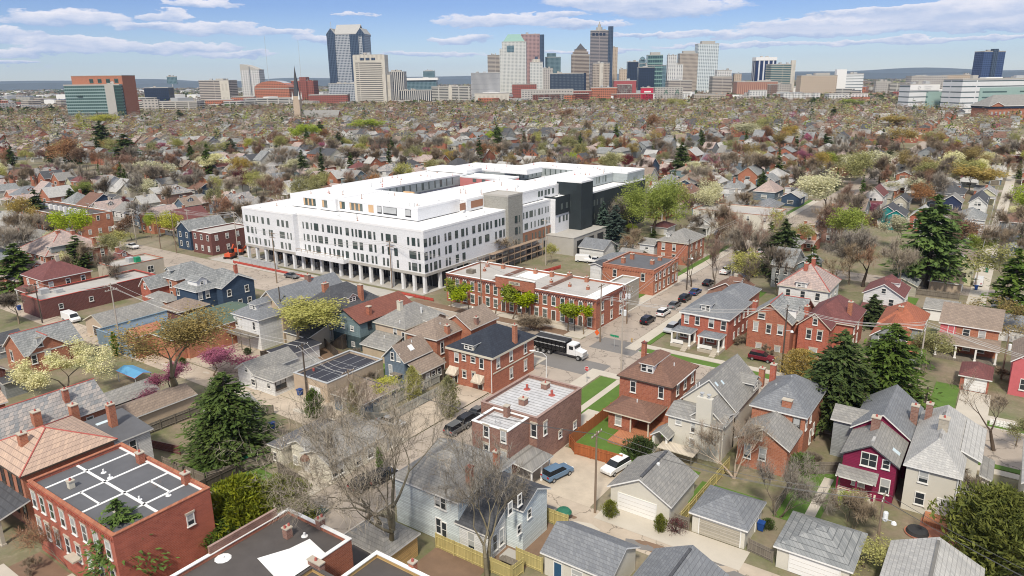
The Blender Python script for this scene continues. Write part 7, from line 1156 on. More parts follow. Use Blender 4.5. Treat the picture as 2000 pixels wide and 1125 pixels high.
ROOFC = [('roof_grey','grey'),('roof_light_grey','pale grey'),('slate_grey','slate'),('roof_taupe','taupe'),('slate_pink','pinkish slate'),('roof_charcoal','charcoal'),('roof_brown','brown'),('roof_blue_grey','blue-grey'),('slate_pink','pinkish slate'),('roof_grey','grey'),('roof_maroon','maroon'),('roof_light_grey','pale grey'),('slate_mix','mottled slate')]
cands = []
rows = []
y = 136.
while y < 1500:
    rows += [(y, 'h'), (y+24, 'g')] ; y += 34+ (7 if int(y) % 3 == 0 else 0)
for y, k in rows:
    x = -1700+rnd.uniform(0, 12)
    while x < 420:
        w = rnd.uniform(7.2, 10.5) if k == 'h' else rnd.uniform(5.5, 8.5); d = rnd.uniform(10, 15) if k == 'h' else rnd.uniform(6, 8); x1 = x+w; yy = y+rnd.uniform(-1.5, 2.5)
        if inview(x+w/2, yy+d/2) and rnd.random() < (.95 if k == 'h' else .55) and not (x < -240 and math.hypot(x, yy) < 0): cands.append((math.hypot(x+w/2, yy), x, x1, yy, yy+d, k))
        x = x1+(rnd.uniform(1.5, 4) if k == 'h' else rnd.uniform(4, 10))
for y in (4, 26, 46, 74, 96):          # lots west of the surveyed blocks
    x = -900.
    while x < -172:
        w = rnd.uniform(8, 12); d = rnd.uniform(8, 13)
        if inview(x+w/2, y+d/2): cands.append((math.hypot(x, y), x, x+w, y, y+d, 'h'))
        x += w+rnd.uniform(2, 6)
for _ in range(2600):               # sheds and small houses in the gaps between the rows
    x, y = rnd.uniform(-520, 40), rnd.uniform(20, 520); w, d = rnd.uniform(6, 9), rnd.uniform(6.5, 11)
    if (y < 126 and x > -182) or not inview(x+w/2, y+d/2) or math.hypot(x, y) > 520: continue
    cands.append((math.hypot(x+w/2, y)+35, x, x+w, y, y+d, 'g' if w < 7.4 else 'h'))
cands.sort(); HOUSES = []; DIST = []
for c in cands:
    _, x0, x1, y0, y1, k = c; r = (x0, x1, y0, y1)
    if road(*r) or not free(r, 1.): continue
    if (y0 < 150 and x0 > -118) or (y0 < 178 and x0 > -118 and x1 < -55): continue
    u_, v_ = proj((x0+x1)/2, (y0+y1)/2, 3)
    if 1685 < u_ < 1800 and 395 < v_ < 500: continue
    if c[0] > 1380 or (c[0] > 900 and rnd.random() < .15): continue
    OCC.append(r) if c[0] < 700 else None
    (HOUSES if len(HOUSES) < 290 else DIST).append((r, k, c[0]))
print('houses', len(HOUSES), 'distant', len(DIST), 'far edge', HOUSES[-1][2])
def desc(k):
    wl, wn = rnd.choice(WALLC); rf, rn_ = rnd.choice(ROOFC)
    kind = rnd.choice(['hip', 'gy', 'gy', 'gx', 'hip'] if k == 'h' else ['gy', 'gx', 'gx', 'hip']); return wl, wn, rf, rn_, kind
INFO = []
for (r, k, dist) in HOUSES:
    wl, wn, rf, rn_, kind = desc(k); two = k == 'h' and rnd.random() < .6; ze = rnd.uniform(5.4, 6.4) if two else (rnd.uniform(3.2, 4.2) if k == 'h' else 2.7)
    if k == 'g' and wl.startswith('brick') and rnd.random() < .5: wl, wn = 'white_siding', 'white'
    INFO.append(dict(r=r, k=k, d=dist, wl=wl, wn=wn, rf=rf, rn=rn_, kind=kind, two=two, ze=ze, porch=k == 'h' and rnd.random() < .6, chim=k == 'h' and rnd.random() < .75, dorm=k == 'h' and rnd.random() < .35, x=(r[0]+r[1])/2, y=(r[2]+r[3])/2))
SPECIAL = {}
def near_obj(x, y, exclude=None):
    best = None
    for t in TPOS:
        d = (t[0]-x)**2+(t[1]-y)**2
        if best is None or d < best[0]: best = (d, t)
    return best
KD = {'bare':'bare brown','bare_grey':'bare grey','rust':'red-budding','rustleaf':'russet','blossom':'cream-blossomed','lime':'lime-green','olive':'olive','mustard':'mustard','magenta':'magenta','maroon':'maroon','yellow':'yellow','spruce':'dark spruce','pine':'dark pine','blue':'blue spruce','cone':'conical evergreen','bush':'bushy','tangle':'scrubby'}
# trees first: fill the gaps with individuals
KINDS = ['bare']*36+['bare_grey']*20+['rust']*10+['rustleaf']*4+['blossom']*9+['olive']*9+['mustard']*5+['lime']*2+['yellow']*2+['spruce']*6+['pine']*2+['magenta']*2+['maroon']*2+['cone']*3
grid = {}
for r in OCC:
    for i in range(int(r[0]//20), int(r[1]//20)+1):
        for j in range(int(r[2]//20), int(r[3]//20)+1): grid.setdefault((i, j), []).append(r)
def clear(x, y, p):
    for r in grid.get((int(x//20), int(y//20)), ()):
        if r[0]-p < x < r[1]+p and r[2]-p < y < r[3]+p: return False
    return not road(x-.8, x+.8, y-.8, y+.8)
tc_ = []; tr = random.Random(4)
for _ in range(90000):
    if len(tc_) >= 7000: break
    ang = R(-3)+R(86)*tr.random(); d = 130+(1480-130)*tr.random()**(.62 if tr.random() < .88 else 1.6); x, y = -math.sin(ang)*d, math.cos(ang)*d
    if not inview(x, y, 6, 20) or (x > -118 and y < 176) or (y < 129 and x > -150): continue
    if y < 129 and x > -230 and tr.random() < .5: continue
    if -196 < x < -112 and y < 132: continue
    u_, v_ = proj(x, y, 4.)
    if any(A_ < u_ < B_ and C_ < v_ < D_ for A_, B_, C_, D_ in ((1690,1800,400,492),(1715,1790,492,530),(1770,1885,500,570),(1690,1780,365,405),(1850,1960,365,440),(1300,1460,565,620),(1200,1340,440,475),(930,1190,440,520))): continue   # open lots seen in the survey
    if clear(x, y, .9 if d < 500 else .3): tc_.append((d, x, y, tr.choice(KINDS), tr.uniform(8.5, 16)))
tc_.sort(); TREES = []; occ2 = {}
MASS = []; CN = {}
for d, x, y, k, H in tc_:
    key = (int(x//5.5), int(y//5.5))
    if key in occ2 and d < 700: continue
    occ2[key] = 1
    if k in ('spruce', 'pine', 'cone'): H *= tr.choice([.7, .9, 1.15, 1.3])
    if k in ('blossom', 'magenta', 'maroon'): H *= .75
    nm_ = NAMEK[k][0]; CN[nm_] = CN.get(nm_, 0)+1
    (TREES if len(TREES) < 640 and CN[nm_] < 270 else MASS).append((d, x, y, k, H))
print('trees', len(TREES), 'to', TREES[-1][0], 'mass', len(MASS))
NEWT = []
for d, x, y, k, H in TREES:
    me = proto(k, tr.randrange(3)); nm, cat = NAMEK[k]; o = empty(nm, (x, y, 0), None, cat, None, tr.uniform(0, 6.28)); s = H/10; wd = tr.uniform(.85, 1.2); o.scale = (s*wd, s*wd, s); put('trunk', me[0], o); put('crown', me[1], o); TPOS.append((x, y, k, H)); NEWT.append((o, x, y, k, H))
# labels built from true attributes and neighbours
def side(dx, dy):
    """which side of a neighbour, seen from the camera"""
    r_ = dx*RT[0]+dy*RT[1]; f_ = dx*_fx+dy*_fy
    return ('right of' if r_ > 0 else 'left of') if abs(r_) > abs(f_) else ('behind' if f_ > 0 else 'in front of')
def hname(i): return f"{i['wn']} {'garage' if i['k'] == 'g' else 'house'} with {i['rn']} {'hipped' if i['kind'] == 'hip' else 'gabled'} roof"
def hshort(i): return f"{i['wn']} {i['rn']}-roofed {'garage' if i['k'] == 'g' else 'house'}"
def uniq(cands_):
    for c in cands_:
        n = len(c.replace('-', ' ').split())
        if c not in LABELS and len(c.split()) <= 16: return c
    return None
def tname(k, H): return ('tall ' if H > 12 else 'small ' if H < 7.5 else '')+KD[k]+(' tree' if k not in ('cone',) else '')
def tree_labels(x, y, k, H):
    hs = sorted(INFO, key=lambda i: (i['x']-x)**2+(i['y']-y)**2)[:6]; ts = sorted([t for t in TPOS if abs(t[0]-x)+abs(t[1]-y) > .1], key=lambda t: (t[0]-x)**2+(t[1]-y)**2)[:4]
    for h1 in hs: yield f"{tname(k,H)} {side(x-h1['x'],y-h1['y'])} {hname(h1)}"
    for h1 in hs[:3]:
        for t in ts: yield f"{tname(k,H)} {side(x-h1['x'],y-h1['y'])} {hshort(h1)} by {KD[t[2]]} tree"
    for h1 in hs[:4]:
        for h2 in hs[:5]: yield f"{tname(k,H)} between {hshort(h1)} and {hshort(h2)}"
    for a in hs:
        for t in ts: yield f"{tname(k,H)} {side(x-t[0],y-t[1])} {KD[t[2]]} tree near {hname(a)}"
def house_labels(i):
    x, y = i['x'], i['y']; hs = sorted([j for j in INFO if j is not i], key=lambda j: (j['x']-x)**2+(j['y']-y)**2)[:6]; ts = sorted(TPOS, key=lambda t: (t[0]-x)**2+(t[1]-y)**2)[:5]
    big = ('two-storey ' if i['two'] else 'low ') if i['k'] == 'h' else ''
    for t in ts[:2]: yield f"{big}{hname(i)}, {side(x-t[0],y-t[1])} {tname(t[2],t[3])}"
    for t in ts: yield f"{big}{hname(i)}, {side(x-t[0],y-t[1])} {tname(t[2],t[3])}"
    for j in hs:
        yield f"{big}{hshort(i)} {side(x-j['x'],y-j['y'])} {hshort(j)}"
        for t in ts: yield f"{big}{hshort(i)} {side(x-j['x'],y-j['y'])} {hshort(j)} near {KD[t[2]]} tree"
nolab = 0
GT = {'tree': 'trees of the neighbourhood'}
for o, x, y, k, H in NEWT+[(o, o.location.x, o.location.y, next(t[2] for t in TPOS if abs(t[0]-o.location.x) < .01 and abs(t[1]-o.location.y) < .01), o.scale.z*10) for o in PEND]:
    l = uniq(tree_labels(x, y, k, H))
    if not l: nolab += 1; l = tname(k, H)+' among the houses of the neighbourhood'
    else: LABELS[l] = 1
    o['label'] = l; o['group'] = {'bare': 'bare trees among the houses', 'blossom': 'blossoming trees among the houses'}.get(k, 'budding and evergreen trees among the houses')
for i in INFO:
    l = uniq(house_labels(i)); r = i['r']; h = House('garage' if i['k'] == 'g' else 'small_house', l, 'garage' if i['k'] == 'g' else 'house', 'garages of the neighbourhood' if i['k'] == 'g' else 'houses of the neighbourhood')
    if not l: nolab += 1; h.a = (h.a[0], None, h.a[2], h.a[3])
    p = rnd.uniform(.5, .85) if i['k'] == 'h' else .45; tr_ = rnd.choice(['trim', 'white', 'cream_trim', 'trim']); v = h.vol(r, i['ze'], i['kind'], p, i['wl'], i['rf'], trim=tr_, occ=False)
    if not l: h.root['label'] = hname(i)+' in the crowded neighbourhood'
    rows_ = ([i['ze']-1.5, 1.8] if i['two'] else [1.8]) if i['k'] == 'h' else []
    if i['d'] < 330:
        h.win(v, 'S', [.25, .72], rows_, .9, 1.4, near=False); h.win(v, 'E', [.15, .5, .82], rows_[:1], .85, 1.3, near=False)
        if i['kind'] == 'gy' and i['two']: h.win(v, 'S', [.5], [i['ze']+.9], .8, 1., near=False)
    elif i['k'] == 'h':
        h.win(v, 'S', [.5], rows_[:1], 2.2, 1.3, near=False); h.win(v, 'E', [.5], rows_[:1], 1., 1.3, near=False)
    if i['k'] == 'g': h.panel(v, 'S', i['x'], .05, min(3.6, r[1]-r[0]-2), 2., rnd.choice(['white', 'cream_trim', 'wood_grey']), 'garage_door')
    if i['porch']: h.vol((r[0]+.3, r[1]-.3, r[2]-2., r[2]+.6), 2.9, 'sS', .25, i['wl'], i['rf'], walls=False, trim=tr_, occ=False); h.posts([(r[0]+.6, r[2]-1.7), (r[1]-.6, r[2]-1.7)], 0, 2.8, .11)
    zr = i['ze']+p*min(r[1]-r[0], r[3]-r[2])/2
    if i['chim']: x = i['x']+rnd.uniform(-.8, .8); yy = i['y']+rnd.uniform(-2, 2); mb = MB(); mb.box(x-.4, x+.4, yy-.4, yy+.4, zr-1.4, zr+.9, 0); mb.box(x-.46, x+.46, yy-.46, yy+.46, zr+.9, zr+1.02, 1); mb.obj('chimney', [rnd.choice(['brick', 'brick_orange', 'stone']), 'stone'], h.root, h.org)
    if i['dorm'] and i['kind'] != 'gx':
        w = 2.; dx = r[1]-r[0]; x = r[1]-dx*.22; z = rz(r, i['ze'], i['kind'], p, x, i['y']); root = put('dormer', None, h.root, (x-h.org[0], 0, z)); a = MB(); rr = (-w/2-.2, w/2+.2, -.2, 3.); walls_into(a, rr, -.5, 1., 'gy', .6, .2); put('wall', a.mesh('wall', [i['wl']]), root, rz=math.pi/2); b = MB(); roof_into(b, rr, 1., 'gy', .6, .12); put('roof', b.mesh('roof', [i['rf'], tr_]), root, rz=math.pi/2); put('window', merged_win(.8, .7, 'white'), root, (.02, 0, .5), math.pi/2)
print('without own label', nolab)
# the rest of the neighbourhood, too many and too far to tell apart
mats = ['brick','brick_orange','white_siding','cream_siding','grey_siding','roof_grey','roof_light_grey','slate_grey','roof_taupe','slate_pink','roof_charcoal','roof_brown','trim','glass']
mb = MB()
for (r, k, dist) in DIST:
    ze = rnd.uniform(4, 6.5) if k == 'h' else 2.8; kind = rnd.choice(['hip', 'gy', 'gx']); p = rnd.uniform(.5, .8); wi = rnd.choice([0,0,1,2,3,4,4,0]); walls_into(mb, r, 0, ze, kind, p, .3, wi); roof_into(mb, r, ze, kind, p, .15, rnd.choice([5,5,7,7,8,9,10,10,11,6]), 4)
    if dist < 800: cxm = (r[0]+r[1])/2; mb.box(cxm-1.6, cxm-.6, r[2]+.25, r[2]+.3, 1.6 if ze < 5 else 3.8, 2.9 if ze < 5 else 5.1, 13, 'n'); mb.box(cxm+.6, cxm+1.6, r[2]+.25, r[2]+.3, 1.6 if ze < 5 else 3.8, 2.9 if ze < 5 else 5.1, 13, 'n')
o = mb.obj('distant_houses', mats); tag(o, 'mass of small distant houses and roofs stretching to the downtown towers', 'houses', None, 'stuff')
ar = {}
mk = {'bare': 'twig', 'bare_grey': 'twig_grey', 'rust': 'twig_red', 'rustleaf': 'leaf_rust', 'blossom': 'leaf_blossom', 'lime': 'leaf_lime', 'olive': 'leaf_olive', 'mustard': 'leaf_mustard', 'yellow': 'leaf_yellow', 'magenta': 'leaf_magenta', 'maroon': 'leaf_maroon', 'spruce': 'needle', 'pine': 'needle', 'cone': 'needle'}
mlist = sorted(set(mk.values())); A = Arr(); mis = []
rg = np.random.default_rng(5)
for d, x, y, k, H in MASS:
    H *= 1.15; n = 150 if d < 600 else 85 if d < 900 else 50; Rm = H*.36*rg.uniform(.85,1.3); s0 = (.36 if k.startswith('bare') or k == 'rust' else .5)*(1 if d < 600 else 1.35 if d < 900 else 1.9)
    v = rg.normal(0, 1, (n, 3)); v /= np.linalg.norm(v, axis=1, keepdims=True); rad = rg.uniform(.45, 1.05, (n, 1)); 
    if k in ('spruce', 'pine', 'cone'): t = rg.random((n, 1))**1.4; ph = rg.uniform(0, 6.28, (n, 1)); c = np.concatenate([np.cos(ph)*Rm*.8*(1-t), np.sin(ph)*Rm*.8*(1-t), t*H+.3], 1)
    else: c = v*rad*[Rm, Rm, H*.36]; c[:, 2] += H*.6
    c += [x, y, 0]; a = rg.normal(0, 1, (n, 3)); u, w = frame(a); s = s0*rg.uniform(.6, 1.5, (n, 1)); long = 2.2 if k.startswith('bare') or k == 'rust' else 1.; A.add(np.stack([c-u*s*long, c+w*s*.55/long, c+u*s*long, c-w*s*.55/long], 1), np.arange(n)[:, None]*4+np.arange(4)[None]); mis += [mlist.index(mk[k])]*n
me = A.mesh('distant_trees', mlist); me.polygons.foreach_set('material_index', np.array(mis, np.int32)); o = bpy.data.objects.new('distant_trees', me); COL.objects.link(o); tag(o, 'mass of distant spring trees between the houses and downtown', 'trees', None, 'stuff')
# ---------------- downtown ----------------
def tower(name, lb, x0, x1, ytop, D, fac, dep=.7, yaw=0., group=None, cat='tower', base=0., top=None):
    """block whose front spans x0..x1 of the skyline at distance D"""
    d0, d1 = ray(x0, 155), ray(x1, 155); h0 = math.hypot(d0[0], d0[1]); fd = lambda d: (d[0]*_fx+d[1]*_fy); A = [d0[0]*D/fd(d0), d0[1]*D/fd(d0)]; B = [d1[0]*D/fd(d1), d1[1]*D/fd(d1)]
    w = math.hypot(B[0]-A[0], B[1]-A[1]); cx, cy = (A[0]+B[0])/2, (A[1]+B[1])/2; d = ray((x0+x1)/2, ytop); H = HC+d[2]*D/fd(d)
    sgn = 1 if (x0+x1)/2 < 1000 else -1; ang = math.atan2(RT[1], RT[0])+R(yaw)*1.; r = empty(name, (cx, cy, 0), lb, cat, group, ang); r['w'] = w; dd = w*dep
    mb = MB(); mb.box(-w/2, w/2, 0, dd, base, H, 0, 't'); mb.obj('body', [fac], r); mb = MB(); mb.box(-w/2-.3, w/2+.3, -.3, dd+.3, H, H+1.6); mb.obj('roof', [top or 'concrete'], r); 
    rq = random.Random(int(x0*7+x1))
    if H > 30:
        for _ in range(3): a = rq.uniform(-w*.4, w*.25); b = rq.uniform(2, dd*.6); mb = MB(); mb.box(a, a+w*rq.uniform(.06,.16), b, b+5, H+1.55, H+rq.uniform(2.6,6)); mb.obj('rooftop_plant', [rq.choice(['steel','concrete','f_low'])], r)
    return r, w, dd, H
def part(r, name, b, mat): mb = MB(); mb.box(*b); return mb.obj(name, [mat] if isinstance(mat, str) else mat, r)
def pyr(r, name, x0, x1, y0, y1, z0, z1, mat, t=0.): mb = MB(); xm, ym = (x0+x1)/2, (y0+y1)/2; a = [(x0,y0,z0),(x1,y0,z0),(x1,y1,z0),(x0,y1,z0)]; b = [(xm+(x-xm)*t, ym+(y-ym)*t, z1) for x, y, _ in a]; [mb.face([a[i], a[(i+1)%4], b[(i+1)%4], b[i]]) for i in range(4)]; mb.face(b); return mb.obj(name, [mat], r)
f = facade
f('f_green', (.24,.33,.32), (.04,.085,.08), 3.,4.2,.12,.45,.3,.15); f('f_green2', (.05,.10,.09), (.025,.05,.048), 3.,4.2,.1,.2,.2,.1); f('f_brick', (.30,.085,.06), (.10,.06,.055), 5,4,.45,.45); f('f_white', (.62,.61,.58), (.16,.17,.18), 6,4,.5,.5); f('f_cream', (.56,.52,.44), (.14,.13,.12), 60,4.2,.02,.52); f('f_creamwall', (.56,.52,.44), (.50,.46,.39), 9,30,.5,.5)
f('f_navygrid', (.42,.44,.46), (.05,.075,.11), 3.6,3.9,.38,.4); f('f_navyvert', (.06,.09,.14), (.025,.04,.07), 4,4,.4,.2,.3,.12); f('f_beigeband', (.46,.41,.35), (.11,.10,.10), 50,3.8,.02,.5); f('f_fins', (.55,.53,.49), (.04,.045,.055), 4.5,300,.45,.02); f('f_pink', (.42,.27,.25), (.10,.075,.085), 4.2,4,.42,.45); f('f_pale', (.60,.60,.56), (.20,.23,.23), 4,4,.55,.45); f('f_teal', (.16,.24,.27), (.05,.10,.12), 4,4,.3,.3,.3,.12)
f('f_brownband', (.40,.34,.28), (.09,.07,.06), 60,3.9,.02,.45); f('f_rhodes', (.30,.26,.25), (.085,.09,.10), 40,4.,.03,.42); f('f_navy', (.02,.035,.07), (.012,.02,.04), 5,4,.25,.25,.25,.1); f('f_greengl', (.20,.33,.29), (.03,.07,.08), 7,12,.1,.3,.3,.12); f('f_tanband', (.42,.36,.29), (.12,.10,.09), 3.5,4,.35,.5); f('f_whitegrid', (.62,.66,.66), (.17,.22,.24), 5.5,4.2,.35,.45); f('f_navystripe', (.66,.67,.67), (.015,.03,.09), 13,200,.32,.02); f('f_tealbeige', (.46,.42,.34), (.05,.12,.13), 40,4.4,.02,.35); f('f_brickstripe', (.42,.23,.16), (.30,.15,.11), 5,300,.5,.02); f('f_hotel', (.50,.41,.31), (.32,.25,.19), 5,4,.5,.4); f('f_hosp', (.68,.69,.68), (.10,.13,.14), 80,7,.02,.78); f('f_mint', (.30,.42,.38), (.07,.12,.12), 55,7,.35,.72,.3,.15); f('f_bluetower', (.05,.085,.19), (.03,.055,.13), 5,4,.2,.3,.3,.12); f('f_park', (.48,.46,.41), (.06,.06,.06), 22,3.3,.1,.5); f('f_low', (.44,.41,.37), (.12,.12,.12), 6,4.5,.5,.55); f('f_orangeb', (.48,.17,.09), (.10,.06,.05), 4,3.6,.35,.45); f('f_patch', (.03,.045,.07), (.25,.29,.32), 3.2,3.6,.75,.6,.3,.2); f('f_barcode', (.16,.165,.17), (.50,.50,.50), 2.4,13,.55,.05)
mt('mint_roof', (.26,.42,.36)); mt('red_roof', (.35,.08,.08)); mt('sign_crimson', (.50,.02,.06))
r, w, d, H = tower('office_building', 'green glass office block with orange brick top and slanting pale strip, far left', 119,233,167,1085,'f_green',.45,-4); part(r,'wall',(-w*.40,w/2+1,8,d+4,0,H+13),'brick_orange'); part(r,'roof',(-w*.41,w/2+1.3,7.7,d+4.3,H+13,H+13.8),'concrete')
for k in range(4): part(r,'window',(w*(-.08+.15*k),w*(-.01+.15*k),7.8,8,H+3,H+9),'f_green2')
part(r,'stair_tower',(w*.24,w*.40,-.7,.5,0,H),'concrete'); part(r,'glass_corner',(w*.40,w*.53,-.3,.4,0,H),'f_green2'); part(r,'balcony',(-w*.28,-w*.18,-1,.2,H-16,H-14),'f_green2')
r, w, d, H = tower('billboard', 'large advertising screen on tall mast, skyline left', 326,345,150,2300,'f_teal',.1,0,cat='billboard',base=50); part(r,'mast',(-1,1,0,2,0,50),'steel')
r, w, d, H = tower('office_building', 'low beige striped office block left of curved white tower', 386,447,158,1750,'f_beigeband',.6,-5); part(r,'plant_room',(w*.05,w*.3,5,20,H,H+5),'concrete'); part(r,'stair_tower',(w*.2,w*.5,-1,.3,0,H),'f_creamwall')
r, w, d, H = tower('hotel_tower', 'white tower with curved dark top, skyline left', 470,508,137,1850,'f_white',.6,-8); mb = MB(); n = 10; pf = [(-w/2,H)]+[(-w/2+w*k/n, H+14*math.sin(math.pi*(.5+.5*k/n))) for k in range(n+1)]+[(w/2,H)]; prism(mb, pf, d); o = mb.obj('curved_crown', ['concrete'], r); o.location = (0,d/2,0); part(r,'window',(-.8,.8,-.4,0,10,H+8),'f_navyvert')
r, w, d, H = tower('apartment_building', 'orange brick block with grey barrel roof, left skyline', 493,564,174,1750,'f_orangeb',.5,-6); mb = MB(); n = 12; prism(mb, [(w/2*math.cos(math.pi*k/n), H+18*math.sin(math.pi*k/n)) for k in range(n+1)], d); o = mb.obj('barrel_roof', ['f_orangeb'], r); o.location = (0,d/2,0); mb = MB(); prism(mb, [(w/2.1*math.cos(math.pi*k/n), H+19*math.sin(math.pi*k/n)) for k in range(n+1)], d*.9); o = mb.obj('roof_shell', ['steel'], r); o.location = (0,d*.56,0)
r, w, d, H = tower('parking_garage', 'pale parking deck under the orange barrel-roofed block', 470,576,193,1500,'f_park',.3,-3); 
r, w, d, H = tower('apartment_towers', 'dark red brick stepped towers beside slender steeple', 567,612,158,1850,'f_brick',.6,-5); part(r,'block',(-w*.1,w*.2,-2,d*.6,0,H+9),'f_brick'); part(r,'block',(w*.25,w*.45,-1,d*.6,0,H+2),'f_brick')
r, w, d, H = tower('gabled_skyscraper', 'tallest left skyscraper, navy glass with twin gabled top', 645,716,67,1900,'f_navygrid',.6,-6); 
part(r,'corner_glass',(-w*.52,-w*.3,-1.5,d*.3,0,H),'f_navyvert'); part(r,'corner_glass',(w*.12,w*.36,-1.5,.4,0,H),'f_navyvert'); part(r,'corner_glass',(w*.46,w*.52,-1,d,0,H),'f_navyvert'); mb = MB(); roof_into(mb,(-w*.32,w*.36,0,d),H,'gx',.9,.5); mb.obj('gable_roof',['roof_light_grey','steel'],r)
for xa, xb in ((-w*.53,-w*.28),(w*.3,w*.54)): mb = MB(); roof_into(mb,(xa,xb,-1.6,d),H+1,'gy',1.25,.5); mb.obj('gable_roof',['roof_light_grey','steel'],r); mb = MB(); walls_into(mb,(xa,xb,-1.6,d),H-4,H+1,'gy',1.25,.3); mb.obj('gable_wall',['f_navyvert'],r)
part(r,'mast',(-w*.4,-w*.39,3,3.5,H,H+30),'steel')
r, w, d, H = tower('office_building', 'low dark grid block at foot of gabled skyscraper', 640,694,164,1800,'f_navygrid',.5,-4)
r, w, d, H = tower('office_tower', 'broad cream slab with horizontal window bands before gabled skyscraper', 692,748,108,1600,'f_cream',.5,-7); part(r,'side_core',(w*.5,w*.62,-2,d*.8,0,H+1),'f_creamwall'); part(r,'top_band',(-w*.5,w*.5,-.6,0,H-14,H+.5),'f_creamwall'); part(r,'side_core',(-w*.52,-w*.44,-.7,.2,0,H),'f_creamwall'); 
for k in range(3): part(r,'louvre',(-w*.26+w*.2*k,-w*.12+w*.2*k,-.9,-.6,H-10,H-5),'f_navyvert')
part(r,'side_core',(w*.62,w*.74,6,d*.8,0,H*.62),'f_creamwall')
r, w, d, H = tower('office_tower', 'pale narrow tower with dark vertical fins right of the cream slab', 757,789,141,1750,'f_fins',.7,-7); part(r,'plant_room',(-w*.3,w*.3,3,15,H,H+5),'concrete')
r, w, d, H = tower('arena', 'wide white-roofed glass hall right of the finned pale tower', 790,852,154,2300,'f_teal',.5,0,cat='building'); part(r,'roof_fascia',(-w*.5,w*.55,-4,d,H-4,H+3),'white')
r, w, d, H = tower('office_tower', 'small blue-grey glass tower standing alone between left and central clusters', 827,849,139,2600,'f_teal',.7,0); part(r,'plant_room',(-w*.3,w*.3,3,15,H,H+4),'steel')
r, w, d, H = tower('parking_garage', 'long beige parking building with dark slots, left of centre', 842,918,170,1650,'f_park',.3,0); part(r,'stair_tower',(-w*.05,w*.03,-1,.2,0,H+4),'f_creamwall')
r, w, d, H = tower('office_building', 'low beige hall with vertical dark slits left of parking building', 779,842,177,1650,'f_fins',.3,0)
r, w, d, H = tower('office_building', 'black and white striped cylinder-like block left of central cluster', 920,976,143,2000,'f_barcode',.6,0,top='steel'); r, w, d, H = tower('warehouse', 'plain beige box below the black and white striped block', 926,994,183,1550,'f_creamwall',.3,0,cat='building')
r, w, d, H = tower('office_tower', 'plain beige tower left of mint-roofed tower', 953,982,108,2300,'f_beigeband',.7,0)
r, w, d, H = tower('office_tower', 'white tower with mint green mansard top, centre left', 981,1028,82,2250,'f_pale',.6,-3); pyr(r,'mansard_roof',-w*.45,w*.45,1,d-1,H+1,H+22,'mint_roof',.55); part(r,'shoulder',(-w*.6,-w*.5,3,d,0,H-18),'f_pale'); part(r,'atrium_window',(-w*.3,0,-.6,0,H-28,H-10),'f_teal')
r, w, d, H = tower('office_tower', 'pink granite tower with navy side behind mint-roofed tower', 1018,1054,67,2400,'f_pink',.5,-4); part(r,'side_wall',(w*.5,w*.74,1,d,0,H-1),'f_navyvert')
r, w, d, H = tower('office_tower', 'small stepped beige tower before the pink granite tower', 1035,1060,122,2100,'f_pale',.7,-2); part(r,'crown',(-w*.3,w*.3,2,10,H,H+9),'f_creamwall'); part(r,'crown',(-w*.12,w*.12,4,8,H+9,H+16),'f_navyvert'); r, w, d, H = tower('office_building', 'squat cream block beside the small stepped beige tower', 1059,1080,134,2100,'f_low',.7,0)
r, w, d, H = tower('office_tower', 'blue-grey stepped glass tower between pink tower and domed tower', 1065,1095,112,2450,'f_teal',.7,-3); part(r,'crown',(-w*.4,w*.2,1,d*.8,H,H+13),'f_teal')
r, w, d, H = tower('office_tower', 'brown banded tower with stepped pyramid top', 1116,1151,107,2250,'f_brownband',.7,-2); part(r,'crown',(-w*.42,w*.42,1,d*.9,H,H+9),'f_brownband'); part(r,'crown',(-w*.33,w*.33,3,d*.8,H+9,H+16),'f_brownband'); pyr(r,'pyramid_roof',-w*.26,w*.26,4,d*.7,H+16,H+33,'roof_charcoal')
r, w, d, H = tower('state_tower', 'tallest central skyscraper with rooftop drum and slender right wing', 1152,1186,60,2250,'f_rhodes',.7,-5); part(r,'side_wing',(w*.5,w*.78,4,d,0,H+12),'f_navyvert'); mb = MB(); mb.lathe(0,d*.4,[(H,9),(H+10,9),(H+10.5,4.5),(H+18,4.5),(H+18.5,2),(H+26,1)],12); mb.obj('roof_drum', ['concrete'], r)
for k in range(4): part(r,'window',(w*(-.4+.2*k),w*(-.26+.2*k),-.7,0,H-13,H-6),'f_navy')
r, w, d, H = tower('office_tower', 'slim beige tower right of tallest central skyscraper', 1192,1205,93,2400,'f_hotel',.9,0); r, w, d, H = tower('office_building', 'tan striped block at foot of tallest central skyscraper', 1158,1190,124,1950,'f_tanband',.6,0); part(r,'core',(-w*.1,w*.12,-1,.2,0,H),'f_creamwall')
r, w, d, H = tower('hotel', 'dark navy hotel block speckled with light windows, centre', 1074,1140,144,1800,'f_patch',.35,-5,cat='hotel'); part(r,'side_wall',(w*.5,w*.57,-1,d,0,H+1),'f_navy')
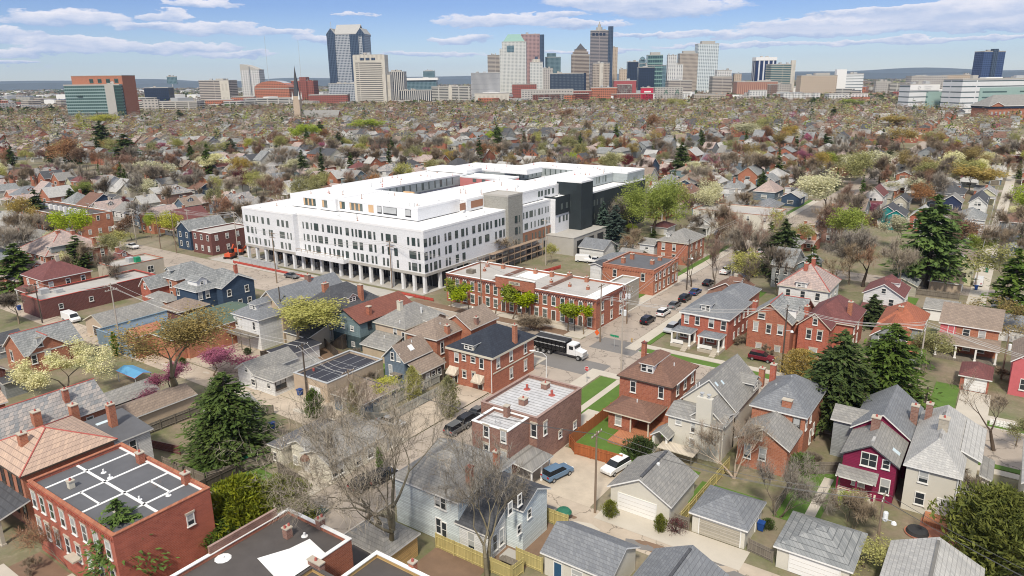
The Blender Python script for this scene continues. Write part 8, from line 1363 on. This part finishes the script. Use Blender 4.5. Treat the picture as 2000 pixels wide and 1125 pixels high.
for a in [(1225,1246,121,'f_navy','narrow navy tower left of the small domed teal tower'),(1246,1262,124,'f_low','grey side tower joined to the narrow navy tower'),(1248,1260,117,'f_teal','small domed teal tower behind navy cube'),(1262,1300,128,'f_teal','low blue glass tower behind green glass tower'),(1247,1278,132,'f_navy','near-black cube tower before the green glass tower'),(1264,1293,108,'f_greengl','green glass tower with white cap'),(1303,1320,108,'f_white','white slab right of green glass tower'),(1316,1333,126,'f_white','shorter white slab right of the white slab'),(1326,1361,105,'f_tanband','broad tan striped tower left of white grid tower'),(1360,1400,86,'f_whitegrid','tall white grid tower, right end of central cluster'),(1306,1352,158,'f_beigeband','low white banded building before tan striped tower'),(1392,1430,150,'f_beigeband','low cream banded building right of white grid tower'),(1400,1428,138,'f_white','low white stepped building beside white grid tower'),(1210,1224,136,'f_hotel','plain tan block between central towers'),(1434,1448,145,'f_hotel','small tan block far right of white grid tower')]:
    r, w, d, H = tower('office_tower', a[4], a[0], a[1], a[2], 2350 if a[2] < 130 else 2000, a[3], .7, -1.5)
    if a[0] in (1264, 1360, 1326): part(r,'plant_room',(-w*.32,w*.32,2,d*.6,H,H+9),'concrete')
    if a[0] == 1248: mb = MB(); mb.lathe(0,6,[(H,9),(H+4,8),(H+8,5),(H+10,1)],12); mb.obj('dome', ['f_teal'], r)
r, w, d, H = tower('office_tower', 'navy vertical striped tower with white frame, right skyline', 1474,1514,113,2100,'f_navystripe',.5,3); part(r,'cap',(-w*.52,w*.52,-1,d,H-7,H+2),'white'); r, w, d, H = tower('office_tower', 'teal glass tower with beige corner fin, right skyline', 1504,1550,126,1950,'f_tealbeige',.6,3); part(r,'fin',(w*.36,w*.54,-1,6,0,H+10),'f_creamwall')
r, w, d, H = tower('apartment_slab', 'brick ribbed slab block below navy striped tower', 1440,1520,160,1900,'f_brickstripe',.3,0,cat='building'); r, w, d, H = tower('hotel', 'wide tan hotel slab with ribbed front, right skyline', 1564,1636,148,1850,'f_hotel',.3,3,cat='hotel'); part(r,'plant_room',(-w*.1,w*.3,3,14,H,H+7),'concrete'); r, w, d, H = tower('office_building', 'white modern block with black slit windows, right skyline', 1637,1687,145,1900,'f_hosp',.4,3); part(r,'block',(-w*.6,-w*.2,-1,10,0,H+12),'white')
r, w, d, H = tower('curved_tower', 'deep blue glass tower leaning over white hospital, far right', 1913,1957,101,1700,'f_bluetower',.6,6); part(r,'core',(-w*.1,w*.14,-1.5,8,0,H+6),'f_navyvert')
r, w, d, H = tower('hospital', 'white clinic with mint glass corner and round logo, right', 1777,1840,166,1050,'f_hosp',.5,8,cat='hospital'); part(r,'glass_wall',(w*.08,w*.78,-.8,2,0,H-9),'f_mint'); part(r,'parapet',(-w*.5,w*.5,-.5,0,H-7,H+.5),'white')
mb = MB(); mb.tube([(-w*.2+1.8*math.cos(k*.6283),-.75,H-3.5+1.8*math.sin(k*.6283)) for k in range(11)],.35,4); mb.obj('logo_ring',['steel'],r); text("CHILDREN'S", 'lettering', 2.2, (w*.1,-.7,H-2.4), 0, 'steel', r); text('HOSPITAL', 'lettering', 2.2, (w*.1,-.7,H-5.2), 0, 'steel', r)
r, w, d, H = tower('hospital', 'very wide white and mint glass hospital cut by right edge', 1873,2050,155,1000,'f_hosp',.3,8,cat='hospital'); part(r,'glass_wall',(-w*.28,w*.5,-1,2,0,H-10),'f_mint'); part(r,'plant_room',(-w*.2,0,3,15,H,H+3),'white')
r, w, d, H = tower('townhouses', 'row of white stepped townhouses, right of centre distance', 1532,1605,184,1450,'f_white',.2,0,cat='building')
for k in range(4): part(r,'gable_block',(w*(-.48+.26*k),w*(-.3+.26*k),-3,6,0,H+2.5),'f_white')
r, w, d, H = tower('brick_works', 'white and red low industrial building beside white townhouses', 1622,1700,184,1350,'f_white',.25,3,cat='building'); part(r,'block',(w*.05,w*.5,-8,-1,0,H-5),'brick')
r, w, d, H = tower('arena', 'dark blue low arena roof, left distance', 278,326,172,2000,'f_navy',.5,0,cat='arena'); r, w, d, H = tower('office_building', 'low concrete complex with dark bays right of green office block', 252,380,200,1250,'f_park',.25,-2); part(r,'block',(-w*.35,-w*.1,-2,4,0,H+5),'f_low')
for a in [(1000,1048,165,'f_brick','brick warehouse strip below mint-roofed tower'),(1018,1120,176,'f_low','long white-roofed shed left of navy hotel'),(1040,1150,184,'f_brick','long red brick row under navy hotel'),(1155,1206,172,'f_orangeb','orange brick hall below tan striped block'),(1205,1235,166,'f_low','tan hall beside red-roofed theatre'),(1200,1243,158,'red_roof','low building with dark red roof left of near-black cube'),(1253,1277,172,'sign_crimson','crimson advertising wall with white panel'),(1280,1335,172,'f_low','grey building with large letters A on its front'),(1195,1262,184,'f_brick','red brick depot with dark doorway'),(1262,1350,183,'f_white','long white building with small square windows'),(1358,1420,185,'f_tanband','low tan office with dark ribbon windows'),(1466,1500,177,'f_white','white block under brick ribbed slab'),(1500,1548,165,'f_low','tan low building under teal glass tower'),(1712,1740,160,'f_low','cream building before hills, right'),(1736,1780,163,'f_park','concrete car park left of white clinic'),(1780,1850,149,'f_low','cream institute behind white clinic'),(1850,1912,147,'f_hotel','long beige building left of deep blue tower'),(600,676,186,'f_brick','red brick warehouse behind the church steeple'),(448,492,190,'f_orangeb','orange brick hall left of parking deck'),(395,452,196,'f_orangeb','red roofed brick hall, left distance'),(730,800,198,'f_low','grey low roof before cream slab'),(1120,1156,178,'f_brick','brick block right of the navy hotel')]:
    r, w, d, H = tower('low_building', a[4], a[0], a[1], a[2], 1600 if a[2] > 170 else 1900, a[3], .3, 0, 'low buildings at the edge of downtown', 'building')
    if 'letters' in a[4]:
        for u in (-.1, .3): text('A', 'lettering', 13, (w*u, -.5, H-8), 0, 'bin_green', r)
    if 'crimson' in a[4]: part(r,'sign_panel',(-w*.25,w*.3,-.6,0,H-9,H-6),'white')
for i, (px, top, bot) in enumerate(((524,72,150),(588,80,150))):
    d = ray(px, 150); D = 3200; x, y = d[0]*D, d[1]*D; dt = ray(px, top); Hh = HC+dt[2]*D; s = empty('radio_mast', (x,y,0), ['tall thin radio mast left of the dark red towers','second thin radio mast nearer the gabled skyscraper'][i], 'mast', 'radio masts'); mb = MB(); mb.tube([(0,0,0),(0,0,Hh)],1.1,4,r1=.6); mb.obj('mast',['steel'],s); mb = MB(); mb.tube([(0,0,Hh-12),(0,0,Hh)],.9,4); mb.obj('antenna',['steel'],s)
# church
dx, dy = P(574, 243, 0); ux, uy = RT[0], RT[1]; ch = empty('church', (dx, dy, 0), 'red brick church with grey roof and slender pointed steeple', 'church', None, math.atan2(RT[1],RT[0])+R(-6)); k = math.hypot(dx,dy)/F
mb = MB(); rr = (0,84*k,0,26*k); walls_into(mb, rr, 0, 13*k, 'gx', .9, .5); mb.obj('wall', ['brick_orange'], ch); mb = MB(); roof_into(mb, rr, 13*k, 'gx', .9, .5); mb.obj('roof', ['roof_grey','trim'], ch); part(ch,'tower_base',(3*k,15*k,-2*k,10*k,0,50*k),'tan_wall')
for a in (3,15):
    for b in (-2,10): pyr(ch,'pinnacle',a*k-1.4*k,a*k+1.4*k,b*k-1.4*k,b*k+1.4*k,44*k,60*k,'trim')
pyr(ch,'spire',4.5*k,13.5*k,-.5*k,8.5*k,50*k,104*k,'roof_charcoal')
for u in (24,38,52,66,78): part(ch,'window',(u*k-1.4*k,u*k+1.4*k,.35,.5,3*k,10*k),'inside_dark')
# school on the right
x, y = P(1926, 242, 0); sc_ = empty('school', (x,y,0), 'red brick school with grey hipped roof, white pediments and navy cornice, far right', 'school', None, math.atan2(RT[1],RT[0])+R(4)); k = math.hypot(x,y)/F
part(sc_,'wall',(0,90*k,0,40*k,0,24*k),'brick_orange'); part(sc_,'cornice',(-1*k,91*k,-1.5*k,41*k,24*k,28*k),'f_navy'); mb = MB(); roof_into(mb,(-2*k,92*k,-2*k,42*k),28.2*k,'hip',.75,.6); mb.obj('roof',['roof_grey','trim'],sc_)
for a in (0,62): mb = MB(); roof_into(mb,(a*k,(a+24)*k,-4*k,14*k),28.4*k,'gy',.5,.6); mb.obj('pediment_roof',['roof_grey','trim'],sc_); mb = MB(); walls_into(mb,(a*k,(a+24)*k,-4*k,14*k),27*k,28.4*k,'gy',.5,.8); mb.obj('pediment',['brick_orange'],sc_)
for u in range(5,90,7): part(sc_,'window',(u*k,(u+3)*k,-.3,0,5*k,9*k),'glass'); part(sc_,'window',(u*k,(u+3)*k,-.3,0,14*k,19*k),'glass')
for (a,b,c,d,lb,m) in ((765,835,228,242,'long tan and brick school wing with grey roof, middle distance','brick_orange'),(1930,2000,302,318,'long low red brick block by right-hand alley','brick_orange'),(728,800,301,314,'flat white-roofed brick workshop beyond the white building','brick'),(1585,1632,325,334,'low red brick shop roof among blossom trees','brick_orange'),(1775,1850,262,276,'orange brick terrace among houses on the right','brick_orange')):
    x, y = P((a+b)/2, d, 0); dd = math.hypot(x, y); w = (b-a)/F*dd; h = House('brick_hall', lb, 'building'); OCC.append((x-w/2,x+w/2,y,y+12)); v = h.vol((x-w/2,x+w/2,y,y+12), (d-c)/F*dd*.75, 'flat', wall=m, roof='membrane' if 'white' in lb else 'flat_grey')
# industry on the far left and low blocks scattered through downtown
rg = random.Random(31); mb = MB(); fm = ['f_low','f_white','f_brick','f_beigeband','f_orangeb','f_park','white','steel']
for k in range(520):
    far = k < 300; px = rg.uniform(-40, 460) if k % 2 and far else rg.uniform(-40, 2040); D = rg.uniform(2400, 7500) if far else rg.uniform(1450, 2600); d0 = ray(px, 155); fd = d0[0]*_fx+d0[1]*_fy; x, y = d0[0]*D/fd, d0[1]*D/fd; w, dp = rg.uniform(20, 75)*(D/2600)**.5, rg.uniform(12, 40); hh = rg.uniform(5, 14) if far else rg.uniform(6, 22)
    mb.box(x-w/2, x+w/2, y-dp/2, y+dp/2, 0, hh, rg.randrange(8) if px > 460 or not far else rg.choice([1,6,7,0]))
o = mb.obj('distant_buildings', fm); tag(o, 'countless low industrial and downtown buildings spread to the hills', 'buildings', None, 'stuff')
A = Arr(); mis = []; rg = np.random.default_rng(8); K = 5200; px = rg.uniform(-60, 2060, K); D = 1350+(7600-1350)*rg.random(K)**1.5
for a, b in zip(px, D):
    d0 = ray(a, 155); fd = d0[0]*_fx+d0[1]*_fy; x, y = d0[0]*b/fd, d0[1]*b/fd; n = 12; s = 4+b/900; v = rg.normal(0, 1, (n,3)); c = v*[s*1.1, s*1.1, 2.2]+[x, y, 6.5]; q_ = rg.normal(0,1,(n,3)); u, w = frame(q_); sz = s*rg.uniform(.4,1.1,(n,1)); A.add(np.stack([c-u*sz, c+w*sz*.6, c+u*sz, c-w*sz*.6],1), np.arange(n)[:,None]*4+np.arange(4)[None]); mis += [int(rg.integers(0,5))]*n
me = A.mesh('distant_woods', ['twig','leaf_olive','twig_grey','needle','leaf_rust']); me.polygons.foreach_set('material_index', np.array(mis, np.int32)); o = bpy.data.objects.new('distant_woods', me); COL.objects.link(o); tag(o, 'brown and olive spring woods between downtown and the hills', 'woods', None, 'stuff')
# ---------------- haze ----------------
m, b, o_ = newmat('haze_air'); nt.nodes.clear(); oo = N('ShaderNodeOutputMaterial'); pv = N('ShaderNodeVolumePrincipled'); pv.inputs['Color'].default_value = (.60, .76, 1, 1); pv.inputs['Density'].default_value = HAZE; L(pv.outputs[0], oo.inputs['Volume'])
mb = MB(); mb.box(-15000, 15000, -15000, 15000, -1.2, 420); hz = mb.obj('haze', ['haze_air']); hz['kind'] = 'stuff'; hz['label'] = 'thin blue haze over the whole city'; hz['category'] = 'haze'
